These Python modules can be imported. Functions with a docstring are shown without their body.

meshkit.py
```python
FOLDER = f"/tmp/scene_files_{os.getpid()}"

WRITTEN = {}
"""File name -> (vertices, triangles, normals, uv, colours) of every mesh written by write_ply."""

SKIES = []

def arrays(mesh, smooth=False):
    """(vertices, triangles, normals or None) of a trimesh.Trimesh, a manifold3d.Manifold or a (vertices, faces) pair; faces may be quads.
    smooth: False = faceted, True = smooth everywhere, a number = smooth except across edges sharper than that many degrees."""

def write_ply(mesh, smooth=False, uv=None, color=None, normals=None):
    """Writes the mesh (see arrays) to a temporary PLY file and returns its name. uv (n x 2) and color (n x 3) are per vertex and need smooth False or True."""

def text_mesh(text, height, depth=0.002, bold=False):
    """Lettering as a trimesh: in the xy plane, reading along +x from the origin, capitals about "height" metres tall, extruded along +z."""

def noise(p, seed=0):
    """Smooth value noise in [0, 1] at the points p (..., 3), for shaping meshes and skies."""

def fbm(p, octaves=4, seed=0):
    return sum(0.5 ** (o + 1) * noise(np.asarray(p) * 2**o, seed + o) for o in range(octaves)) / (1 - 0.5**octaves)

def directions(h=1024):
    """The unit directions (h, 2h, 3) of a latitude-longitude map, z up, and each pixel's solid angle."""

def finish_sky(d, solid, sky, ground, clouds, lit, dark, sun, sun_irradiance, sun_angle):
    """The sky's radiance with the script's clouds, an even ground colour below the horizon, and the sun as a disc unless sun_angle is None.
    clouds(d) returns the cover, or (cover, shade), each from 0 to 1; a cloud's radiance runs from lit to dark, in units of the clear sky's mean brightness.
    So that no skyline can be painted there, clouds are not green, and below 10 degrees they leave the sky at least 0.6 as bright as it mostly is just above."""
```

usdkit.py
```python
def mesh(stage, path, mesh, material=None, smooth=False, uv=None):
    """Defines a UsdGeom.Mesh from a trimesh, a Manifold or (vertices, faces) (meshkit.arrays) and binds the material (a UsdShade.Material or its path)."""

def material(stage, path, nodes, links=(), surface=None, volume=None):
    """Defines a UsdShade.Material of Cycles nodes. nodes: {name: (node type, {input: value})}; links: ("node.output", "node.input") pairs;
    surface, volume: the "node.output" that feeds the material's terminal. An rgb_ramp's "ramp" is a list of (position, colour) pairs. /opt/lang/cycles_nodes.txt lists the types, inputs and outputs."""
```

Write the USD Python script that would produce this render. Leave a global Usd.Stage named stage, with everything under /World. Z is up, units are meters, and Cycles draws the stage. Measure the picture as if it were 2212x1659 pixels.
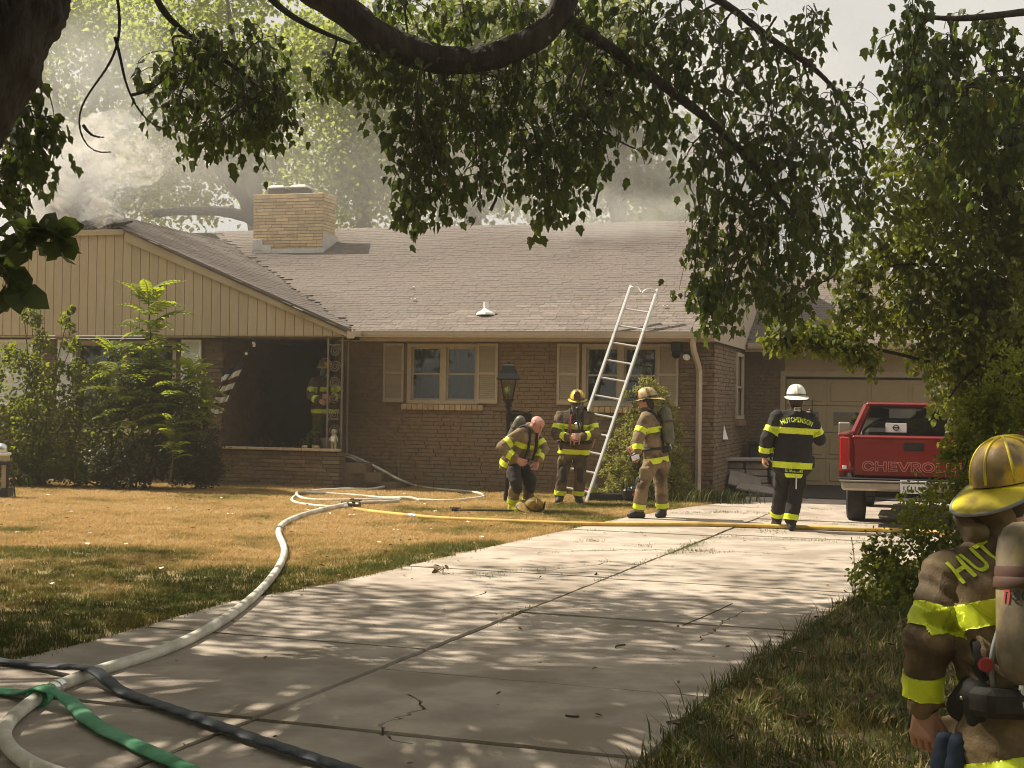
import math, random
import numpy as np, trimesh, manifold3d, usdkit, meshkit
from manifold3d import Manifold
from shapely.geometry import Polygon, LineString, Point, box as sbox
from shapely.ops import unary_union
from scipy.interpolate import CubicSpline, LinearNDInterpolator, NearestNDInterpolator
from pxr import Usd, UsdGeom, UsdLux, UsdShade, Gf, Sdf, Vt

stage = Usd.Stage.CreateInMemory()
UsdGeom.SetStageUpAxis(stage, 'Z'); UsdGeom.SetStageMetersPerUnit(stage, 1.0)
UsdGeom.Xform.Define(stage, '/World'); UsdGeom.Scope.Define(stage, '/World/Looks')

# ---------------------------------------------------------------- camera, sky, sun, exposure
EXPOSURE = 0.93
SUN_I, SKY_S = 1.25, 0.038
SUN = np.array([-1.063, 0.461, 1.38]); SUN /= np.linalg.norm(SUN)
PITCH, ROLL = 0.010806, 0.0137
cam = UsdGeom.Camera.Define(stage, '/World/Camera')
cam.CreateHorizontalApertureAttr(24.0); cam.CreateVerticalApertureAttr(18.0)
cam.CreateFocalLengthAttr(24.0 * 3100 / 2212); cam.CreateClippingRangeAttr(Gf.Vec2f(0.05, 2000))
cam.CreateExposureAttr(EXPOSURE)
_f = np.array([0, math.cos(PITCH), math.sin(PITCH)]); _u = np.array([0, -math.sin(PITCH), math.cos(PITCH)]); _r = np.array([1., 0, 0])
_R = _r * math.cos(ROLL) + _u * math.sin(ROLL); _U = _u * math.cos(ROLL) - _r * math.sin(ROLL)
CAM = np.array([0, 0, 1.65])
cam.AddTransformOp().Set(Gf.Matrix4d(*[float(x) for r in (list(_R) + [0], list(_U) + [0], list(-_f) + [0], list(CAM) + [1]) for x in r]))
sky = UsdLux.DomeLight.Define(stage, '/World/sky')
sky_m = usdkit.material(stage, '/World/Looks/sky', {
    'tc': ('texture_coordinate', {}),
    's': ('sky_texture', {'sky_type': 'single_scattering', 'sun_disc': False, 'sun_elevation': float(math.asin(SUN[2])), 'sun_rotation': float(math.atan2(SUN[0], SUN[1])), 'altitude': 450.0, 'air_density': 1.0, 'aerosol_density': 4.0, 'ozone_density': 1.0}),
    'n': ('noise_texture', {'scale': 2.2, 'detail': 6.0, 'roughness': 0.55}),
    'r': ('rgb_ramp', {'ramp': [(0.0, (.62, .62, .62)), (0.45, (.8, .8, .8)), (0.75, (1., 1., 1.))]}),
    'm': ('mix_color', {'blend_type': 'mix', 'b': (11.5, 11.0, 10.0)}),
    'b': ('background_shader', {'strength': SKY_S})},
    [('tc.generated', 'n.vector'), ('n.fac', 'r.fac'), ('r.color', 'm.fac'), ('s.color', 'm.a'), ('m.result', 'b.color')], surface='b.background')
UsdShade.MaterialBindingAPI.Apply(sky.GetPrim()).Bind(sky_m)
sun = UsdLux.DistantLight.Define(stage, '/World/sun')
sun.CreateIntensityAttr(SUN_I); sun.CreateNormalizeAttr(True); sun.CreateAngleAttr(0.53); sun.CreateColorAttr(Gf.Vec3f(1.0, 0.9, 0.74))
_z = SUN; _x = np.cross([0, 0, 1], _z); _x /= np.linalg.norm(_x); _y = np.cross(_z, _x)
sun.AddTransformOp().Set(Gf.Matrix4d(*[float(x) for r in (list(_x) + [0], list(_y) + [0], list(_z) + [0], [0, 0, 30, 1]) for x in r]))

# ---------------------------------------------------------------- helpers
rng = np.random.default_rng(7); random.seed(7)
_used = {}
def numbered(parent, name):
    k = (parent, name); n = _used.get(k, -1) + 1; _used[k] = n
    return f'{parent}/{name}' if n == 0 else f'{parent}/{name}_{n:03d}'
def path(p): return '/World' if p is None else (p if isinstance(p, str) else str(p.GetPath()))
def tag(o, label=None, cat=None, group=None, kind=None):
    p = o if isinstance(o, Usd.Prim) else o.GetPrim()
    for k, v in (('label', label), ('category', cat), ('group', group), ('kind', kind)):
        if v: p.SetCustomDataByKey(k, v)
    return p
def cat(parts):
    """joins (v, f) arrays, trimeshes and manifolds into one (v, f)"""
    vs, fs, n = [], [], 0
    for p in parts:
        v, f = p if isinstance(p, tuple) else meshkit.arrays(p)[:2]
        f = np.asarray(f)
        if f.shape[1] == 4: f = np.vstack([f[:, [0, 1, 2]], f[:, [0, 2, 3]]])
        vs.append(np.asarray(v, float)); fs.append(f + n); n += len(v)
    return np.vstack(vs), np.vstack(fs)
def obj(name, mesh, m, parent=None, smooth=False, label=None, kind=None):
    if isinstance(mesh, list): mesh = cat(mesh)
    p = numbered(path(parent), name)
    g = usdkit.mesh(stage, p, mesh, m, smooth=smooth)
    return tag(g, label, kind=kind)
def thing(name, label, cat_, loc=(0, 0, 0), rz=0, group=None):
    x = UsdGeom.Xform.Define(stage, numbered('/World', name)); x.AddTranslateOp().Set(Gf.Vec3d(*map(float, loc)))
    if rz: x.AddRotateZOp().Set(float(rz))
    return tag(x, label, cat_, group)
def dup(src, loc, rz, label=None, group=None):
    was = src.GetCustomData(); base = src.GetName()
    x = UsdGeom.Xform.Define(stage, numbered('/World', base)); x.AddTranslateOp().Set(Gf.Vec3d(*map(float, loc)))
    x.AddRotateZOp().Set(float(rz))
    p = x.GetPrim(); p.GetReferences().AddInternalReference(src.GetPath()); p.SetInstanceable(True)
    return tag(p, label or was['label'], was['category'], group or was.get('group'))

def box(x0, y0, z0, x1, y1, z1):
    v = np.array([[x, y, z] for x in (x0, x1) for y in (y0, y1) for z in (z0, z1)], float)
    f = np.array([[0, 1, 3, 2], [4, 6, 7, 5], [0, 4, 5, 1], [2, 3, 7, 6], [0, 2, 6, 4], [1, 5, 7, 3]])
    return v, np.vstack([f[:, [0, 1, 2]], f[:, [0, 2, 3]]])
def cbox(c, s, ch=0.01, rot=None):
    """chamfered box: centre, size"""
    h = np.asarray(s, float) / 2; ch = min(ch, h.min() * .9); P = []
    for sx in (-1, 1):
        for sy in (-1, 1):
            for sz in (-1, 1):
                for k in range(3):
                    d = np.array([h[0] - ch, h[1] - ch, h[2] - ch]); d[k] = h[k]; P.append(d * (sx, sy, sz))
    hull = trimesh.convex.convex_hull(np.array(P)); v = np.array(hull.vertices)
    if rot is not None: v = v @ np.asarray(rot).T
    return v + np.asarray(c), np.array(hull.faces)
def rot(ax, deg):
    return trimesh.transformations.rotation_matrix(math.radians(deg), {'x': [1, 0, 0], 'y': [0, 1, 0], 'z': [0, 0, 1]}.get(ax, ax) if isinstance(ax, str) else ax)[:3, :3]
def xf(m, R=None, t=(0, 0, 0), s=1):
    v, f = m if isinstance(m, tuple) else meshkit.arrays(m)[:2]
    v = np.asarray(v) * s
    if R is not None: v = v @ np.asarray(R).T
    return v + np.asarray(t, float), f
def tube(pts, r, sides=8, caps=True, flat=None):
    """tube along a polyline; flat = (width, height) factors with the width kept level"""
    p = np.asarray(pts, float); n = len(p); r = np.broadcast_to(np.asarray(r, float), (n,))
    t = np.gradient(p, axis=0); t /= np.linalg.norm(t, axis=1, keepdims=True) + 1e-12
    a = np.zeros_like(p)
    ref = np.array([0, 0, 1.]) if (abs(t[0, 2]) < .9 or flat) else np.array([1., 0, 0])
    a0 = np.cross(t[0], ref); a0 /= np.linalg.norm(a0) + 1e-12
    for i in range(n):
        if flat: a0 = np.cross(t[i], [0, 0, 1.])
        a0 = a0 - t[i] * (a0 @ t[i]); a0 /= np.linalg.norm(a0) + 1e-12; a[i] = a0
    b = np.cross(t, a); w, h = flat or (1, 1)
    an = np.arange(sides) * 2 * np.pi / sides
    v = p[:, None] + r[:, None, None] * (w * np.cos(an)[None, :, None] * a[:, None] + h * np.sin(an)[None, :, None] * b[:, None])
    i, j = np.meshgrid(np.arange(n - 1), np.arange(sides), indexing='ij')
    q = np.stack([i * sides + j, i * sides + (j + 1) % sides, (i + 1) * sides + (j + 1) % sides, (i + 1) * sides + j], -1).reshape(-1, 4)
    f = np.vstack([q[:, [0, 2, 1]], q[:, [0, 3, 2]]]); v = v.reshape(-1, 3)
    if caps:
        k = len(v); v = np.vstack([v, p[0], p[-1]]); J = np.arange(sides)
        f = np.vstack([f, np.stack([np.full(sides, k), J, (J + 1) % sides], 1), np.stack([np.full(sides, k + 1), (n - 1) * sides + (J + 1) % sides, (n - 1) * sides + J], 1)])
    return v, f
def spline(pts, n=60):
    p = np.asarray(pts, float); d = np.r_[0, np.cumsum(np.linalg.norm(np.diff(p, axis=0), axis=1) ** .5 + 1e-9)]
    return CubicSpline(d, p)(np.linspace(0, d[-1], n))
def revolve(profile, sides=24, R=None, t=(0, 0, 0)):
    pr = np.asarray(profile, float); n = len(pr); an = np.arange(sides) * 2 * np.pi / sides
    v = np.stack([pr[:, None, 0] * np.cos(an), pr[:, None, 0] * np.sin(an), np.broadcast_to(pr[:, None, 1], (n, sides))], -1).reshape(-1, 3)
    i, j = np.meshgrid(np.arange(n - 1), np.arange(sides), indexing='ij')
    q = np.stack([i * sides + j, i * sides + (j + 1) % sides, (i + 1) * sides + (j + 1) % sides, (i + 1) * sides + j], -1).reshape(-1, 4)
    return xf((v, np.vstack([q[:, [0, 1, 2]], q[:, [0, 2, 3]]])), R, t)
def prism(poly, h, z=0):
    g = trimesh.creation.extrude_polygon(poly, h, engine='earcut'); return np.array(g.vertices) + (0, 0, z), np.array(g.faces)
def upright(poly, th, y):
    """polygon in (x, z) as a panel of thickness th whose front face is at y"""
    v, f = prism(poly, th); return np.stack([v[:, 0], y + th - v[:, 2], v[:, 1]], 1), f
def sheet(x0, y0, x1, y1, z): return np.array([[x0, y0, z], [x1, y0, z], [x1, y1, z], [x0, y1, z]], float), np.array([[0, 1, 2], [0, 2, 3]])
def instances(tmpl, pos, ax, nm, size):
    """copies of a template lying in its xy plane (y along ax, z along nm): one (v, f)"""
    tv, tf = tmpl; pos = np.asarray(pos, float); ax = np.asarray(ax, float); nm = np.asarray(nm, float)
    ax = ax / (np.linalg.norm(ax, axis=1, keepdims=True) + 1e-9); nm = nm - ax * (nm * ax).sum(1, keepdims=True)
    nm = nm / (np.linalg.norm(nm, axis=1, keepdims=True) + 1e-9); sx = np.cross(ax, nm); s = np.broadcast_to(np.asarray(size, float), (len(pos),))[:, None, None]
    v = pos[:, None] + s * (tv[None, :, :1] * sx[:, None] + tv[None, :, 1:2] * ax[:, None] + tv[None, :, 2:] * nm[:, None])
    f = tf[None] + (np.arange(len(pos)) * len(tv))[:, None, None]
    return v.reshape(-1, 3), f.reshape(-1, 3)
def inview(p, m=1.0):
    d = np.asarray(p, float) - CAM; z = d @ _f
    return (z > 1) & (np.abs(d @ _R) < z * .3568 * m) & (np.abs(d @ _U) < z * .2676 * m)
def pieces(parent, name, plural, meshes, mats, centers, most=300, smooth=False):
    """one Mesh prim for each of the pieces that show largest, the rest joined into one part"""
    c = np.asarray(centers, float); d = np.linalg.norm(c - CAM, axis=1) + np.where(inview(c), 0, 1000.)
    order = np.argsort(d, kind='stable'); mats = mats if isinstance(mats, list) else [mats]
    for i in order[:most]: obj(name, meshes[i], mats[i % len(mats)], parent, smooth=smooth)
    rest = [[meshes[i] for i in order[most:] if i % len(mats) == k] for k in range(len(mats))]
    for k, r in enumerate(rest):
        if r: obj(plural, r, mats[k], parent, smooth=smooth, kind='stuff')

# ---------------------------------------------------------------- materials
def mat(name, c1, c2=None, scale=6.0, rough=.75, bump=0.0, bscale=None, bdist=.02, metal=0.0, spec=.4, vary=0.0, detail=5.0, stretch=(1, 1, 1), ramp=None, world=False, c3=None, s3=1.0, coat=0.0, trans=0.0):
    c2 = c1 if c2 is None else c2
    N = {'tc': ('texture_coordinate', {}), 'geo': ('geometry', {}), 'oi': ('object_info', {}), 'mp': ('mapping', {'scale': stretch}),
         'n': ('noise_texture', {'scale': scale, 'detail': detail, 'roughness': .6}),
         'r': ('rgb_ramp', {'ramp': ramp or [(.32, c1), (.68, c2)]}),
         'p': ('principled_bsdf', {'roughness': rough, 'metallic': metal, 'specular_ior_level': spec, 'coat_weight': coat})}
    L = [('geo.position' if world else 'tc.object', 'mp.vector'), ('mp.vector', 'n.vector'), ('n.fac', 'r.fac')]
    col = 'r.color'
    if c3 is not None:
        N['n3'] = ('noise_texture', {'scale': s3, 'detail': 4.0, 'roughness': .55}); N['r3'] = ('rgb_ramp', {'ramp': [(.48, (0, 0, 0)), (.62, (1, 1, 1))]}); N['m3'] = ('mix_color', {'b': c3})
        L += [('mp.vector', 'n3.vector'), ('n3.fac', 'r3.fac'), ('r3.color', 'm3.fac'), (col, 'm3.a')]; col = 'm3.result'
    if vary:
        N['a'] = ('math', {'math_type': 'add'}); N['fr'] = ('math', {'math_type': 'fraction'}); N['mr'] = ('map_range', {'to_min': 1 - vary, 'to_max': 1 + vary}); N['h'] = ('hsv', {})
        L += [('geo.random_per_island', 'a.value1'), ('oi.random', 'a.value2'), ('a.value', 'fr.value1'), ('fr.value', 'mr.value'), ('mr.result', 'h.value'), (col, 'h.color')]; col = 'h.color'
    L.append((col, 'p.base_color'))
    if bump:
        N['bn'] = ('noise_texture', {'scale': bscale or scale * 4, 'detail': 4.0}); N['b'] = ('bump', {'strength': bump, 'distance': bdist})
        L += [('mp.vector', 'bn.vector'), ('bn.fac', 'b.height'), ('b.normal', 'p.normal')]
    out = 'p.BSDF'
    return usdkit.material(stage, '/World/Looks/' + name, N, L, surface=out)
def leafmat(name, stops, tr=.45, trc=(.30, .42, .05), rough=.5, spec=.4):
    """leaves: colour varies from leaf to leaf; light shines through"""
    return usdkit.material(stage, '/World/Looks/' + name, {
        'geo': ('geometry', {}), 'oi': ('object_info', {}), 'a': ('math', {'math_type': 'add'}), 'fr': ('math', {'math_type': 'fraction'}),
        'r': ('rgb_ramp', {'ramp': stops}), 'p': ('principled_bsdf', {'roughness': rough, 'specular_ior_level': spec}),
        'g': ('mix_color', {'blend_type': 'mix', 'fac': .5, 'b': trc}), 't': ('translucent_bsdf', {}), 'm': ('mix_closure', {'fac': tr})},
        [('geo.random_per_island', 'a.value1'), ('oi.random', 'a.value2'), ('a.value', 'fr.value1'), ('fr.value', 'r.fac'), ('r.color', 'p.base_color'), ('r.color', 'g.a'), ('g.result', 't.color'), ('p.BSDF', 'm.closure1'), ('t.BSDF', 'm.closure2')], surface='m.closure')
def pane(name, tint=(.6, .62, .6)):
    return usdkit.material(stage, '/World/Looks/' + name, {'f': ('fresnel', {'IOR': 1.55}), 't': ('transparent_bsdf', {'color': tint}), 'g': ('glossy_bsdf', {'color': (1, 1, 1), 'roughness': .02}), 'm': ('mix_closure', {})},
        [('f.fac', 'm.fac'), ('t.BSDF', 'm.closure1'), ('g.BSDF', 'm.closure2')], surface='m.closure')

M = {}
M['brick'] = mat('brick', (.135, .088, .05), (.2, .132, .074), scale=9, rough=.85, bump=.5, bscale=40, bdist=.01, vary=.2, c3=(.165, .122, .074), s3=2.0)
M['brick_buff'] = mat('brick_buff', (.42, .30, .155), (.52, .38, .21), scale=9, rough=.85, bump=.5, bscale=40, bdist=.01, vary=.22)
M['mortar'] = mat('mortar', (.13, .092, .055), (.18, .13, .08), scale=20, rough=.95, bump=.3)
M['cap'] = mat('cap', (.42, .3, .19), (.52, .39, .25), scale=12, rough=.85, bump=.3, vary=.15)
M['shingle'] = mat('shingle', (.125, .102, .088), (.19, .157, .135), scale=14, rough=.9, bump=.5, bscale=120, bdist=.006, vary=.17)
M['roofdeck'] = mat('roofdeck', (.12, .1, .09), rough=.95)
M['siding'] = mat('siding', (.36, .285, .18), (.405, .325, .205), scale=3, rough=.7, bump=.12, bscale=30, vary=.05, stretch=(4, 4, .5))
M['trim'] = mat('trim', (.34, .275, .175), (.38, .31, .2), scale=4, rough=.6, vary=.05)
M['stucco'] = mat('stucco', (.36, .295, .22), (.4, .33, .25), scale=5, rough=.8, bump=.1)
M['gutter'] = mat('gutter', (.40, .32, .24), (.45, .365, .275), scale=3, rough=.5)
M['white'] = mat('white', (.74, .73, .7), (.8, .79, .76), scale=5, rough=.5)
M['cream'] = mat('cream', (.36, .295, .21), (.41, .335, .24), scale=5, rough=.6, vary=.04)
M['shutter_white'] = mat('shutter_white', (.72, .74, .74), (.78, .8, .8), scale=5, rough=.5)
M['door'] = mat('door', (.30, .23, .125), (.335, .26, .145), scale=2, rough=.6, vary=.03)
M['dark_iron'] = mat('dark_iron', (.16, .13, .09), (.2, .17, .12), rough=.5, metal=.2)
M['black'] = mat('black', (.012, .012, .012), (.022, .021, .02), rough=.45)
M['black_iron'] = mat('black_iron', (.007, .007, .007), (.013, .012, .012), rough=.5, spec=.3)
M['lead'] = mat('lead', (.4, .4, .38), (.5, .5, .47), scale=8, rough=.6, metal=.2, bump=.2)
M['steel'] = mat('steel', (.62, .62, .6), (.72, .72, .7), scale=8, rough=.28, metal=1.0)
M['alu'] = mat('alu', (.58, .58, .57), (.68, .68, .66), scale=8, rough=.38, metal=.55)
M['concrete'] = mat('concrete', (.29, .245, .2), (.47, .40, .335), scale=2.6, rough=.9, bump=.5, bscale=110, bdist=.006, vary=.07, detail=12, world=True, c3=(.27, .222, .175), s3=1.1)
M['joint'] = mat('joint', (.06, .05, .035), (.12, .1, .07), scale=14, rough=1.0, bump=.4, world=True)
M['soil'] = mat('soil', (.2, .15, .07), (.34, .25, .115), scale=3, rough=1.0, bump=.6, bscale=30, world=True)
M['interior'] = mat('interior', (.03, .027, .022), rough=.9)
M['curtain'] = mat('curtain', (.26, .24, .19), (.34, .31, .25), scale=3, rough=.9, stretch=(12, 12, 1))
M['glass'] = pane('glass')
M['bark'] = mat('bark', (.014, .012, .009), (.05, .042, .032), scale=9, rough=.95, bump=1.0, bscale=14, bdist=.06, stretch=(1, 1, .25))
M['twig'] = mat('twig', (.05, .043, .03), (.09, .075, .05), scale=20, rough=.9)
M['bark_far'] = mat('bark_far', (.09, .075, .055), (.15, .13, .1), scale=3, rough=.95)
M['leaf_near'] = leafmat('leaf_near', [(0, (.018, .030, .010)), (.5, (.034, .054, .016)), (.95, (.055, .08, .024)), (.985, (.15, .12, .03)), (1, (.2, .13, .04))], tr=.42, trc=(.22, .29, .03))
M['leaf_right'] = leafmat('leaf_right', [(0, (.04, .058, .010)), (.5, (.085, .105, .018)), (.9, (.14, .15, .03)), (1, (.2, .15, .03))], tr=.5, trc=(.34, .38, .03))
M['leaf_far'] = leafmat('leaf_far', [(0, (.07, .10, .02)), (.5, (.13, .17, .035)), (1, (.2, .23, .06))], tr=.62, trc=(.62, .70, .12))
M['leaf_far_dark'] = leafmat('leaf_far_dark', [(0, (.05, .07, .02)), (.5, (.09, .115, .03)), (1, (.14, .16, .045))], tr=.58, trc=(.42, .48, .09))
M['leaf_bush'] = leafmat('leaf_bush', [(0, (.04, .055, .006)), (.5, (.11, .135, .014)), (.92, (.2, .22, .025)), (1, (.32, .27, .04))], tr=.48, trc=(.48, .54, .03), spec=.2)
M['leaf_brown'] = leafmat('leaf_brown', [(0, (.03, .034, .012)), (.5, (.055, .055, .018)), (1, (.085, .075, .026))], tr=.3, trc=(.12, .13, .03))
M['leaf_frond'] = leafmat('leaf_frond', [(0, (.08, .11, .010)), (.5, (.15, .19, .016)), (1, (.24, .27, .025))], tr=.52, trc=(.6, .68, .03), spec=.2)
M['leaf_juniper'] = leafmat('leaf_juniper', [(0, (.13, .14, .03)), (.5, (.24, .235, .06)), (1, (.36, .33, .10))], tr=.4, trc=(.5, .5, .1), spec=.15)
M['litter'] = mat('litter', (.13, .08, .035), (.26, .17, .08), scale=20, rough=.9, vary=.4)
M['paper'] = mat('paper', (.78, .75, .68), (.84, .82, .76), rough=.8, vary=.06)
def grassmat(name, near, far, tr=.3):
    """blades: dry straw and green patches by place, the right side also dimmed as if shaded, with a random tone for each blade"""
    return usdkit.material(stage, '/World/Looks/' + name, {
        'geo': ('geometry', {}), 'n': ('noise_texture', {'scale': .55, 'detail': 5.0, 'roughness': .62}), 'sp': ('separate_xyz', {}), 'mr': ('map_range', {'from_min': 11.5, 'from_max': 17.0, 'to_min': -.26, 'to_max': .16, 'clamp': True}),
        'mx': ('map_range', {'from_min': -1.6, 'from_max': 1.0, 'to_min': 0.0, 'to_max': -.21, 'clamp': True}), 'ax': ('math', {'math_type': 'add'}),  # greener and dimmer towards the right, partly shade painted into the colour
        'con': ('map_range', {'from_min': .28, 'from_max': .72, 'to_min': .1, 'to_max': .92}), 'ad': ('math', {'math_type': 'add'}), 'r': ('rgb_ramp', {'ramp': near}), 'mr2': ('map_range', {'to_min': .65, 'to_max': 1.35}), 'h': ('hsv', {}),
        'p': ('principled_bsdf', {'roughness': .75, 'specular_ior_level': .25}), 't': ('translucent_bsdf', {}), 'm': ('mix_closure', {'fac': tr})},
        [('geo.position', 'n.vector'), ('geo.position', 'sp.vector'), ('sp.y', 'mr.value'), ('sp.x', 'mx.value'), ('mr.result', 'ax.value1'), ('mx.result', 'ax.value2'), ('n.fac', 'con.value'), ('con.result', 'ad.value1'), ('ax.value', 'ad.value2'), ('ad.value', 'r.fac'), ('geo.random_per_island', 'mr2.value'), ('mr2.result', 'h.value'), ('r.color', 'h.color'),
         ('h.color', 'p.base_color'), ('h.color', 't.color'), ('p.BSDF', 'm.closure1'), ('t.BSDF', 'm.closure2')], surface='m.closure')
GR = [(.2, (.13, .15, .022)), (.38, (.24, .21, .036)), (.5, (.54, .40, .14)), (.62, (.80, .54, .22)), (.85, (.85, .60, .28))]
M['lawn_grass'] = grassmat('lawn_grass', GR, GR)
M['lush_grass'] = leafmat('lush_grass', [(0, (.045, .055, .01)), (.55, (.08, .09, .016)), (.82, (.15, .13, .03)), (1, (.36, .26, .10))], tr=.35, trc=(.16, .2, .03))
M['weed'] = leafmat('weed', [(0, (.08, .10, .025)), (.6, (.14, .15, .04)), (1, (.26, .22, .09))], tr=.3, trc=(.2, .25, .05))
# ---------------------------------------------------------------- ground, driveway, lawn
LEFT_EDGE = [(-6.2, 2.5), (-3.75, 6.6), (-3.101, 8.776), (-2.774, 9.591), (-2.454, 10.748), (-2.222, 11.507), (-1.632, 12.664), (-1.3, 13.439), (-0.723, 14.884), (0.27, 17.279), (1.47, 20.008), (2.47, 22.043), (3.335, 23.381), (3.9, 24.2)]
RIGHT_EDGE = [(-0.8, 2.5), (0.641, 6.636), (1.115, 7.997), (1.512, 8.994), (2.282, 10.72), (2.97, 12.292), (4.4, 15.4), (6.2, 18.6), (8.6, 22.2), (9.3, 25.0)]
HO = np.array([3.512, 25.0, 0.0]); HA = -16.5
ca, sa = math.cos(math.radians(HA)), math.sin(math.radians(HA))
def hw(x, y, z=0): return np.array([HO[0] + ca * x - sa * y, HO[1] + sa * x + ca * y, z])
def hwv(v): v = np.asarray(v); return np.stack([HO[0] + ca * v[..., 0] - sa * v[..., 1], HO[1] + sa * v[..., 0] + ca * v[..., 1], v[..., 2]], -1)
gar_l, gar_r = hw(0.25, 4.2)[:2], hw(6.2, 4.2)[:2]
drive_poly = Polygon(LEFT_EDGE + [tuple(gar_l), tuple(gar_r)] + RIGHT_EDGE[::-1]).buffer(0)
g = struct = obj('ground', sheet(-260, -160, 260, 400, -.06), M['soil']); tag(g, kind='structure')
drive = UsdGeom.Xform.Define(stage, '/World/driveway').GetPrim(); tag(drive, kind='structure')
obj('joint_bed', prism(drive_poly.buffer(.015), .04, -.055), M['joint'], drive)
SD = np.array([2.694 + 1.245, 18.239 - 7.495]); SD /= np.linalg.norm(SD); SN = np.array([SD[1], -SD[0]]); S0 = np.array([-1.245, 7.495])
def st(s, t): return S0 + SD * s + SN * t
cracks = [[(-.45, 6.9), (-.62, 7.2), (-.5, 7.5), (-.56, 8.0)], [(-2.3, 6.7), (-1.95, 7.05), (-1.6, 7.4)], [(-1.9, 11.0), (-1.0, 11.6), (-.35, 12.0), (-.2, 12.35)], [(-.5, 13.6), (.3, 13.9), (.9, 14.5), (1.0, 15.0)],
          [(1.3, 9.9), (1.55, 10.6), (1.85, 11.35)], [(2.0, 13.2), (2.9, 14.0), (3.4, 14.2)], [(.3, 15.5), (1.2, 15.9), (2.2, 16.0), (3.1, 15.7)], [(3.0, 17.6), (3.9, 17.4), (4.7, 17.6)]]
crack_shape = unary_union([LineString([np.array(a) + rng.normal(0, .02, 2) * (0 < i < 20) for i, a in enumerate(spline(np.c_[np.array(c), np.zeros(len(c))], 24)[:, :2])]).buffer(.008, cap_style=2) for c in cracks])
slines_l = [-6, -3.2, -.15, 2.05, 4.05, 6.3, 8.5, 10.9, 13.4, 16.0, 19, 23]
slines_r = [-6, -3.2, -.15, 1.35, 3.9, 6.2, 8.6, 11.2, 13.8, 16.4, 19.2, 23]
for lines, t0, t1 in ((slines_l, -9, 0), (slines_r, 0, 9)):
    for a, b in zip(lines[:-1], lines[1:]):
        P = Polygon([st(a, t0), st(b, t0), st(b, t1), st(a, t1)]).intersection(drive_poly).buffer(-.018)
        P = P.difference(crack_shape)
        for q in getattr(P, 'geoms', [P]):
            if q.area > .15:
                e = np.array(q.exterior.segmentize(.12).coords)[:-1]; e = e + rng.normal(0, .004, e.shape)
                qq = Polygon(e).buffer(0)
                for q2 in getattr(qq, 'geoms', [qq]):
                    if q2.area > .1: obj('slab', prism(q2, .045 , -.045 + rng.uniform(-.006, .006)), M['concrete'], drive)
lawn_poly = Polygon([(-16, 3.5), (-6.2, 2.5)] + LEFT_EDGE[1:] + [tuple(hw(.2, -.1)[:2]), tuple(hw(-19, -.1)[:2]), (-17, 12)]).buffer(0).difference(drive_poly.buffer(.02))
verge_poly = Polygon(RIGHT_EDGE[:6] + [(4.4, 15.4), (12, 17), (12, 2.5)]).buffer(0).difference(drive_poly.buffer(.02))
lw = obj('lawn', [prism(p, .05, -.058) for p in getattr(lawn_poly, 'geoms', [lawn_poly])], M['soil']); tag(lw, kind='structure')
vg = obj('verge', [prism(p, .05, -.058) for p in getattr(verge_poly, 'geoms', [verge_poly])], M['soil']); tag(vg, kind='structure')

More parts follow.
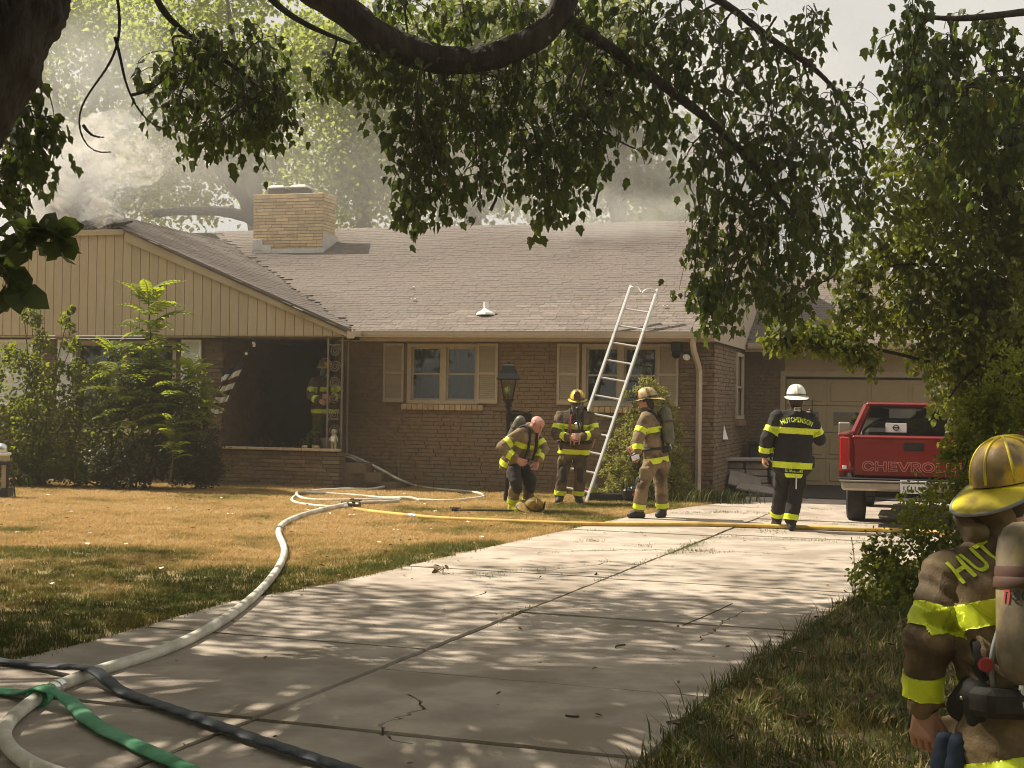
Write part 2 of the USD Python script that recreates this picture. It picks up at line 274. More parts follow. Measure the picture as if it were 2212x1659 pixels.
def tuft(n, h, w, spread, seed, lean=.5):
    r = np.random.default_rng(seed); V, F = [], []
    for i in range(n):
        b = r.normal(0, spread, 2); a = r.uniform(0, 6.283); l = h * r.uniform(.5, 1.1); le = lean * r.uniform(.2, 1.2) * l
        d = np.array([math.cos(a), math.sin(a)]); s = np.array([-d[1], d[0]]) * w * r.uniform(.7, 1.3) / 2; k = len(V)
        m = b + d * le * .35; t = b + d * le
        V += [(*(b - s), 0), (*(b + s), 0), (*(m + s * .8), l * .6), (*(m - s * .8), l * .6), (*t, l * .92)]
        F += [(k, k + 1, k + 2), (k, k + 2, k + 3), (k + 3, k + 2, k + 4)]
    return np.array(V, float), np.array(F)
def inside(poly, xy):
    import shapely
    return shapely.contains_xy(poly, xy[:, 0], xy[:, 1])
def field(name, poly, bounds, dens, protos, m, scale=(.75, 1.3), z=-.01, label=None, cat_=None):
    x0, y0, x1, y1 = bounds; n = int((x1 - x0) * (y1 - y0) * dens)
    xy = np.c_[rng.uniform(x0, x1, n), rng.uniform(y0, y1, n)]
    keep = inside(poly, xy); P = np.c_[xy, np.full(n, z)]; keep &= inview(P, 1.12); P = P[keep]
    pi = UsdGeom.PointInstancer.Define(stage, numbered('/World', name)); paths = []
    for i, t in enumerate(protos):
        q = f'{pi.GetPath()}/tuft_{i:03d}'; usdkit.mesh(stage, q, t, m); paths.append(Sdf.Path(q))
    pi.CreatePrototypesRel().SetTargets(paths)
    pi.CreatePositionsAttr(Vt.Vec3fArray.FromNumpy(P.astype(np.float32)))
    pi.CreateProtoIndicesAttr(Vt.IntArray.FromNumpy(rng.integers(0, len(protos), len(P)).astype(np.int32)))
    a = rng.uniform(0, 6.283, len(P)); q = np.stack([np.cos(a / 2), 0 * a, 0 * a, np.sin(a / 2)], 1)
    pi.CreateOrientationsAttr(Vt.QuathArray([Gf.Quath(float(w), 0, 0, float(k)) for w, _, _, k in q]))
    s = rng.uniform(*scale, len(P)); pi.CreateScalesAttr(Vt.Vec3fArray.FromNumpy(np.stack([s, s, s], 1).astype(np.float32)))
    tag(pi, label, cat_, kind='stuff'); return pi
lawn_t = [tuft(22, .05, .006, .05, 10 + i, 1.1) for i in range(5)]
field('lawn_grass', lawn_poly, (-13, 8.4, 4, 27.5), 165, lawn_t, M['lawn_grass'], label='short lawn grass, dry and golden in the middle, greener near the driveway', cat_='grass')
lush_t = [tuft(16, .15, .008, .06, 30 + i, .9) for i in range(5)]
field('verge_grass', verge_poly, (.4, 5.6, 6, 14), 130, lush_t, M['lush_grass'], (.35, 1.15), label='long shaded grass at the right of the driveway', cat_='grass')
edge = drive_poly.exterior.buffer(.09)
edge_t = [tuft(12, .055, .006, .05, 60 + i, .9) for i in range(4)]
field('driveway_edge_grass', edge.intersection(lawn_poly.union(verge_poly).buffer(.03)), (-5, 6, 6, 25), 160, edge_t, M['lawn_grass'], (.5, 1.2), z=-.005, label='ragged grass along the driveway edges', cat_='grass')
# weeds in the joints and cracks
wl = [LineString([st(s0, 0), st(s1, 0)]) for s0, s1 in ((3.2, 11.5), (8, 11), (8.4, 10))] + [LineString([st(s, -3), st(s, 3.5)]) for s in (10.9, 13.4, 13.8, 16.2)] + [LineString(c) for c in cracks[3:4] + cracks[6:8]]
weed_spots = []
for l in wl:
    u = 0.0
    while u < l.length:
        if rng.random() < .42 + .3 * math.sin(u * 2.1): weed_spots.append(np.array(l.interpolate(u).coords[0]) + rng.normal(0, .03, 2))
        u += .07
for cx, cy, rx in [(*(2.74, 21.371), .45), (*(3.177, 21.534), .3), (*(3.662, 21.53), .35), (*(4.647, 22.433), .4), (*(3.26, 18.451), .25), (*(2.047, 15.926), .25), (*(1.478, 16.455), .15), (*(0.974, 16.924), .2), (*(-0.131, 13.394), .12)]:
    weed_spots += [np.array([cx, cy]) + rng.normal(0, 1, 2) * (rx * .5, .12) for _ in range(int(70 * rx))]
W_ = np.array(weed_spots); Wt = [tuft(10, .04, .006, .045, 90 + i, 1.6) for i in range(4)]
parts = [xf(Wt[i % 4], rot('z', rng.uniform(0, 360)), (p[0], p[1], -.01), rng.uniform(.5, 1.2)) for i, p in enumerate(W_)]
tag(obj('joint_weeds', parts, M['weed']), 'small weeds growing from the joints and cracks of the driveway', 'weeds', kind='stuff')
# dry leaves lying about
def flatleaf():
    v = np.array([[0, -.5, 0], [.3, -.1, .06], [.22, .3, .1], [0, .55, .02], [-.25, .25, .09], [-.3, -.12, .05], [0, 0, -.02]], float); return v, np.array([[6, i, (i + 1) % 6] for i in range(6)])
def litter(name, poly, bounds, n, size, label, m, z=.015, lush=0.):
    x0, y0, x1, y1 = bounds; xy = np.c_[rng.uniform(x0, x1, n), rng.uniform(y0, y1, n)]; xy = xy[inside(poly, xy)]; k = len(xy)
    P = np.c_[xy, z + rng.uniform(0, lush, k)]; a = rng.uniform(0, 6.283, k); ax = np.c_[np.cos(a), np.sin(a), rng.normal(0, .25, k)]
    tag(obj(name, instances(flatleaf(), P, ax, np.c_[rng.normal(0, .35, (k, 2)), np.ones(k)], rng.uniform(*size, k)), m), label, 'leaves', kind='stuff')
litter('dry_leaves', verge_poly, (.5, 5.6, 5, 12), 1500, (.035, .085), 'brown dry leaves strewn through the grass right of the driveway', M['litter'], .03, .06)
litter('lawn_leaves', lawn_poly, (-10, 9, 3, 26), 700, (.03, .07), 'brown dry leaves scattered over the lawn', M['litter'], .03)
litter('driveway_leaves', drive_poly, (-4, 6, 5, 22), 150, (.02, .05), 'brown leaf bits scattered over the driveway', M['litter'], .012)
def stick(p, q, r, label):
    pts = spline([(*p, r), (*(np.array(p) * .6 + np.array(q) * .4 + rng.normal(0, .02, 2)), r * 1.2), (*q, r)], 8)
    tag(obj('stick', tube(pts, r, 6), M['twig']), label, 'stick')
stick((1.279, 10.589), (1.828, 11.766), .0045, 'long thin dark stick lying straight on the right lane of the driveway')
stick((0.304, 7.504), (0.371, 7.486), .006, 'short thick brown stick low on the driveway')
stick((0.716, 9.6), (0.786, 9.695), .007, 'short dark twig in the middle of the right lane')
stick((0.816, 7.375), (0.912, 7.476), .007, 'brown twig by the lower right driveway edge')
for i, (px, py, lb) in enumerate([(*(-0.658, 13.583), 'crumpled dark brown leaf curled up on the left lane of the driveway'), (*(0.82, 13.57), 'small brown curled leaf on the centre joint'), ]):
    k = 9 if i == 0 else 1; P = np.c_[np.full(k, px) + rng.normal(0, .03, k), np.full(k, py) + rng.normal(0, .03, k), np.abs(rng.normal(.03, .02, k))]
    tag(obj('curled_leaf', instances(flatleaf(), P, rng.normal(0, 1, (k, 3)), rng.normal(0, 1, (k, 3)), (.07 if i == 0 else .09)), M['litter']), lb, 'leaf')
scraps = [(113,1272,'beside the deep shade at the left of the lawn'), (348,1238,'in the middle of the shaded green grass'), (188,1184,'on the left green lawn near the shade edge'), (272,1184,'just right of another at the shade edge'), (104,1075,'far left, near the bushes'), (62,1060,'beside the black lamp at the far left'), (37,1158,'at the left end of the golden grass'), (155,1112,'in the left golden grass'), (194,1160,'low in the golden grass'), (364,1105,'in the middle of the golden grass'), (497,1117,'left of the coiled hose'), (478,1082,'left of the coil by the far lawn'), (666,1108,'under the white hose bend'), (692,1104,'under the coupling of the hoses'), (712,1116,'below the yellow hose start'), (760,1119,'on golden grass under the yellow hose'), (855,1152,'right golden lawn'), (873,1072,'inside the hose coil'), (940,1111,'above the yellow hose'), (917,1095,'between the coil and the yellow hose'), (931,1150,'near the right lawn edge'), (1010,1135,'below the yellow hose by the driveway'), (1040,1168,'at the driveway edge'), (820,1180,'right of the white hose bend')]
for px, py, lb in [(p_[0], p_[1], l_) for p_, l_ in [((-3.854, 12.124), scraps[0][2]), ((-3.222, 13.293), scraps[1][2]), ((-4.517, 15.355), scraps[2][2]), ((-4.116, 15.408), scraps[3][2]), ((-7.3, 22.683), scraps[4][2]), ((-8.128, 24.23), scraps[5][2]), ((-5.673, 16.54), scraps[6][2]), ((-5.964, 19.543), scraps[7][2]), ((-4.838, 16.548), scraps[8][2]), ((-4.831, 20.307), scraps[9][2]), ((-3.806, 19.519), scraps[10][2]), ((-4.528, 22.496), scraps[11][2]), ((-2.867, 20.399), scraps[12][2]), ((-2.744, 20.758), scraps[13][2]), ((-2.491, 19.817), scraps[14][2]), ((-2.165, 19.639), scraps[15][2]), ((-1.391, 17.513), scraps[16][2]), ((-1.786, 24.129), scraps[17][2]), ((-1.069, 20.46), scraps[18][2]), ((-1.304, 21.827), scraps[19][2]), ((-0.973, 17.696), scraps[20][2]), ((-0.554, 18.737), scraps[21][2]), ((-0.331, 16.742), scraps[22][2]), ((-1.446, 15.96), scraps[23][2])]]:
    s = rng.uniform(.022, .048); v = np.array([[-1, -.5, 0], [.1, -.6, .25], [1, -.3, 0], [.8, .5, .2], [-.1, .55, .05], [-.9, .5, .3]]) * s; f = np.array([[0, 1, 4], [0, 4, 5], [1, 2, 3], [1, 3, 4]])
    tag(obj('paper_scrap', xf((v, f), rot('z', rng.uniform(0, 360)), (px, py, .045)), M['paper']), 'white scrap lying on the lawn, ' + lb, 'scrap', 'white scraps on the lawn')

# ---------------------------------------------------------------- the house (local frame: x along the front to the right, y into the house)
house = thing('brick_house', 'long low tan brick ranch house with brown shingle roof and a dark smoky porch', 'house', HO, HA)
def sub(name, parent):
    return UsdGeom.Xform.Define(stage, numbered(path(parent), name)).GetPrim()
PIT = .42; EAVE = 2.86; YE = -.5
CH, BL = .072, .39
def brick_wall(origin, du, length, height, holes=(), depth=.3, name='wall', most=0, m='brick', parent=None, z0=0.0, bl=BL, ch=CH, backing=True, store=None):
    """a wall of single bricks over a mortar core; du = direction along the face in the house frame, outside on its right hand"""
    du = np.array([du[0], du[1], 0.]); dn = np.array([du[1], -du[0], 0.]); o = np.array([origin[0], origin[1], z0])
    poly = sbox(0, 0, length, height).difference(unary_union([sbox(*h) for h in holes])) if holes else sbox(0, 0, length, height)
    core = []
    for q in getattr(poly, 'geoms', [poly]):
        v, f = prism(q, depth); core.append((o + v[:, :1] * du + v[:, 1:2] * np.array([0, 0, 1.]) - (v[:, 2:3] + .0) * dn - dn * .0, f[:, ::-1]))
    w = obj(name, core, M['mortar'], parent or house)
    meshes, cen = [], []
    for r in range(int(height / ch)):
        za, zb = r * ch + .006, (r + 1) * ch - .005; u = -((r * .37) % 1) * bl; 
        while u < length:
            L = bl * rng.choice([1, 1, 1, .5, .75]) * rng.uniform(.97, 1.03); a, b = max(u + .005, 0), min(u + L - .005, length); u += L
            if b - a < .04: continue
            spans = [(a, b)]
            for h in holes:
                if za < h[3] - .01 and zb > h[1] + .01:
                    spans = [s for (p, q) in spans for s in ((p, min(q, h[0])), (max(p, h[2]), q)) if s[1] - s[0] > .03]
            for p, q in spans:
                pr = .014 + rng.uniform(-.005, .008); v, f = box(p, 0, za, q, 1, zb)
                v = v.copy(); out = np.where(v[:, 1] < .5, pr, -.01); v[:, 2] += rng.normal(0, .0012, len(v))
                V = o + v[:, :1] * du + v[:, 2:3] * np.array([0, 0, 1.]) + out[:, None] * dn
                meshes.append((V, f)); cen.append(V.mean(0))
    return w, meshes, cen
def lay(w, meshes, cen, most, m='brick'):
    pieces(w, 'brick', 'brickwork', meshes, M[m], hwv(np.array(cen)), most)
# windows on the main wall (x0, z0, x1, z1)
win1 = (-5.63, 1.60, -4.34, 2.60); win2 = (-2.30, 1.60, -1.0, 2.60)
w, ms, cs = brick_wall((-7.15, 0), (1, 0), 7.15, 2.70, [(win1[0] + 7.15, win1[1], win1[2] + 7.15, win1[3]), (win2[0] + 7.15, win2[1], win2[2] + 7.15, win2[3])]); lay(w, ms, cs, 190)
w, ms, cs = brick_wall((0, .0), (0, 1), 4.2, 2.70, [(2.75, 1.35, 3.75, 2.62)], m='brick'); lay(w, ms, cs, 60)
w, ms, cs = brick_wall((0.02, 4.2), (1, 0), .78, 2.72); lay(w, ms, cs, 0)
w, ms, cs = brick_wall((-14.6, -.6), (1, 0), 5.43, 2.72, [(14.6 - 12.34, .95, 14.6 - 10.2, 2.62), (.15, 1.3, .15 + 0.0001, 1.3001)]); lay(w, ms, cs, 45)
w, ms, cs = brick_wall((-9.17, -.6), (0, 1), 3.2, 2.72); lay(w, ms, cs, 5)
for w_ in (box(-9.17, 2.6, 0, -6.9, 2.8, 2.74), box(-7.15, .32, 0, -6.95, 2.6, 2.74), box(-18, -.3, 0, -14.6, 0, 2.7)): obj('wall', w_, M['mortar'], house)
for w_ in (box(-17.6, 12.3, 0, 6.8, 12.5, 2.7), box(6.6, 4.5, 0, 6.8, 12.3, 2.7), box(-17.8, -.3, 0, -17.6, 12.3, 2.7), box(-.3, 4.6, 0, -.02, 9, 2.7)): obj('wall', w_, M['mortar'], house)
obj('floor', box(-17.5, .4, -.05, 6.5, 12.2, .02), M['interior'], house)
obj('porch_floor', box(-9.16, -.75, 0, -6.96, 2.58, .55), M['cap'], house)
obj('porch_ceiling', box(-9.15, -.88, 2.745, -6.3, 2.6, 2.765), M['trim'], house)
dr = obj('front_door', [cbox((-8.2, 2.57, 1.6), (.95, .05, 2.05), .008), cbox((-8.2, 2.535, 2.1), (.6, .02, .7), .005), cbox((-8.2, 2.535, 1.15), (.6, .02, .7), .005)], M['cap'], house)
for k in range(3): obj('porch_step', cbox((-6.45 + .3 * k, -.45, .23 - .09 * k + .0), (.6, .8, .46 - .15 * k), .01), M['mortar'], house)
# soffit, fascia, gutter of the main eave
obj('soffit', box(-6.9, -.46, 2.69, 0.02, .02, 2.705), M['trim'], house)
obj('fascia', box(-6.45, -.49, 2.69, 0.03, -.465, 2.86), M['trim'], house)
gp = [(-.49, 2.745), (-.60, 2.755), (-.62, 2.80), (-.61, 2.868), (-.615, 2.872), (-.595, 2.872), (-.585, 2.81), (-.57, 2.775), (-.49, 2.765)]
def extr_x(profile, x0, x1, slope=0.0):
    p = np.array(profile); n = len(p); v = np.vstack([np.c_[np.full(n, x0), p], np.c_[np.full(n, x1), p - (0, slope)]]); i = np.arange(n); j = (i + 1) % n
    caps = trimesh.creation.triangulate_polygon(Polygon(p), engine='earcut')[1]
    return v, np.vstack([np.stack([i, j, j + n], 1), np.stack([i, j + n, i + n], 1), caps, caps[:, ::-1] + n])
gt = obj('gutter', extr_x(gp, -6.42, .02, .018), M['gutter'], house)
ds = [(-.28, -.55, 2.76), (-.28, -.55, 2.62), (-.27, -.5, 2.52), (-.24, -.22, 2.3), (-.235, -.12, 2.2), (-.235, -.1, 2.0), (-.235, -.1, .25), (-.22, -.2, .1)]
obj('downspout', tube(np.array(ds), .052, 4), M['gutter'], house)
lp = obj('flood_light', [cbox((-.62, -.2, 2.6), (.16, .3, .18), .02), revolve([(0, 0), (.05, .0), (.075, .1), (.07, .11)], 14, rot('x', 110), (-.6, -.3, 2.5)), revolve([(0, 0), (.05, .0), (.075, .1), (.07, .11)], 14, rot('x', 125), (-.42, -.28, 2.48))], M['black'], house)
obj('lens', revolve([(0, .1), (.068, .1)], 14, rot('x', 125), (-.42, -.28, 2.48)), M['white'], lp)
def window(x0, z0, x1, z1, units, yf=0.0, m='cream', sill=True, blind=False):
    fr = [box(x0 - .055, yf - .03, z1 - .002, x1 + .055, yf + .1, z1 + .06), box(x0 - .055, yf - .03, z0 - .05, x0 + .02, yf + .1, z1 - .002), box(x1 - .02, yf - .03, z0 - .05, x1 + .055, yf + .1, z1 - .002), box(x0 + .02, yf - .032, z0 - .05, x1 - .02, yf + .1, z0 + .02)]
    w_ = (x1 - x0) / units
    for k in range(1, units): fr.append(box(x0 + k * w_ - .055, yf - .012, z0 + .02, x0 + k * w_ + .055, yf + .09, z1 - .002))
    f_ = obj('window', fr, M[m], house); zm = (z0 + z1) / 2
    for k in range(units):
        a, b = x0 + k * w_ + (.02 if k == 0 else .055), x0 + (k + 1) * w_ - (.02 if k == units - 1 else .055)
        for lo, hi, dy in ((z0 + .02, zm + .02, .03), (zm - .02, z1 - .002, .055)):
            t = .032; obj('sash', [box(a, yf + dy, lo, a + t, yf + dy + .022, hi), box(b - t, yf + dy, lo, b, yf + dy + .022, hi), box(a + t, yf + dy, lo, b - t, yf + dy + .022, lo + t), box(a + t, yf + dy, hi - t, b - t, yf + dy + .022, hi)], M[m], f_)
            obj('pane', box(a + t, yf + dy + .008, lo + t, b - t, yf + dy + .012, hi - t), M['glass'], f_)
    if sill:
        sl = sub('window_sill', house); n = int((x1 - x0 + .3) / .1)
        for i in range(n): obj('brick', cbox((x0 - .15 + (i + .5) * (x1 - x0 + .3) / n, yf - .02, z0 - .11), ((x1 - x0 + .3) / n - .008, .13, .105), .008), M['brick_buff'], sl)
    n = 36; xs = np.linspace(x0 - .05, x1 + .05, n); ys = yf + .32 + .03 * np.sin(xs * 40) ; top = np.c_[xs, ys, np.full(n, z1 + .05)]; bot = np.c_[xs, ys, np.full(n, z0 - .1)]
    i = np.arange(n - 1); obj('curtain', (np.vstack([top, bot]), np.vstack([np.c_[i, i + 1, i + 1 + n], np.c_[i, i + 1 + n, i + n]])), M['curtain'], house)
window(*win1, 2); window(*win2, 2)
def shutter(x0, x1, z0, z1, yf, m, louvers=0):
    t = .05; s = obj('shutter', [cbox(((x0 + x1) / 2, yf - .035, z), (x1 - x0, .035, t * (1.6 if z == z0 + .04 else 1)), .004) for z in (z0 + .04, (z0 + z1) / 2, z1 - .025)] + [cbox((x, yf - .036, (z0 + z1) / 2), (t, .035, z1 - z0), .004) for x in (x0 + t / 2, x1 - t / 2)], M[m], house)
    ms = []
    for a, b in ((z0 + .08, (z0 + z1) / 2 - .025), ((z0 + z1) / 2 + .025, z1 - .05)):
        n = int((b - a) / .035)
        for i in range(n): ms.append(cbox(((x0 + x1) / 2, yf - .03, a + (i + .5) * (b - a) / n), (x1 - x0 - 2 * t, .008, .04), .002, None))
    ms = [(np.c_[v[:, :1], (v[:, 1:2] + (v[:, 2:3] - v[:, 2:3].mean()) * .5), v[:, 2:3]], f) for v, f in ms]
    for q in ms: obj('slat', q, M[m], s)
for a, b in ((-6.15, -5.74), (-4.32, -3.92), (-2.81, -2.40), (-.99, -.61)): shutter(a, b, 1.57, 2.665, -.014, 'cream')
shutter(-10.02, -9.60, 1.36, 2.70, -.615, 'shutter_white'); shutter(-14.2, -13.28, 1.36, 2.70, -.615, 'shutter_white'); shutter(-12.72, -12.38, 1.36, 2.70, -.615, 'shutter_white')
window(-12.34, .95, -10.2, 2.62, 2, -.6, 'cream', False)
# side window in the end wall
obj('window', [box(.0, 2.75, 1.33, .05, 2.83, 2.62), box(.0, 3.67, 1.33, .05, 3.75, 2.62), box(.0, 2.83, 2.55, .05, 3.67, 2.62), box(.0, 2.83, 1.33, .07, 3.67, 1.40), box(.0, 2.83, 1.93, .04, 3.67, 1.97)], M['cream'], house)
obj('pane', box(-.02, 2.83, 1.4, -.012, 3.67, 2.55), M['glass'], house)
obj('window_sill', [cbox((.03, 2.78 + .105 * i, 1.26), (.13, .097, .12), .008) for i in range(10)], M['brick'], house)
obj('utility_cover', (np.array([[.03, 1.0, .98], [.03, 1.45, .98], [.03, 1.12, 1.24], [.10, 1.2, .98]]), np.array([[0, 1, 2], [0, 3, 2], [3, 1, 2], [0, 1, 3]])), M['white'], house, label='small white triangular cover on the end wall')
# gable end over the end wall
ge = Polygon([(-.5, 2.70), (6.0, 2.70), (6.0, EAVE + PIT * 6.45), (-.5, EAVE - .02)])
v, f = prism(ge, .05); obj('gable_panel', (np.stack([v[:, 2] + .03, v[:, 0], v[:, 1]], 1), f), M['stucco'], house)
obj('rake_trim', tube([(.09, -.52, EAVE - .03), (.09, 5.95, EAVE - .03 + PIT * 6.45)], .03, 4), M['roofdeck'], house)
# garage
obj('garage_front', [box(.8, 4.2, 2.18, 6.6, 4.4, 2.74), box(5.6, 4.2, 0, 6.6, 4.4, 2.18)], M['door'], house)
obj('garage_trim', [box(.72, 4.17, 2.19, 5.68, 4.198, 2.30), box(.72, 4.17, 0, .82, 4.198, 2.19), box(5.58, 4.17, 0, 5.68, 4.198, 2.19), box(.3, 3.72, 2.72, 6.8, 4.198, 2.74)], M['trim'], house)
gd = sub('garage_door', house); dx0, dx1 = .83, 5.57; cw = (dx1 - dx0) / 6
for r in range(4):
    z0, z1 = .03 + r * .53, .03 + (r + 1) * .53 - .012
    for c in range(6):
        a, b = dx0 + c * cw, dx0 + (c + 1) * cw - .004
        if r == 2:
            wf = obj('window_panel', [box(a, 4.25, z0, b, 4.28, z0 + .13), box(a, 4.25, z1 - .12, b, 4.28, z1), box(a, 4.25, z0 + .13, a + .14, 4.28, z1 - .12), box(b - .14, 4.25, z0 + .13, b, 4.28, z1 - .12)], M['door'], gd)
            obj('pane', box(a + .14, 4.268, z0 + .13, b - .14, 4.272, z1 - .12), M['glass'], wf)
        else: obj('panel', [box(a, 4.25, z0, b, 4.28, z1), cbox(((a + b) / 2, 4.247, (z0 + z1) / 2), (cw - .16, .02, .36), .008)], M['door'], gd)
obj('gutter', xf(extr_x(gp, .13, 6.9), None, (0, 4.22, -.03)), M['gutter'], house)
obj('fascia', box(.06, 3.72, 2.66, 6.9, 3.735, 2.83), M['trim'], house)
# roofs
def slope_deck(poly, zf, th=.03):
    v, f = prism(poly, th); v = v.copy(); v[:, 2] += zf(v[:, 0], v[:, 1]) - th - .012; return v, f
mz = lambda x, y: EAVE + PIT * (y + .5)
wz = lambda x, y: EAVE + PIT * (-6.5 - x)
wl_ = lambda x, y: EAVE + PIT * (x + 17.7)
YR = 5.95; XW = -12.1; ZR = EAVE + PIT * 6.45
main_p = Polygon([(-6.45, -.55), (.09, -.55), (.09, YR), (-12.95, YR), (-12.9, 5.9)])
wing_r = Polygon([(-6.45, -1.0), (-6.45, -.5), (-12.1, 5.1), (-12.1, .1), (-11.05, -1.0)])
rf = obj('roof', [slope_deck(main_p, mz), slope_deck(wing_r, wz), slope_deck(Polygon([(-17.75, -1), (-13.15, -1), (-12.1, .1), (-12.1, 5.1), (-17.75, 5.1)]), wl_),
    slope_deck(Polygon([(.06, 3.65), (6.95, 3.65), (6.95, 8.0), (.06, 8.0)]), lambda x, y: EAVE - .03 + PIT * (y - 3.7)),
    slope_deck(Polygon([(.09, YR), (.09, 12.8), (-18, 12.8), (-18, YR)]), lambda x, y: ZR - PIT * (y - YR)), slope_deck(Polygon([(.06, 8.0), (6.95, 8.0), (6.95, 12.8), (.06, 12.8)]), lambda x, y: EAVE - .03 + PIT * (4.3 - (y - 8)) + 0 * x)], M['roofdeck'], house)
tabs, tc = [], []
def course_tabs(poly, zf, grad, u_dir, ex=.135, tw=.3, th=.009):
    """overlapping shingle tabs; grad = up-slope direction in plan, u_dir = along the courses"""
    g = np.array(grad, float); u = np.array(u_dir, float); k = math.sqrt(1 + PIT * PIT); step = ex / k
    P = np.array(poly.exterior.coords); s = P @ g; t = P @ u; n = 0
    a = s.min() - .01; row = 0
    while a < s.max():
        x = t.min() - ((row * .37) % 1) * tw
        while x < t.max():
            L = tw * rng.choice([.5, .7, 1, 1, 1.3]); m = g * (a + step * .5) + u * (x + L / 2)
            if poly.contains(Point(m)) and poly.contains(Point(m + u * L * .42)):
                dz = rng.choice([0, 0, .004]); q = []
                for (uu, ss, top) in ((x + .003, a, th + dz), (x + L - .003, a, th + dz), (x + L - .003, a + step * 1.5, .004), (x + .003, a + step * 1.5, .004)):
                    p = g * ss + u * uu; q.append([*p, zf(*p) + top + .004])
                q = np.array(q); lo = q.copy(); lo[:, 2] -= th + dz
                tabs.append((np.vstack([q, lo[:2]]), np.array([[0, 1, 2], [0, 2, 3], [4, 5, 1], [4, 1, 0], [4, 0, 3], [5, 2, 1]]))); tc.append(q.mean(0))
            x += L
        a += step; row += 1
course_tabs(main_p, mz, (0, 1), (1, 0)); course_tabs(wing_r, wz, (-1, 0), (0, 1))
course_tabs(Polygon([(.12, 3.66), (6.95, 3.66), (6.95, 7.9), (.12, 7.9)]), lambda x, y: EAVE - .03 + PIT * (y - 3.7), (0, 1), (1, 0))
pieces(rf, 'shingle', 'shingles', tabs, M['shingle'], hwv(np.array(tc)), 300)
cap_ = []
for i in range(48): cap_.append(([[x, y, z] for x, y, z in ((0.07 - i * .25, YR - .14, ZR - .045), (0.07 - i * .25, YR, ZR + .025), (.07 - i * .25, YR + .14, ZR - .045), (-.22 - i * .25, YR - .14, ZR - .06), (-.22 - i * .25, YR, ZR + .01), (-.22 - i * .25, YR + .14, ZR - .06))], [[0, 1, 4], [0, 4, 3], [1, 2, 5], [1, 5, 4], [0, 1, 2]]))
for c in cap_: obj('ridge_cap', (np.array(c[0]), np.array(c[1])), M['shingle'], rf)
WZ = EAVE + PIT * 5.6
for i in range(19):
    y = .1 + i * .25; obj('ridge_cap', (np.array([[XW - .14, y, WZ - .035], [XW, y, WZ + .03], [XW + .14, y, WZ - .035], [XW - .14, y + .29, WZ - .05], [XW, y + .29, WZ + .015], [XW + .14, y + .29, WZ - .05]]), np.array([[0, 1, 4], [0, 4, 3], [1, 2, 5], [1, 5, 4], [0, 1, 2]])), M['shingle'], rf)
# front gable: upright siding boards, rake boards
gb = sub('gable', house); bw = .1885; x = -6.62; HT = 4.755
while x > -17.5:
    a, b = x - bw + .012, x; top = lambda q: min(EAVE - .075 + PIT * min(-6.5 - q, q + 17.7), HT)
    obj('board', upright(Polygon([(a, 2.765), (b, 2.765), (b, top(b)), (a, top(a))]), .02, -.93), M['siding'], gb); x -= bw
obj('backing', upright(Polygon([(-6.6, 2.77), (-11.1, 4.66), (-13.1, 4.66), (-17.5, 2.77)]), .03, -.905), M['roofdeck'], gb)
def rake(x0, x1, s, o, d=.2, y0=-.985, th=.05):
    return upright(Polygon([(x0, EAVE + PIT * abs(x0 - o) - .03), (x1, EAVE + PIT * abs(x1 - o) - .03), (x1, EAVE + PIT * abs(x1 - o) - .03 - d), (x0, EAVE + PIT * abs(x0 - o) - .03 - d * .75)]), th, y0)
obj('rake_board', rake(-6.42, -11.08, 1, -6.5), M['trim'], gb); obj('rake_board', rake(-17.78, -13.12, 1, -17.7), M['trim'], gb)
obj('rake_board', box(-13.1, -.985, HT - .075, -11.1, -.935, HT + .03), M['trim'], gb)
obj('drip_edge', [upright(Polygon([(-6.4, EAVE - .03), (-11.1, EAVE + PIT * 4.6 - .03), (-11.1, EAVE + PIT * 4.6 + .02), (-6.4, EAVE + .02)]), .03, -1.02)], M['roofdeck'], gb)
obj('eave_end', [cbox((-6.42, -.985, 2.785), (.13, .06, .15), .01), box(-6.44, -1.0, 2.745, -6.36, -.5, 2.86)], M['gutter'], gb)
obj('soffit', box(-17.5, -.91, 2.735, -9.16, -.5, 2.755), M['trim'], house)
# burnt clipped peak of the gable
r2 = np.random.default_rng(5); ch_ = []
for i in range(13):
    xx = -13.0 + i * .15; ch_.append(cbox((xx, -.75 + r2.uniform(-.1, .1), HT + .12 + r2.uniform(-.02, .06)), (.12, .5, .05), .008, rot('x', 22 + r2.uniform(-12, 12)) @ rot('y', r2.uniform(-15, 15))))
obj('charred_boards', ch_, M['black'], gb, label='charred broken roof boards at the clipped peak')
# chimney
CX0, CX1, CY0, CY1, CZ1 = -10.998, -9.318, 4.2, 4.86, 6.133
chim = sub('chimney', house); base_z = mz(0, CY0) - .1
obj('core', box(CX0 + .015, CY0 + .015, base_z - .3, CX1 - .015, CY1 - .015, CZ1 - .05), M['mortar'], chim)
ms, nrow = [], int((CZ1 - base_z) / .072)
for r in range(nrow):
    z0 = CZ1 - .004 - (r + 1) * .072; pr = .02 if r < 2 else 0
    for (o, du, L) in (((CX0, CY0), (1, 0), CX1 - CX0), ((CX1, CY0), (0, 1), CY1 - CY0), ((CX0, CY1), (0, -1), CY1 - CY0)):
        du = np.array([*du, 0.]); dn = np.array([du[1], -du[0], 0]); u = -((r * .41) % 1) * .4
        while u < L:
            l = .4 * rng.choice([1, 1, .6, .8]); a, b = max(u + .005, 0), min(u + l - .005, L); u += l
            if b - a > .03:
                v, f = box(a, 0, z0 + .006, b, 1, z0 + .072 - .006); out = np.where(v[:, 1] < .5, .012 + pr + rng.uniform(-.003, .004), -.03)
                ms.append((np.array([o[0], o[1], 0]) + v[:, :1] * du + v[:, 2:3] * np.array([0, 0, 1.]) + out[:, None] * dn, f))
for q in ms: obj('brick', q, M['brick_buff'], chim)
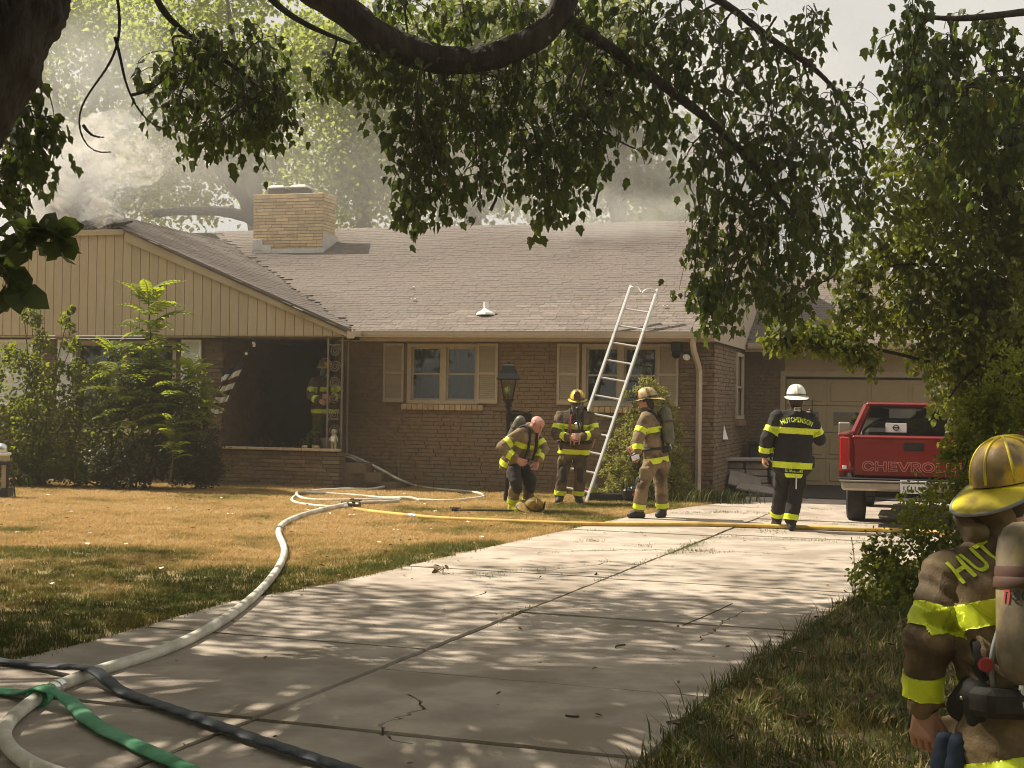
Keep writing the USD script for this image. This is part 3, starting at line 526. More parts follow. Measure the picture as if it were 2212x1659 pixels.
obj('crown', cbox(((CX0 + CX1) / 2, (CY0 + CY1) / 2, CZ1 + .004), (CX1 - CX0 + .06, CY1 - CY0 + .06, .05), .015), M['brick_buff'], chim)
for k, fx in enumerate((.24, .56)):
    xx = CX0 + fx * (CX1 - CX0) + .04; fl = obj('flue', box(xx - .17, CY0 + .15, CZ1 + .02, xx + .2, CY1 - .15, CZ1 + .17), M['roofdeck'], chim)
    obj('flue_cap', [cbox((xx + .015, (CY0 + CY1) / 2, CZ1 + .185), (.5, .56, .03), .008), revolve([(.3, 0), (.2, .06), (0, .06)], 4, rot('z', 45), (xx + .015, (CY0 + CY1) / 2, CZ1 + .2))], M['lead'], chim)
obj('flashing', [box(CX0 - .03, CY0 - .03, base_z - .05, CX1 + .03, CY0 + .0, base_z + .2), box(CX1 + .0, CY0, base_z, CX1 + .025, CY1 + .1, mz(0, CY1) + .16), cbox((CX0 + .12, CY0 - .035, base_z + .3), (.24, .02, .26), .005), cbox((CX0 + .34, CY0 - .04, base_z + .2), (.22, .02, .2), .005)], M['lead'], chim)
# roof vent, debris
vx, vy = -4.288, .36
obj('vent_pipe', [revolve([(.05, -.05), (.05, .2), (.044, .2)], 14, None, (vx, vy, mz(0, vy) + .03)), revolve([(.19, -.02), (.17, .02), (.09, .06), (.055, .1)], 14, None, (vx, vy, mz(0, vy) + .01))], M['white'], house)
for i, (vx, vy) in enumerate([(-6.279, 1.75), (-5.982, 1.05), (-0.978, .6)]):
    s = .05; obj('roof_scrap', xf((np.array([[-1, -.5, 0], [.1, -.6, .4], [1, -.3, 0], [.8, .5, .3], [-.1, .55, .2], [-.9, .5, .4]]) * s, np.array([[0, 1, 4], [0, 4, 5], [1, 2, 3], [1, 3, 4]])), None, (vx, vy, mz(0, vy) + .05)), M['white'], house, label='small white scrap lying on the shingles')
# porch posts of flat iron with scrolls
pp = sub('porch_post', house)
for xx, yy in ((-6.91, -.85), (-6.63, -.85), (-6.63, -.58)): obj('upright', cbox((xx, yy, 1.66), (.035, .035, 2.16), .004), M['dark_iron'], pp)
scr = []
for k in range(7):
    zc = .75 + k * .29; an = np.linspace(0, 4.2 * np.pi, 30); rr = np.linspace(.11, .02, 30)
    scr.append(tube(np.c_[-6.77 + rr * np.cos(an), np.full(30, -.85), zc + rr * np.sin(an)], .009, 5))
obj('scrollwork', scr + [cbox((-6.77, -.85, z), (.26, .03, .02), .003) for z in (.65, 1.25, 1.85, 2.6)], M['dark_iron'], pp)
hr0, hr1 = np.array((-6.551, -0.3, 1.337)), np.array((-5.721, -0.3, 0.9))
obj('handrail', [tube([hr0 - (.2, 0, -.02), hr0, hr1, hr1 + (.02, 0, -.1)], .014, 6), tube([hr1, hr1 * (1, 1, 0)], .01, 6)], M['dark_iron'], house)

# brick planter in front of the porch
plant = thing('brick_planter', 'low brick planter box with a flat cap in front of the porch', 'planter', HO, HA)
w, ms, cs = brick_wall((-9.5, -1.0), (1, 0), 2.9, .66, name='planter_wall', parent=plant, depth=.12, bl=.42); lay(w, ms, cs, 150)
w, ms, cs = brick_wall((-6.6, -1.0), (0, 1), .28, .66, name='planter_wall', parent=plant, depth=.1); lay(w, ms, cs, 20)
obj('planter_wall', box(-9.5, -.82, 0, -6.6, -.76, .66), M['mortar'], plant)
for i in range(8): obj('cap_stone', cbox((-9.32 + i * .364, -.99, .69), (.356, .16, .05), .01), M['cap'], plant)
obj('planter_soil', box(-9.45, -.88, .3, -6.7, -.83, .6), M['soil'], plant)
# ---------------------------------------------------------------- trees and shrubs
def leaf_maple():
    h = [(0, 0), (.14, .04), (.34, .16), (.31, .34), (.42, .58), (.24, .64), (.15, .84), (0, 1.08)]
    b = h + [(-x, y) for x, y in h[-2:0:-1]]
    v = np.array([[x, y, .32 * abs(x) - .22 * max(0, y - .5) ** 1.5] for x, y in b] + [[0, .42, -.03]], float); n = len(b)
    return v, np.array([[n, i, (i + 1) % n] for i in range(n)])
def leaf_oval(w=.3):
    v = np.array([[0, 0, 0], [w, .3, .1], [w * .85, .7, .06], [0, 1, -.08], [-w * .85, .7, .06], [-w, .3, .1]], float)
    return v, np.array([[0, 1, 5], [1, 4, 5], [1, 2, 4], [2, 3, 4]])
def leaf_quad(w=.36):
    v = np.array([[0, 0, 0], [w, .5, .14], [0, 1, -.05], [-w, .5, .14]], float); return v, np.array([[0, 1, 3], [1, 2, 3]])
MAPLE, OVAL, QUAD = leaf_maple(), leaf_oval(), leaf_quad()
def unit(a): return a / (np.linalg.norm(a, axis=-1, keepdims=True) + 1e-9)
def leaves_on_twigs(tmpl, twigs, per, size, down=.8, spread=.05, r=rng):
    """leaves set along twig polylines, hanging; returns per-leaf meshes data (positions, axes, normals, sizes)"""
    P, A = [], []
    for t in twigs:
        t = np.asarray(t); n = max(1, int(per * r.uniform(.7, 1.3))); u = np.sqrt(r.uniform(.05, 1, n)) * (len(t) - 1)
        i = np.minimum(u.astype(int), len(t) - 2); p = t[i] + (t[i + 1] - t[i]) * (u - i)[:, None]
        d = unit(t[i + 1] - t[i]); o = unit(r.normal(0, 1, (n, 3))); ax = unit(o * .75 + d * .5 + np.array([0, 0, -down]))
        P.append(p + ax * .03 + r.normal(0, spread, (n, 3))); A.append(ax)
    P, A = np.vstack(P), np.vstack(A); N = unit(r.normal(0, 1, P.shape) + np.array([0, 0, .35])); S = r.uniform(*size, len(P)) 
    return P, A, N, S
def limb(pts, r0, r1, n=40, knob=.12, seed=0, sides=12):
    p = spline(pts, n); rr = np.linspace(r0, r1, n); v, f = tube(p, rr, sides)
    k = (meshkit.fbm(v * 4.0, 4, seed) - .5) * 2; c = np.repeat(p, sides, 0); m = len(c); d = unit(v[:m] - c)
    s = np.repeat(np.r_[0, np.cumsum(np.linalg.norm(np.diff(p, axis=0), axis=1))], sides); q = meshkit.fbm(np.c_[d[:, :2] * r0 * 26, s * 3.2 + d[:, 2] * r0 * 26], 3, seed + 3)
    rid = (np.abs(2 * q - 1) * 3 - .6) * (.055 if sides > 12 else 0)
    v[:m] = c + (v[:m] - c) * (1 + knob * 2 * k[:m, None] + rid[:, None]); return v, f
def put_leaves(parent, tmpl, P, A, N, S, m, most=300):
    """the leaves that show largest as parts, the rest as one"""
    v, f = instances(tmpl, P, A, N, S); nv, nf = len(tmpl[0]), len(tmpl[1]); d = np.linalg.norm(P - CAM, axis=1) / S; d = np.where(inview(P), d, d + 1e5)
    o = np.argsort(d, kind='stable'); V = v.reshape(len(P), nv, 3)
    for i in o[:most]: obj('leaf', (V[i], tmpl[1]), m, parent)
    rest = o[most:]
    if len(rest): obj('foliage', (V[rest].reshape(-1, 3), (tmpl[1][None] + (np.arange(len(rest)) * nv)[:, None, None]).reshape(-1, 3)), m, parent, kind='stuff')
def clusters_to_twigs(cl, limbs, nsub, r, reach=1.0):
    """cl: (centre, radii); a carrying twig from the nearest limb and sub-twigs that fill and droop through each cluster"""
    L = np.vstack([np.asarray(l) for l in limbs]); carry, subs = [], []
    for c, rad in cl:
        c = np.asarray(c, float); rad = np.asarray(rad, float); d = np.linalg.norm((L - (c + (0, 0, rad[2] * .8))) * (1, 1, .7), axis=1); b = L[np.argmin(d)]
        mid = (b + c) / 2 + r.normal(0, .12, 3) + (0, 0, .12 * np.linalg.norm(b - c)); top = c + np.array([0, 0, rad[2] * .5])
        if np.linalg.norm(b - top) > .05:
            cp = spline([b, mid, top, c + r.normal(0, .3, 3) * rad], 16); carry.append(cp)
        else: cp = np.linspace(b, c, 16)
        for _ in range(nsub):
            s = cp[r.integers(7, 16)]; e = c + unit(r.normal(0, 1, 3)) * rad * r.uniform(.3, 1.45)
            m_ = (s + e) / 2 + (0, 0, .1 * np.linalg.norm(e - s)) + r.normal(0, .03, 3); subs.append(spline([s, m_, e, e + (r.normal(0, .03), r.normal(0, .03), -.12 * reach)], 9))
    return carry, subs
# --- the big shade tree in the front yard, its limbs arching over the view
r3 = np.random.default_rng(11)
tree = thing('shade_tree', 'big dark leaning maple whose thick limb arches across the top of the view', 'tree')
trunk = [(-5.174, 10.6, -0.594), (-4.809, 10.2, 0.969), (-4.298, 9.8, 2.36), (-3.804, 9.7, 3.426), (-3.46, 9.8, 4.148), (-3.299, 10.2, 4.949), (-3.09, 10.8, 6.097), (-2.711, 11.8, 7.98)]
obj('trunk', limb(trunk, .40, .2, 260, .16, 1, 72), M['bark'], tree, smooth=60)
arc = [(-3.055, 10.8, 6.133), (-2.393, 11.2, 5.435), (-1.741, 11.5, 4.994), (-1.415, 11.6, 4.794), (-1.121, 11.7, 4.605), (-0.823, 11.8, 4.489), (-0.498, 11.8, 4.44), (-0.137, 11.8, 4.499), (0.129, 11.8, 4.625), (0.317, 11.8, 4.796), (0.421, 11.8, 5.027), (0.466, 11.9, 5.443), (0.702, 12.1, 6.06)]
rlimb = [(0.336, 11.8, 4.835), (0.68, 12.1, 4.704), (1.142, 12.4, 4.485), (1.572, 12.6, 4.23), (2.03, 12.9, 3.921), (2.449, 13.1, 3.474), (2.684, 13.2, 3.149)]
rlimb2 = [(0.466, 11.9, 5.443), (1.149, 12.6, 5.429), (1.848, 12.9, 5.256), (2.304, 13.1, 4.999), (2.793, 13.4, 4.778), (3.192, 13.6, 4.345)]
llimb = [(-2.821, 11, 5.862), (-2.401, 11.6, 5.421), (-2.126, 12, 5.049), (-1.882, 12.2, 4.872), (-1.416, 12.3, 4.686)]
llimb2 = [(-2.93, 11, 5.968), (-3.089, 11.8, 5.362), (-3.023, 12.1, 4.948), (-2.827, 12.2, 4.741), (-2.568, 12.3, 4.57), (-2.287, 12.3, 4.375)]
alimbs = [spline(l, 60) for l in (trunk[3:], arc, rlimb, rlimb2, llimb, llimb2)]
obj('limb', limb(arc, .15, .085, 260, .13, 2, 48), M['bark'], tree, smooth=60)
obj('limb', limb(rlimb, .06, .022, 50, .1, 3, 9), M['bark'], tree, smooth=60); obj('limb', limb(rlimb2, .055, .018, 50, .1, 4, 9), M['bark'], tree, smooth=60)
obj('limb', limb(llimb, .05, .018, 40, .1, 5, 9), M['bark'], tree, smooth=60); obj('limb', limb(llimb2, .045, .016, 40, .1, 6, 9), M['bark'], tree, smooth=60)
for pts in ([(-3.296, 11.6, 5.07), (-3.221, 11.6, 4.619), (-3.284, 11.6, 4.355), (-3.43, 11.6, 4.127), (-3.532, 11.6, 3.9), (-3.475, 11.6, 3.676), (-3.272, 11.6, 3.611)], [(-3.257, 11.6, 4.543), (-3.189, 11.6, 4.281), (-3.13, 11.6, 4.094), (-2.976, 11.6, 3.87), (-2.788, 11.6, 3.816)], [(-3.111, 11.6, 4.075), (-2.943, 11.6, 4.134), (-2.832, 11.6, 4.229)], [(-3.5, 11.6, 3.825), (-3.424, 11.6, 3.744), (-3.33, 11.6, 3.73)],
            [(-2.786, 12.2, 4.662), (-2.663, 12.2, 4.387), (-2.523, 12.2, 4.27), (-2.265, 12.2, 4.175)], [(0.58, 12.3, 4.135), (0.862, 12.3, 3.9), (1.141, 12.3, 3.784)], [(0.657, 12.3, 4.375), (1.018, 12.3, 4.141), (1.219, 12.3, 3.945)], [(-0.197, 11.9, 3.216), (-0.141, 11.9, 3.351), (-0.086, 11.9, 3.545)]):
    obj('branch', limb(pts, .014, .004, 24, .05, 7, 6), M['bark'], tree)
def AT_(px, py, Y):
    d = _f + _R * (px - 1106) / 3100 - _U * (py - 829.5) / 3100; return CAM + d * Y / d[1]
def A_(p, rx, ry, dz=.45):
    k = p[1] / 3100.; return (np.array(p), np.array([rx * k, dz, ry * k]))
cl = [A_((-2.82, 12.2, 4.345), 70, 45), A_((-2.443, 12.3, 4.193), 85, 55), A_((-2.183, 12.2, 3.978), 55, 55), A_((-2.495, 12, 3.858), 50, 30), A_((-2.852, 12.1, 4.067), 40, 40), A_((-2.063, 12.4, 4.28), 35, 50), A_((-2.706, 12.2, 4.584), 60, 40), A_((-2.229, 12.4, 4.639), 60, 40),
    A_((-1.254, 11.9, 4.531), 55, 40), A_((-0.942, 11.9, 4.246), 65, 50), A_((-0.6, 12, 4.253), 80, 45), A_((-0.212, 12, 4.258), 80, 55), A_((0.175, 12, 4.303), 85, 65), A_((-0.867, 12, 3.938), 55, 50), A_((-0.444, 12.1, 3.924), 85, 60), A_((-0.054, 12.2, 3.988), 80, 60), A_((0.34, 12.2, 3.993), 75, 65), A_((-0.817, 11.9, 3.612), 45, 45), A_((-0.602, 11.9, 3.364), 65, 50), A_((-0.319, 12, 3.538), 55, 50), A_((0.107, 12.1, 3.657), 55, 40), A_((0.406, 12.2, 3.5), 55, 50), A_((0.327, 12.1, 3.308), 35, 25), A_((0.703, 12.3, 3.858), 45, 60), A_((0.738, 12.3, 4.217), 55, 60), A_((0.92, 12.4, 4.562), 70, 60), A_((-0.844, 11.8, 3.251), 35, 35),
    A_((-0.454, 12, 4.878), 95, 40), A_((0.012, 12.2, 4.938), 85, 45), A_((0.526, 12.2, 4.866), 70, 60), A_((-0.959, 12, 4.929), 55, 30), A_((1.064, 12.5, 5.033), 80, 50), A_((-1.572, 12.3, 4.464), 30, 30),
    A_((1.329, 12.7, 4.926), 70, 55), A_((1.809, 12.9, 5.026), 85, 60), A_((2.304, 13.1, 4.936), 75, 60), A_((2.768, 13.3, 5.143), 45, 55), A_((1.499, 12.7, 4.475), 75, 55), A_((2.024, 12.9, 4.443), 85, 60), A_((2.583, 13.2, 4.515), 75, 65), A_((3.057, 13.4, 4.434), 45, 50), A_((1.257, 12.7, 4.122), 40, 45), A_((1.642, 12.8, 3.898), 60, 55), A_((2.072, 12.9, 3.9), 75, 60), A_((2.57, 13.1, 3.942), 75, 70), A_((3.062, 13.4, 4), 75, 70), A_((1.896, 12.8, 3.467), 60, 55), A_((2.304, 13, 3.416), 75, 70), A_((2.765, 13.2, 3.534), 85, 70), A_((3.195, 13.4, 3.698), 45, 60), A_((1.68, 12.7, 3.121), 40, 45), A_((2.025, 12.8, 3.013), 55, 50), A_((1.591, 12.6, 2.681), 35, 40), A_((1.85, 12.7, 2.672), 45, 45), A_((2.194, 12.8, 2.726), 45, 50), A_((2.478, 13, 2.956), 65, 60), A_((2.855, 13.2, 3.109), 55, 60), A_((2.463, 12.9, 2.571), 45, 30), A_((1.796, 12.6, 2.48), 30, 22),
    A_((-3.649, 10.6, 3.906), 35, 50, .3), A_((-3.626, 10.4, 3.594), 35, 55, .3), A_((-3.588, 10.4, 3.358), 35, 40, .3), A_((-3.58, 10.2, 3.061), 35, 55, .3), A_((-3.491, 10.5, 3.615), 22, 35, .3)]
for px, py, rx, ry in ((930,330,90,70),(1010,230,110,80),(1080,330,90,60),(1180,330,90,70),(1250,260,90,80),(1130,130,110,60),(1330,250,70,90),(1480,110,110,90),(1560,270,110,90),(1660,260,110,90),(1680,390,110,90),(1780,300,100,90),(1620,490,90,80),(1740,500,90,90),(840,150,80,60),(1560,150,110,80),(480,160,100,70),(520,250,90,70),(1230,150,90,70),(1420,160,90,80)):
    cl.append(A_(AT_(px, py, 12.5 + .0004 * (px - 900) + r3.uniform(-.3, .5)), rx, ry, .7))
carry, subs = clusters_to_twigs(cl, alimbs, 13, r3)
P, A, N, S = leaves_on_twigs(MAPLE, subs, 8, (.05, .112), 1.1, .06, r3)
obj('twigs', [tube(c, np.linspace(.012, .005, len(c)), 5, False) for c in carry] + [tube(s, np.linspace(.005, .002, len(s)), 4, False) for s in subs], M['twig'], tree, kind='stuff')
put_leaves(tree, MAPLE, P, A, N, S, M['leaf_near'])
# its crown over the yard, above the view: spread and gapped to shape the foreground shade
r4 = np.random.default_rng(12); cp = []
while len(cp) < 1500:
    gx, gy = r4.uniform(-13, 9), r4.uniform(-9, 15.0); h = r4.uniform(6.3, 12.5)
    if gy > 12.6 and r4.random() < .6: continue
    if gy > 5.4 and -1.6 - .25 * (gy - 7) < gx < 1.7 + .3 * (gy - 7) and meshkit.fbm(np.array([gx * .62, gy * .8, 3.3]), 2, 4) > (.485 if gy > 9 else .45): continue
    if gy > 5.4 and 1.7 + .3 * (gy - 7) <= gx < 6 and meshkit.fbm(np.array([gx * .9, gy * .9, 8.3]), 2, 6) > .53: continue
    if (gx - 2.55) ** 2 / 1.1 + (gy - 4.1) ** 2 / 1.3 < 1: continue
    if gy > 10.5 and gx < -2.2 and meshkit.fbm(np.array([gx * .5, gy * .8, 1.3]), 2, 9) > .56: continue
    c = np.array([gx - .77 * h, gy + .334 * h, h])
    if c[2] - .5 < 1.65 + .285 * (c[1] + .5): continue
    cp.append(c)
cp = np.array(cp); k = 52
P = (cp[:, None] + r4.normal(0, 1, (len(cp), k, 3)) * (.42, .42, .25)).reshape(-1, 3); P = P[(P[:, 2] > 1.65 + .285 * P[:, 1] + .1) | ~inview(P)]
A = unit(r4.normal(0, 1, P.shape) + (0, 0, -.6)); N = unit(r4.normal(0, .7, P.shape) + (0, 0, 1.)); put_leaves(tree, MAPLE, P, A, N, r4.uniform(.11, .17, len(P)), M['leaf_near'], 0)
LT = np.vstack(alimbs[:2]); tw = []
for c in cp[::5]:
    b = LT[np.argmin(np.linalg.norm(LT - c, axis=1))]
    if not (inview(b) and inview((b + c) / 2)): tw.append(tube(spline([b, (b + c) / 2 + (0, 0, .4), c], 8), np.linspace(.03, .008, 8), 5, False))
obj('upper_boughs', tw, M['bark'], tree, kind='stuff')
# leaves of a low bough close on the left
near = thing('low_bough', 'cluster of large dark leaves poking in at the left edge', 'branch'); rl = np.random.default_rng(14)
st1 = spline([(-2.586, 6.3, 2.414), (-2.322, 6.25, 2.351), (-2.103, 6.2, 2.324), (-1.943, 6.2, 2.366)], 20); st2 = spline([(-2.564, 6.3, 2.313), (-2.341, 6.2, 2.225), (-2.221, 6.2, 2.206), (-2.171, 6.15, 2.063)], 20)
obj('twig', tube(st1, .006, 6), M['twig'], near); obj('twig', tube(st2, .006, 6), M['twig'], near)
P, A, N, S = leaves_on_twigs(MAPLE, [st1, st1, st2], 17, (.09, .14), .25, .02, rl); put_leaves(near, OVAL if False else leaf_oval(.34), P, A, N, S * 1.15, M['leaf_near'])

# --- dark maple limbs hanging in at the upper right
tree2 = thing('shade_tree', 'dark maple boughs hanging into the upper right corner', 'tree'); r5 = np.random.default_rng(21)
t2 = [(5.886, 12.5, -0.832), (5.606, 12.3, 2.374), (5.342, 12.2, 4.734), (5.052, 12.2, 6.315)]
b2 = [[(5.341, 12.2, 4.892), (4.669, 11.9, 4.96), (4.023, 11.7, 4.858), (3.502, 11.6, 4.787), (3.136, 11.5, 4.829)], [(5.385, 12.2, 4.339), (4.636, 11.8, 4.281), (4.069, 11.6, 4.305), (3.589, 11.5, 4.202)], [(5.429, 12.2, 3.826), (4.526, 11.8, 3.783), (3.925, 11.6, 3.777)]]
obj('trunk', limb(t2, .25, .16, 40, .14, 8, 14), M['bark'], tree2, smooth=60)
for b in b2: obj('limb', limb(b, .05, .015, 30, .1, 9, 8), M['bark'], tree2, smooth=60)
cl = [A_((3.183, 11.6, 4.707), 50, 50), A_((3.504, 11.6, 4.523), 80, 70), A_((3.911, 11.7, 4.705), 80, 70), A_((3.292, 11.5, 4.16), 45, 50), A_((3.628, 11.5, 4.016), 80, 70), A_((4.029, 11.7, 4.251), 60, 80), A_((3.888, 11.6, 3.664), 70, 60), A_((3.55, 11.6, 3.697), 50, 40), A_((3.141, 11.5, 4.307), 35, 35), A_((4.109, 11.7, 3.835), 50, 60)]
carry, subs = clusters_to_twigs(cl, [spline(b, 40) for b in b2], 12, r5); P, A, N, S = leaves_on_twigs(MAPLE, subs, 12, (.06, .112), 1.2, .05, r5)
obj('twigs', [tube(c, np.linspace(.012, .005, len(c)), 5, False) for c in carry] + [tube(s, .003, 4, False) for s in subs], M['twig'], tree2, kind='stuff'); put_leaves(tree2, MAPLE, P, A, N, S, M['leaf_near'])
# --- small-leaved tree at the right, in front of the garage
tree3 = thing('small_tree', 'yellow green small-leaved tree reaching in from the right before the garage', 'tree'); r6 = np.random.default_rng(31)
t3 = [(6.593, 15.5, -0.591), (6.332, 15.4, 1.553), (6.026, 15.3, 3.526), (5.762, 15.3, 5.257), (5.547, 15.3, 6.992)]
b3 = [[(6.384, 15.4, 1.305), (5.294, 15, 1.834), (4.208, 14.6, 2.099), (3.428, 14.3, 2.241), (2.696, 14.1, 2.329)], [(6.183, 15.3, 2.54), (5.007, 14.9, 2.984), (4.103, 14.6, 3.088), (3.444, 14.4, 2.92)], [(6.076, 15.3, 3.428), (4.853, 14.9, 3.946), (4.119, 14.7, 4.239)], [(5.867, 15.3, 4.614), (4.876, 15, 4.835), (4.19, 14.8, 4.736)], [(6.382, 15.4, 1.554), (5.22, 14.8, 2.213), (4.387, 14.4, 1.724)]]
obj('trunk', limb(t3, .16, .07, 40, .12, 10, 12), M['bark'], tree3, smooth=60)
for b in b3: obj('limb', limb(b, .035, .008, 30, .1, 11, 7), M['bark'], tree3, smooth=60)
cl = []
for p, n in (((1960, 2230, 250), 3), ((1935, 2230, 340), 4), ((1915, 2230, 430), 4), ((1880, 2230, 510), 5), ((1850, 2230, 590), 5), ((1870, 2230, 655), 5), ((1890, 2230, 710), 5), ((1990, 2230, 780), 4), ((2090, 2230, 840), 3), ((2130, 2230, 900), 2)):
    for q in np.linspace(p[0], p[1], n): cl.append((q, p[2]))
for y in (180, 260, 340, 430, 520, 610, 700, 780, 860, 930): cl += [(x_, y + 20) for x_ in ((2010 if y < 700 else 2110), 2110, 2165, 2225)]
cl2 = [(1720, 712), (1765, 728), (1820, 738), (1690, 728), (1860, 760)]
def AT_(px, py, Y):
    d = _f + _R * (px - 1106) / 3100 - _U * (py - 829.5) / 3100; return CAM + d * Y / d[1]
cl = [A_(AT_(x + r6.normal(0, 8), y + r6.normal(0, 10), 14.7 + r6.normal(0, .5) + (x - 1900) * .001), 62, 48, .5) for x, y in cl] + [A_(AT_(x, y, 14.1), 30, 16, .25) for x, y in cl2]
carry, subs = clusters_to_twigs(cl, [spline(b, 40) for b in b3], 15, r6, .4); P, A, N, S = leaves_on_twigs(OVAL, subs, 17, (.06, .105), .5, .05, r6)
obj('twigs', [tube(c, np.linspace(.009, .004, len(c)), 5, False) for c in carry] + [tube(s, .002, 4, False) for s in subs], M['twig'], tree3, kind='stuff'); put_leaves(tree3, OVAL, P, A, N, S, M['leaf_right'])
# --- shrubs
def shrub(name, label, blobs, n, size, m, tmpl=OVAL, seed=0, stems=7, most=0, base=None, down=.1, clump=26, cat_='shrub', surf=.55):
    """blobs: (centre, radii); leaves in clumps near the blobs' surfaces, a few stems inside"""
    r = np.random.default_rng(seed); s = thing(name, label, cat_); P = []
    vol = np.array([np.prod(b[1]) ** (2 / 3) for b in blobs]); 
    for (c, rad), k in zip(blobs, (n * vol / vol.sum()).astype(int)):
        m_ = max(1, k // clump); q = unit(r.normal(0, 1, (m_, 3))) * r.uniform(surf, 1.03, (m_, 1)) * rad + c
        P.append((q[:, None] + r.normal(0, 1, (m_, clump, 3)) * np.array(rad).min() * .16).reshape(-1, 3))
    P = np.vstack(P); P = P[P[:, 2] > .03]; o = unit(P - np.repeat([np.mean([b[0] for b in blobs], 0)], len(P), 0))
    A = unit(r.normal(0, .7, P.shape) + o * .7 + (0, 0, -down)); N = unit(r.normal(0, .6, P.shape) + o * .5 + (0, 0, .6))
    b0 = base or (np.mean([b[0][0] for b in blobs]), np.mean([b[0][1] for b in blobs]), 0.)
    sm = [limb([(b0[0] + r.normal(0, .1), b0[1] + r.normal(0, .06), -.02), (b0[0] * .6 + c[0] * .4, b0[1] * .6 + c[1] * .4, c[2] * .5), (c[0] + r.normal(0, .1), c[1], c[2] + rad[2] * .4)], .022, .006, 14, .05, i, 6) for i, (c, rad) in enumerate(blobs)]
    for q in sm: obj('stem', q, M['twig'], s)
    put_leaves(s, tmpl, P, A, N, r.uniform(*size, len(P)), m, most); return s
B = lambda p, rx, ry, rz: (np.array(p), np.array([rx, ry, rz]))
shrub('tall_shrub', 'tall leafy green shrub at the left edge under the siding', [B((-8.797, 25.4, 0.735), .75, .6, .8), B((-8.232, 25.4, 1.234), .65, .55, .9), B((-8.802, 25.6, 1.802), .5, .45, .8), B((-8.567, 25.6, 2.549), .28, .3, .7), B((-8.661, 25.6, 3.209), .16, .2, .35), B((-7.986, 25.6, 2.391), .25, .3, .6), B((-7.914, 25.6, 2.971), .12, .15, .35), B((-7.564, 25.6, 1.819), .35, .4, .6), B((-9.543, 25.4, 1.216), .6, .5, .9)], 9000, (.05, .1), M['leaf_bush'], seed=41)
shrub('tall_shrub', 'dense dark green shrub beneath the feathery young tree', [B((-7.457, 25.3, 0.756), .7, .55, .75), B((-6.782, 25.2, 1.013), .7, .5, .8), B((-6.329, 25.3, 1.588), .6, .45, .6), B((-5.911, 25.3, 1.022), .5, .45, .8), B((-7.01, 25.4, 1.66), .5, .4, .5), B((-7.553, 25.1, 0.357), .6, .4, .35), B((-8.443, 25.1, 0.345), .7, .4, .35)], 8500, (.045, .09), M['leaf_bush'], seed=42)
shrub('low_shrub', 'low olive brown shrub along the foot of the bushes', [B((-6.956, 24.7, 0.424), .45, .35, .32), B((-6.4, 24.7, 0.551), .5, .35, .38), B((-5.842, 24.7, 0.479), .45, .35, .35), B((-6.608, 24.6, 0.275), .6, .3, .22)], 4200, (.04, .075), M['leaf_brown'], seed=43)
shrub('round_shrub', 'dark rounded shrub against the brick beside the planter', [B((-5.453, 25.1, 0.628), .42, .4, .62), B((-5.347, 25, 0.392), .38, .35, .35)], 4200, (.035, .06), M['leaf_brown'], seed=44)
shrub('thin_shrub', 'thin hazy shrub sprays in front of the brick pier', [B((-5.581, 25.6, 1.763), .22, .25, .42), B((-5.67, 25.6, 2.175), .18, .2, .22), B((-5.493, 25.6, 1.434), .16, .2, .3)], 900, (.04, .08), M['leaf_bush'], seed=45)
js = []
for k in range(9):
    z = .16 + k * .21; w_ = .82 * (1 - (k / 9.3) ** 1.5) + .05
    for a in range(max(3, int(8 * w_))): js.append(B(np.array((2.31, 24.265, 0)) + (w_ * .62 * math.cos(a * 2.4 + k), w_ * .55 * math.sin(a * 2.4 + k) , z), .27 * (.6 + .5 * w_), .25 * (.6 + .5 * w_), .2))
shrub('dwarf_spruce', 'cone shaped olive green dwarf spruce behind the ladder foot', js, 17000, (.045, .075), M['leaf_juniper'], leaf_quad(.24), 46, down=-.35, clump=30, surf=.75)
shrub('dark_bush', 'dark small-leaved bush at the right between the truck and the near firefighter', [B((2.989, 11.6, 0.207), .20, .25, .22), B((3.21, 11.6, 0.472), .26, .3, .28), B((3.537, 11.7, 0.692), .32, .35, .36), B((3.277, 11.3, 0.141), .34, .35, .3), B((3.635, 11.4, 0.242), .4, .4, .45), B((3.804, 11.9, 1.061), .22, .3, .36), B((3.698, 12, 1.325), .14, .2, .22), B((2.908, 11, 0.018), .26, .3, .16), B((3.269, 10.9, -0.085), .36, .3, .2), B((4.1, 11.8, 0.615), .4, .4, .7), B((4.08, 12.1, 1.366), .3, .3, .45), B((4.307, 12.2, 1.721), .35, .3, .5), B((3.954, 12.2, 1.559), .18, .2, .25), B((2.955, 11.7, 0.439), .10, .15, .16)], 17000, (.028, .055), M['leaf_bush'], seed=47, clump=22)
for i, (p, lb) in enumerate([((2.965, 12.437, 0), 'thin dry weed stalk standing by the dark bush'), ((1.989, 23.979, 0), 'tuft of pale green weeds beside the ladder foot'), ((1.436, 24.433, 0), 'tuft of weeds between the ladder rails'), ((-8.442, 25.729, 0), 'small bright weed under the left bushes'), ((3.499, 23.728, 0), 'tall grass clump by the house corner'), ((3.028, 23.638, 0), 'tall grass clump by the downspout foot')]):
    if i == 0: t = [tube(spline([p, np.array(p) + (.02, 0, .25), np.array(p) + (-.01, 0, .5)], 8), .004, 5)] + [xf(leaf_oval(.2), rot('z', k * 80) @ rot('x', 40), np.array(p) + (0, 0, .1 + .04 * k), .05) for k in range(9)]
    else: t = [xf(tuft(60, .3 if i != 3 else .2, .014, .09 if i < 4 else .22, 200 + i * 9 + k, .8), None, np.array(p) + (.08 * k - .12, 0, -.02), 1.) for k in range(4 if i > 3 or i == 1 else 2)]
    tag(obj('weed_clump', t, M['weed'] if i in (0, 3) else M['lush_grass']), lb, 'weed', kind=None if i in (0, 3) else 'stuff')
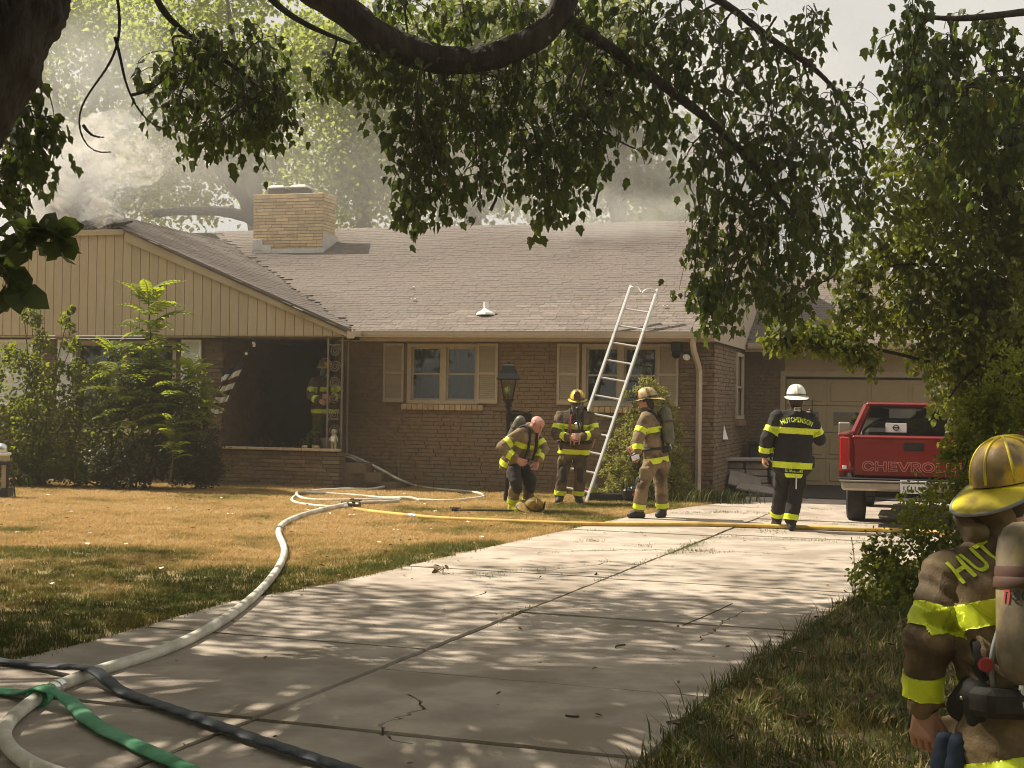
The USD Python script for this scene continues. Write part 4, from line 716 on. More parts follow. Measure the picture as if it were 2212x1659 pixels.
# young tree of heaven: feathery fronds on bare stems
def frond(n=9, L=.62):
    mid = spline([(0, 0, 0), (0, L * .5, .05), (0, L, -.10)], 2 * n); tv, tf = leaf_oval(.24); out = []
    P, A, N, S = [], [], [], []
    for i in range(2, n * 2, 2):
        for sgn in (-1, 1): P.append(mid[i - 1]); A.append((sgn * .95, .35, -.18)); N.append((0, 0, 1.)); S.append(.2 * math.sin(.5 + 2.3 * i / (2 * n)))
    P.append(mid[-1]); A.append((0, 1, -.3)); N.append((0, 0, 1.)); S.append(.1); v, f = instances((tv, tf), P, A, N, S); return cat([(v, f), tube(mid, .006, 4)])
FR = frond()
def heaven(label, base, top, n, seed, size, low=.3):
    r = np.random.default_rng(seed); t = thing('tree_of_heaven', label, 'young tree'); b, e = np.array(base), np.array(top)
    s = spline([b, (b + e) / 2 + (.06, 0, 0), e], 20); obj('stem', tube(s, np.linspace(.022, .008, 20), 7), M['twig'], t)
    for i in range(n):
        u = low + (1 - low) * (i + .5) / n; p = s[min(19, int(u * 19))]; a = i * 2.4 + r.normal(0, .3); el = r.uniform(-.1, .55) if u < .9 else r.uniform(.5, 1.1)
        d = np.array([math.cos(a), math.sin(a), el]); d /= np.linalg.norm(d); sd = np.cross(d, [0, 0, 1.]); sd /= np.linalg.norm(sd)
        R = np.stack([sd, d, np.cross(sd, d)], 1); obj('frond', xf(FR, R, p, size * r.uniform(.75, 1.15) * (1.0 - .35 * max(0, u - .8) / .2)), M['leaf_frond'], t)
    return t
heaven('tallest feathery young tree rising before the siding', (-6.32, 25.2, 0.126), (-6.434, 25.2, 3.579), 60, 51, 1.2, .3)
heaven('feathery young tree leaning right below the white shutter', (-6.069, 25, 0.14), (-5.573, 24.8, 2.158), 30, 52, 1.1, .4)
heaven('feathery young tree leaning left in front of the window', (-6.497, 25.1, 0.129), (-6.926, 24.9, 2.463), 30, 54, 1.1, .4)
heaven('small bright feathery seedling in front of the dark shrub', (-5.781, 24.3, 0.145), (-5.775, 24.3, 1.242), 16, 53, .62, .35)
# --- tall trees behind the house
def far_tree(label, base, trunk_top, blobs, n, m, seed, size=(.13, .24), rt=.35):
    r = np.random.default_rng(seed); t = thing('tall_tree', label, 'tree'); b = np.array(base); tt = np.array(trunk_top)
    tp = spline([b, (b + tt) / 2 + (.3, 0, 0), tt], 20); obj('trunk', limb(tp, rt, rt * .6, 24, .1, seed, 10), M['bark_far'], t)
    P = []; vol = np.array([np.prod(q[1]) ** (2 / 3) for q in blobs])
    for (c, rad), k in zip(blobs, (n * vol / vol.sum()).astype(int)):
        obj('limb', limb([tp[r.integers(11, 20)], (tt + c) / 2 + r.normal(0, .4, 3), c], rt * .4, .05, 14, .1, 3, 6), M['bark_far'], t)
        k_ = max(1, k // 60); q = unit(r.normal(0, 1, (k_, 3))) * r.uniform(.35, 1.05, (k_, 1)) * rad + c
        P.append((q[:, None] + r.normal(0, 1, (k_, 60, 3)) * (.55, .55, .32)).reshape(-1, 3))
    P = np.vstack(P); A = unit(r.normal(0, 1, P.shape) + (0, 0, -.4)); N = unit(r.normal(0, .8, P.shape) + (0, 0, .6))
    v, f = instances(leaf_quad(.38), P, A, N, r.uniform(*size, len(P))); tag(obj('crown', (v, f), m, t), kind='stuff'); return t
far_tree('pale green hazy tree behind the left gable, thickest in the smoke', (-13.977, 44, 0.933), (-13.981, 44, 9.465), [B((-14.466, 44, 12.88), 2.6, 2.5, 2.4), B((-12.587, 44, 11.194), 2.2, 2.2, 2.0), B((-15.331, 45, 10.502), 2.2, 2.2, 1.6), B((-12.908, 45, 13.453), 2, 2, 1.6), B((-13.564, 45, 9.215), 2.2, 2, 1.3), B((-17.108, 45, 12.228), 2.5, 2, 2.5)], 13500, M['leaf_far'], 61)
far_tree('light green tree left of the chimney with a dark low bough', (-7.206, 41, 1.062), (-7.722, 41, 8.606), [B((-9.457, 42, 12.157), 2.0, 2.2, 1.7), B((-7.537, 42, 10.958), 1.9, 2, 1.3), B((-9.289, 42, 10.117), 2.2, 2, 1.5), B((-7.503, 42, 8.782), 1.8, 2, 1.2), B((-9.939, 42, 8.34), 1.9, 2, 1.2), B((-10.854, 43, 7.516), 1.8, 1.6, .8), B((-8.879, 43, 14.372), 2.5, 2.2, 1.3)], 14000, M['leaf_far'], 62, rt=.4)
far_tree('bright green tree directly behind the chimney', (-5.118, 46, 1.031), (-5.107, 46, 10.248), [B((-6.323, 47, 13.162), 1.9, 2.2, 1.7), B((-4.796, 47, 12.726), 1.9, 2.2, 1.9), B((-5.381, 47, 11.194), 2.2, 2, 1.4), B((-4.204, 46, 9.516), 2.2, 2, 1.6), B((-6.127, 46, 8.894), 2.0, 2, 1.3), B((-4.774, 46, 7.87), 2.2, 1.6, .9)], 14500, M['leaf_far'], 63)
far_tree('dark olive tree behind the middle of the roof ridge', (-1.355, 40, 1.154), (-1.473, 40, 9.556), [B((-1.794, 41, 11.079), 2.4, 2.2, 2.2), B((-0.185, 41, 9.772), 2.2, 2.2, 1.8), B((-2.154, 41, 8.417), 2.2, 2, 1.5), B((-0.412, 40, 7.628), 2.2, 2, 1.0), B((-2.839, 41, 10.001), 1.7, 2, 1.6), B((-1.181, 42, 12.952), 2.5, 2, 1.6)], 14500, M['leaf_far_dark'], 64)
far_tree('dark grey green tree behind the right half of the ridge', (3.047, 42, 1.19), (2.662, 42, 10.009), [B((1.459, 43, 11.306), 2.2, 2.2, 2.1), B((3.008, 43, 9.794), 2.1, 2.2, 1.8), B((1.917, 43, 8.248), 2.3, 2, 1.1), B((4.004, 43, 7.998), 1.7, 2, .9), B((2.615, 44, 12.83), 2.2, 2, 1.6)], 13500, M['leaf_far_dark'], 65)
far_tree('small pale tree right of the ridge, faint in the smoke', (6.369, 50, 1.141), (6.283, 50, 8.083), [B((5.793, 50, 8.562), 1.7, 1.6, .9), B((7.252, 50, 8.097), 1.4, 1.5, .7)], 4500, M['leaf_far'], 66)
tb = thing('fallen_bough', 'dark thick crooked bough low behind the roof left of the chimney', 'bough'); 
obj('bough', limb([(-9.081, 36, 6.189), (-8.501, 36, 6.266), (-7.687, 36, 6.289), (-6.988, 36, 6.217), (-6.52, 36, 6.014), (-6.048, 36, 5.555)], .11, .15, 30, .12, 12, 10), M['bark'], tb); obj('bough', limb([(-6.579, 36, 6.072), (-6.88, 36, 6.708), (-7.175, 36, 6.995), (-7.472, 36, 7.399)], .2, .1, 24, .12, 13, 10), M['bark'], tb)

# --- added trees out of view, put in to close off the low sky around the place
r9 = np.random.default_rng(77); ST = None
def make_blocker_tree():
    t = thing('street_tree', 'added leafy tree out of view that blocks low sky', 'tree', (0, 0, 0), 0, 'added trees around the yard')
    obj('trunk', limb([(0, 0, -.1), (.2, 0, 3), (0, .2, 7)], .35, .2, 20, .1, 5, 9), M['bark_far'], t)
    c = unit(r9.normal(0, 1, (150, 3))) * r9.uniform(.35, 1.0, (150, 1)) * (5.2, 5.2, 5.6) + (0, 0, 8.2); P = (c[:, None] + r9.normal(0, .75, (150, 40, 3))).reshape(-1, 3); P = P[P[:, 2] > 1.5]
    v, f = instances(leaf_quad(.4), P, unit(r9.normal(0, 1, P.shape)), unit(r9.normal(0, 1, P.shape)), r9.uniform(.3, .55, len(P))); tag(obj('crown', (v, f), M['leaf_far_dark'], t), kind='stuff'); return t
ST = make_blocker_tree(); spots = [(-30, -9), (-21, -12), (-12, -10), (-3, -13), (7, -11), (16, -12), (25, -8), (-27, 0), (-30, 10), (21, 1), (23, 11), (-8, -20), (3, -21), (14, -21), (-19, -21)]
UsdGeom.XformCommonAPI(UsdGeom.Xform(ST)) if False else None
for i, (x, y) in enumerate(spots): dup(ST, (x, y, 0), i * 47)
ST.GetAttribute('xformOp:translate').Set(Gf.Vec3d(30, -18, 0))
# ---------------------------------------------------------------- hoses, ladder, lamp and other things in the yard
M['hose_white'] = mat('hose_white', (.55, .52, .45), (.68, .65, .57), scale=14, rough=.8, bump=.3, bscale=160, bdist=.004, c3=(.42, .39, .32), s3=3.0)
M['hose_yellow'] = mat('hose_yellow', (.55, .36, .08), (.66, .46, .13), scale=14, rough=.8, bump=.3, bscale=160, bdist=.004, c3=(.42, .27, .07), s3=2.0)
M['hose_green'] = mat('hose_green', (.035, .2, .085), (.06, .30, .14), scale=10, rough=.7, bump=.4, bscale=120, bdist=.004, c3=(.10, .32, .18), s3=4.0)
M['hose_blue'] = mat('hose_blue', (.012, .018, .026), (.03, .042, .06), scale=10, rough=.6, bump=.5, bscale=90, bdist=.006)
M['hose_garden'] = mat('hose_garden', (.10, .14, .10), (.16, .2, .14), rough=.5)
M['brass'] = mat('brass', (.10, .08, .05), (.2, .16, .1), scale=20, rough=.4, metal=.8)
M['red'] = mat('red', (.17, .006, .008), (.2, .009, .01), scale=3, rough=.35, coat=.6)
M['red_dull'] = mat('red_dull', (.38, .05, .05), rough=.6)
M['red_line'] = mat('red_line', (.62, .25, .22), rough=.6)
M['tyre'] = mat('tyre', (.014, .013, .012), (.03, .028, .026), scale=20, rough=.9)
M['chrome'] = mat('chrome', (.30, .26, .22), (.4, .36, .31), scale=3, rough=.3, metal=.7)
M['dark'] = mat('dark', (.02, .018, .016), (.035, .03, .027), rough=.8)
M['lamp_red'] = mat('lamp_red', (.4, .01, .01), rough=.2, coat=.5)
M['plate'] = mat('plate', (.62, .66, .7), (.72, .74, .76), rough=.5)
M['ink'] = mat('ink', (.02, .03, .06), rough=.6)
M['stone'] = mat('stone', (.28, .24, .21), (.38, .33, .29), scale=6, rough=.95, bump=.6, vary=.15)
M['orange'] = mat('orange', (.6, .12, .03), rough=.5)
M['flag_white'] = mat('flag_white', (.66, .64, .6), (.74, .72, .68), rough=.85)
M['flag_red'] = mat('flag_red', (.09, .025, .022), (.13, .035, .03), rough=.85)
M['flag_blue'] = mat('flag_blue', (.02, .022, .045), (.03, .032, .06), rough=.85)
M['pot'] = mat('pot', (.16, .14, .11), (.24, .21, .17), scale=8, rough=.9)
def hose(name, label, pts, r, m, n=160, flat=None, sides=12, couplings=(), twist=0):
    t = thing(name, label, 'hose'); p = spline(pts, n)
    if flat: p[:, 2] = np.maximum(p[:, 2], r * flat[1])
    v, f = tube(p, r, sides, True, flat)
    if twist:
        s = np.r_[0, np.cumsum(np.linalg.norm(np.diff(p, axis=0), axis=1))]; c = np.repeat(p, sides, 0); k = np.repeat(s, sides); a = np.tile(np.arange(sides) * 2 * np.pi / sides, n)
        v[:n * sides] = c + (v[:n * sides] - c) * (1 + .07 * np.sin(k * twist + a * 2 + meshkit.fbm(c * 3, 3) * 6))[:, None]
    obj('jacket', (v, f), m, t, smooth=50)
    for u in couplings:
        i = int(u * (n - 3)) + 1; d = p[i + 1] - p[i]; d /= np.linalg.norm(d)
        obj('coupling', tube([p[i] - d * .07, p[i] - d * .068, p[i] - d * .01, p[i] - d * .008, p[i] + d * .008, p[i] + d * .01, p[i] + d * .068, p[i] + d * .07], np.array([1.02, 1.16, 1.16, 1.3, 1.3, 1.16, 1.16, 1.02]) * r, 14), M['steel'], t, smooth=40)
    return t
def Z(z, *ps): return [(p[0], p[1], z) for p in ps]
RW = .036
hose('supply_hose', 'thick white supply hose snaking from the driveway across the lawn', Z(RW, (-1.833, 6.036), (-2.044, 6.233), (-2.223, 6.479), (-2.376, 6.794), (-2.448, 7.086)) + [(*(-2.481, 7.44), .036), (*(-2.479, 7.846), .036), (*(-2.416, 8.276), .036), (*(-2.274, 8.746), .036), (*(-2.157, 9.202), .036), (*(-2.074, 9.933), .036), (*(-2.047, 10.972), .036), (*(-2.093, 12.428), .036), (*(-2.252, 14.278), .04), (*(-2.455, 15.579), .04), (*(-2.712, 16.852), .04), (*(-2.846, 17.854), .04), (*(-2.87, 18.719), .04), (*(-2.804, 19.687), .04), (*(-2.659, 20.518), .045), (*(-2.447, 21.433), .05)], RW, M['hose_white'], 220, couplings=(.205, .755))
hose('attack_hose', 'white hose looping over the lawn and up to the porch', [(*(-2.413, 21.257), .04), (*(-2.628, 21.219), .03), (*(-3.079, 21.595), .03), (*(-3.383, 22.311), .03), (*(-3.491, 23.119), .03), (*(-3.505, 24.126), .03), (*(-3.257, 25.026), .03), (*(-2.764, 25.387), .03), (*(-2.484, 25.447), .03), (*(-2.298, 25.748), .05), (-2.272, 26.2, 0.073), (-2.393, 26.3, 0.201), (-2.617, 26.4, 0.38), (-2.894, 26.5, 0.508), (-3.211, 27, 0.544)], .023, M['hose_white'], 200)
hose('attack_hose', 'white hose running down from the porch and coiled on the lawn to the right', [(-3.279, 27.2, 0.579), (-2.869, 26.5, 0.543), (-2.617, 26.3, 0.452), (-2.317, 26.1, 0.322), (-2.03, 26, 0.181), (*(-1.737, 26.551), .03), (*(-1.275, 25.708), .026), (*(-0.685, 25.072), .026), (*(-0.495, 24.508), .026), (*(-0.465, 23.828), .026), (*(-0.708, 23.237), .026), (*(-1.05, 22.858), .026), (*(-1.734, 23.038), .026), (*(-2.371, 22.81), .026), (*(-2.839, 22.617), .026), (*(-3.259, 22.847), .026), (*(-3.472, 23.34), .06), (*(-3.442, 23.907), .06), (*(-3.028, 24.107), .026), (*(-2.596, 23.85), .026), (*(-2.01, 23.303), .026), (*(-1.646, 22.95), .06), (*(-1.45, 22.781), .026)], .023, M['hose_white'], 240, couplings=(.40,))
wy = thing('hose_wye', 'dark metal hose coupling splitting the white hose on the lawn', 'hose fitting', (*(-2.366, 21.448), .05))
obj('body', [tube([(-.16, 0, 0), (-.05, 0, 0), (.12, .06, 0)], .05, 10), tube([(-.05, 0, 0), (.12, -.08, 0)], .045, 10)], M['brass'], wy, smooth=40); obj('handle', cbox((0, 0, .075), (.05, .16, .02), .006), M['black'], wy); obj('handle', cbox((.09, -.05, .07), (.14, .03, .02), .006), M['black'], wy)
hose('short_hose', 'short straight length of white hose lying right of the hose fitting', Z(.05, (-2.342, 21.73), (-2.14, 21.957), (-1.904, 22.098), (-1.73, 22.326)), .026, M['hose_white'], 30)
hose('yellow_hose', 'long yellow hose lying across the lawn and driveway behind the walking firefighter', Z(.03, (-2.259, 20.844), (-1.769, 20.177), (-1.222, 19.643), (-0.887, 19.397), (-0.012, 19.102), (1.083, 18.854), (2.437, 18.994), (3.344, 18.928), (3.979, 18.756), (4.494, 18.635), (4.971, 18.512), (5.61, 18.165)), .03, M['hose_yellow'], 160, couplings=(.16,))
hose('green_hose', 'flat green hose in the lower left corner looped over the white hose', [(*(-2.969, 7.975), .02), (*(-2.742, 7.84), .022), (*(-2.566, 7.708), .05), (*(-2.466, 7.598), .095), (*(-2.393, 7.523), .10), (*(-2.313, 7.517), .06), (*(-2.124, 7.248), .022), (*(-1.868, 6.869), .022), (*(-1.611, 6.547), .022), (*(-1.291, 6.137), .022)], .052, M['hose_green'], 150, (1, .26), 16, (), 14)
_a, _b = np.array([*(-2.49, 7.857), .036]), np.array([*(-2.483, 7.462), .036]); _m = (_a + _b) / 2; _d = (_b - _a) / np.linalg.norm(_b - _a)
gk = obj('loop', [tube([_m - _d * (.075 - .05 * k) + (0, 0, .004), _m - _d * (.07 - .05 * k), _m - _d * (.02 - .05 * k), _m - _d * (.015 - .05 * k) + (0, 0, .004)], np.array([.040, .052, .055, .042]) + .003 * k, 18) for k in range(3)], M['hose_green'], stage.GetPrimAtPath('/World/green_hose'), smooth=60)
hose('blue_hose', 'dark blue black flat hose crossing over the white hose at lower left', [(*(-3.306, 8.87), .02), (*(-3.069, 8.687), .03), (*(-2.834, 8.57), .03), (*(-2.576, 8.361), .06), (*(-2.352, 8.146), .088), (*(-2.154, 7.904), .04), (*(-1.872, 7.59), .026), (*(-1.549, 7.231), .026), (*(-1.226, 6.86), .026), (*(-0.962, 6.574), .026), (*(-0.651, 6.245), .026)], .046, M['hose_blue'], 220, (1, .34), 14, (), 38)
hose('garden_hose', 'thin grey green garden hose lying along the wall foot', Z(.02, (-0.969, 25.515), (-0.777, 25.947), (-0.53, 26.133), (-0.284, 26.735), (0.061, 26.534), (0.4, 26.336), (0.904, 26.177)), .014, M['hose_garden'], 60)
# ladder
L0, L1 = np.array((-1.97, -2.188, 0.0)), np.array((-1.395, -0.6, 2.807))
lad = thing('roof_ladder', 'bright aluminium ladder leaning against the eave and onto the roof', 'ladder', hw(*L0), HA)
ld = L1 - L0; llen = np.linalg.norm(ld) * 1.30; ld /= np.linalg.norm(ld); lx = np.array([1., 0, 0]); lx = lx - ld * (lx @ ld); lx /= np.linalg.norm(lx); ln = np.cross(lx, ld)
RL = np.stack([lx, ld, ln], 1)
for s in (-1, 1): obj('rail', xf(cbox((s * .245, llen / 2, 0), (.044, llen, .075), .008), RL), M['alu'], lad)
nr = int(llen / .355)
for k in range(nr): obj('rung', xf(tube([(-.24, .22 + k * .355, 0), (.24, .22 + k * .355, 0)], .017, 10), RL), M['alu'], lad, smooth=40)
for s in (-1, 1): obj('hook', xf(tube(spline([(s * .235, llen - .07, .04), (s * .17, llen - .045, .06), (s * .10, llen - .05, .06), (s * .03, llen - .11, .06), (s * .015, llen - .14, .06)], 16), .011, 8), RL), M['alu'], lad)
obj('spreader', xf(tube([(-.22, .3, -.05), (.22, .3, -.05)], .01, 6), RL), M['red_dull'], lad)
# yard lamp
lamp = thing('yard_lamp', 'black lantern lamp post in the lawn behind the bent firefighter', 'lamp post', (-0.056, 23.048, 0))
obj('post', revolve([(0, 0), (.055, 0), (.055, .12), (.042, .16), (.04, 1.52), (.06, 1.54), (.055, 1.6), (.09, 1.64), (.1, 1.66), (0, 1.66)], 16), M['black_iron'], lamp, smooth=30)
for a in range(4): obj('lantern_bar', tube([(.095 * math.cos(a * 1.5708 + .785), .095 * math.sin(a * 1.5708 + .785), 1.66), (.175 * math.cos(a * 1.5708 + .785), .175 * math.sin(a * 1.5708 + .785), 1.97)], .012, 5), M['black_iron'], lamp)
gv = np.array([[r * math.cos(a * 1.5708 + .785), r * math.sin(a * 1.5708 + .785), z] for r, z in ((.088, 1.665), (.165, 1.965)) for a in range(4)]); gf = np.array([[0, 1, 5], [0, 5, 4], [1, 2, 6], [1, 6, 5], [2, 3, 7], [2, 7, 6], [3, 0, 4], [3, 4, 7]])
obj('lantern_glass', (gv, gf), M['glass'], lamp); obj('bulb', revolve([(0, 1.68), (.03, 1.7), (.035, 1.8), (.02, 1.86), (0, 1.87)], 10), M['cream'], lamp)
obj('lamp_roof', revolve([(.26, 1.965), (.27, 1.985), (.2, 2.07), (.13, 2.19), (.09, 2.215), (.05, 2.22), (.03, 2.26), (0, 2.27)], 4, rot('z', 45)), M['black_iron'], lamp)
obj('crossbar', tube([(-.24, 0, 1.45), (.24, 0, 1.45)], .012, 6), M['black_iron'], lamp)
sg = obj('name_plate', [cbox((.2, -.02, 1.36), (.36, .02, .14), .02), tube(spline([(.02, 0, 1.43), (.14, -.02, 1.47), (.26, -.02, 1.44), (.38, -.02, 1.47)], 12), .01, 5)], M['black_iron'], lamp)
# flag on a slanted pole at the pier
fl = thing('flag', 'striped flag drooping from a slanted pole at the porch pier', 'flag', hw(-9.05, -.75, 0), HA)
p0, p1 = np.array((-.42, -.5, 1.05)), np.array((.62, .0, 2.66))
obj('pole', tube([p0, p1], .013, 7), M['black_iron'], fl); obj('bracket', cbox(p1 - (.03, 0, .05), (.06, .05, .1), .01), M['white'], fl); obj('knob', trimesh.creation.icosphere(2, .028).apply_translation(p0 + (p1 - p0) * .86), M['white'], fl)
nu, nv = 40, 22; top = p0 + (p1 - p0) * .70; G = np.zeros((nu, nv, 3))
for i in range(nu):
    for j in range(nv):
        u, w_ = i / (nu - 1), j / (nv - 1); wd = .44 - .20 * u
        G[i, j] = top + np.array([-.34 * u - .04 + (w_ - .5) * wd + .008 * math.sin(w_ * 19 + u * 3), .035 * math.sin(w_ * 15 + u * 4) - .02, -.86 * u - (w_ - .5) * -.16 * (1 - u) + .008 * math.sin(w_ * 9)])
band = 3
for b in range(13):
    i0, i1 = b * 5, min(b * 5 + 5, nu - 1)
    if i0 >= nu - 1: break
    idx = np.arange((i1 - i0 + 1) * nv).reshape(i1 - i0 + 1, nv); q = np.stack([idx[:-1, :-1], idx[1:, :-1], idx[1:, 1:], idx[:-1, 1:]], -1).reshape(-1, 4)
    obj('canton' if b == 0 else 'stripe', (G[i0:i1 + 1].reshape(-1, 3), q), M['flag_blue'] if b == 0 else M['flag_white'] if b % 2 else M['flag_red'], fl, smooth=True)
# things on and by the planter
pt = thing('planter_pot', 'grey stone flower pot standing on the porch ledge', 'pot', hw(-6.98, -.6, .6), HA); obj('pot', revolve([(0, 0), (.13, 0), (.17, .26), (.185, .27), (.18, .3), (.15, .3), (.14, .2), (0, .2)], 18), M['pot'], pt, smooth=40)
fgp, fff = [(-.0, 0, 0)], None
fig = thing('figurine', 'small pale garden figurine in overalls at the planter corner', 'figurine', hw(-6.72, -.98, .715), HA)
obj('body', [revolve([(0, .1), (.05, .1), (.06, .16), (.05, .24), (.02, .27), (0, .27)], 12), tube([(-.03, 0, 0), (-.028, 0, .12)], .024, 8), tube([(.03, 0, 0), (.028, 0, .12)], .024, 8), tube([(-.05, 0, .22), (-.085, -.02, .14)], .016, 6), tube([(.05, 0, .22), (.085, -.02, .14)], .016, 6)], M['cream'], fig, smooth=40); obj('head', trimesh.creation.icosphere(2, .05).apply_translation((0, 0, .31)), M['stucco'], fig, smooth=True); obj('apron', cbox((0, -.055, .18), (.07, .015, .09), .005), M['white'], fig)
rr = np.random.default_rng(8)
for i, x in enumerate((-8.25, -8.05, -7.85, -7.65, -7.42)): shrub('planter_plant', ['pale bushy plant at the left of the planter', 'second pale leafy plant from the left in the planter', 'pale leafy plant in the middle of the planter', 'low leafy plant right of the middle of the planter', 'rightmost low plant in the planter'][i], [(hw(x, -.87, .72), np.array([.13, .06, .11]))], 110, (.05, .09), M['leaf_brown'], seed=70 + i, stems=2, cat_='plant')
shrub('porch_plant', 'spindly potted plant beside the grey pot on the porch', [(hw(-7.2, -.8, .95), np.array([.12, .08, .35]))], 130, (.06, .12), M['leaf_bush'], seed=79, cat_='plant')
for x, lb in ((-7.28, 'pale round stone on the planter cap'), (-7.05, 'smaller pale stone near the figurine on the planter cap')): s = trimesh.creation.icosphere(2, .045); s.vertices *= (1.3, 1, .7); tag(obj('stone', xf((s.vertices, s.faces), None, hw(x, -1.0, .74)), M['cap'], None, True), lb, 'stone')
# chainsaw, axe, helmet on the grass
cs_ = thing('chainsaw', 'black chainsaw with an orange cap and sheathed bar on the grass by the spruce', 'chainsaw', (1.96, 23.434, 0), 4)
obj('body', [cbox((0, 0, .13), (.26, .2, .2), .04), cbox((.06, 0, .22), (.16, .14, .08), .03)], M['black'], cs_, smooth=30); obj('bar_cover', cbox((-.42, .06, .08), (.62, .06, .13), .02), M['dark'], cs_); obj('handle', tube(spline([(-.1, -.1, .1), (-.1, -.12, .3), (-.1, .1, .32), (-.1, .12, .1)], 16), .014, 7), M['black'], cs_); obj('rear_handle', tube(spline([(.12, 0, .2), (.26, 0, .24), (.28, 0, .1), (.12, 0, .07)], 14), .016, 7), M['black'], cs_); obj('fuel_cap', revolve([(0, 0), (.035, 0), (.035, .03), (0, .03)], 12, rot('x', 90), (.05, -.1, .13)), M['orange'], cs_)
ax_ = thing('axe', 'dark fire axe lying on the grass left of the bent firefighter', 'axe', (-0.451, 20.817, -0))
obj('handle', tube(spline([(-.35, .02, .03), (0, 0, .04), (.5, .1, .03)], 14), .016, 6), M['dark'], ax_); obj('head', [cbox((-.36, .02, .05), (.08, .22, .05), .01), prism(Polygon([(-.4, .1), (-.32, .1), (-.28, .24), (-.44, .24)]), .02, .04)], M['black'], ax_)
pv = thing('pipe_frame', 'white plastic pipe frame standing before the spruce', 'pipe frame', (2.107, 25.406, 0), -6)
for a, b in (((-.3, 0, 0), (-.3, 0, .42)), ((-.08, 0, .2), (.42, 0, .2)), ((.15, 0, .05), (.15, 0, .5)), ((-.08, 0, .14), (-.08, 0, .3)), ((.42, 0, .1), (.42, 0, .3))): obj('pipe', tube([a, b], .024, 8), M['white'], pv, smooth=40)
bn = thing('waste_bin', 'dark square bin in the corner left of the garage door', 'bin', hw(.42, 3.86, 0), HA)
obj('body', [cbox((0, 0, .42), (.5, .45, .8), .03)], M['dark'], bn); obj('lid', cbox((0, 0, .84), (.54, .49, .06), .02), M['black'], bn)
sp = thing('stone_pile', 'stack of grey stone slabs with a tilted slab at the house corner', 'stone slabs', hw(.55, 2.1, 0), HA); r8 = np.random.default_rng(4)
for k in range(4):
    for j in range(3): obj('block', cbox((-.42 + j * .42 + r8.normal(0, .02), r8.normal(0, .03), .09 + k * .13), (.4, .5, .12), .02, rot('z', r8.normal(0, 3))), M['stone'], sp)
obj('slab', cbox((0, -.05, .60), (1.35, .6, .05), .01, rot('y', -1.5)), M['stone'], sp); obj('slab', cbox((-.2, -.45, .2), (.6, .4, .05), .01, rot('x', 38) @ rot('y', 18)), M['stone'], sp); obj('slab', cbox((.1, -.75, .08), (.8, .45, .04), .01, rot('x', 10) @ rot('y', 8)), M['stone'], sp)
gl = thing('garden_lantern', 'black and white lantern-like post at the far left edge of the lawn', 'lantern', (-7.961, 22.445, 0))
obj('base', cbox((0, 0, .08), (.3, .3, .16), .02), M['black'], gl)
for sx in (-.13, 0, .13): obj('leg', cbox((sx, -.1, .36), (.035, .04, .42), .005), M['black'], gl)
obj('panel', cbox((.08, -.09, .36), (.09, .02, .4), .004), M['cream'], gl); obj('band', cbox((0, 0, .62), (.2, .2, .1), .01), M['cream'], gl); obj('tray', cbox((0, 0, .55), (.28, .28, .05), .01), M['black'], gl); obj('shade', cbox((0, 0, .69), (.24, .24, .05), .02), M['white'], gl); obj('dome', trimesh.creation.icosphere(2, .1).apply_translation((0, 0, .76)), M['steel'], gl, smooth=True)
obj('cable', tube(spline([(.2, -.05, .5), (.22, -.08, .3), (.24, -.05, .02)], 10), .012, 5), M['black'], gl)
# --- red pickup truck in front of the garage
trk = thing('pickup_truck', 'old red pickup truck parked tail first towards the camera before the garage', 'truck', (5.33, 19.0, 0), HA)
def side_poly(s):
    arch = Point(1.28, .38).buffer(.47, 24)
    return Polygon([(.10, .62), (2.18, .55), (2.18, 1.2), (.10, 1.235)]).difference(arch)
body = []
for s in (-1, 1):
    v, f = prism(side_poly(s), .07); body.append((np.stack([s * (.97 - v[:, 2] * 1.0), v[:, 0], v[:, 1]], 1), f if s > 0 else f[:, ::-1]))
    body.append(cbox((s * .93, 1.14, 1.24), (.13, 2.08, .035), .015))
body += [box(-.9, .2, .72, .9, 2.15, .76), box(-.9, 2.1, .76, .9, 2.15, 1.2)]
obj('bed', body, M['red'], trk)
tg = obj('tailgate', [cbox((0, .11, .955), (1.56, .05, .54), .015), cbox((0, .10, 1.21), (1.60, .09, .05), .02)], M['red'], trk)
obj('tailgate_handle', cbox((0, .078, 1.09), (.26, .02, .1), .01), M['black'], tg)
tx = meshkit.text_mesh('CHEVROLET', .115, .004, True); tv = np.array(tx.vertices); wx = tv[:, 0].max(); sx_ = 1.36 / wx
obj('lettering', [(np.stack([tv[:, 0] * sx_ - .68 + ox, .0835 - tv[:, 2] + .0002 * q, tv[:, 1] + .765 + oz], 1), tx.faces) for q, (ox, oz) in enumerate(((-.005, -.005), (.005, -.005), (-.005, .005), (.005, .005)))], M['red_line'], tg)
tx = meshkit.text_mesh('CHEVROLET', .115, .004, False); tv = np.array(tx.vertices); sx2 = 1.352 / tv[:, 0].max()
obj('lettering', (np.stack([tv[:, 0] * sx2 - .676, .0775 - tv[:, 2], tv[:, 1] + .765], 1), tx.faces), M['red'], tg)
for s in (-1, 1):
    obj('tail_light', cbox((s * .90, .095, .98), (.13, .05, .46), .015), M['lamp_red'], trk); obj('reverse_light', cbox((s * .90, .068, .80), (.06, .012, .05), .004), M['plate'], trk)
obj('bumper', [cbox((0, .0, .565), (1.86, .16, .13), .03), cbox((0, -.05, .63), (1.9, .1, .02), .006)], M['chrome'], trk)
obj('bumper_top', cbox((0, .02, .655), (1.92, .2, .025), .008), M['black'], trk)
lpz = obj('licence_plate', cbox((.0, -.088, .565), (.34, .012, .17), .004), M['plate'], trk)
obj('plate_band', cbox((.0, -.096, .625), (.3, .004, .03), .001), M['ink'], lpz)
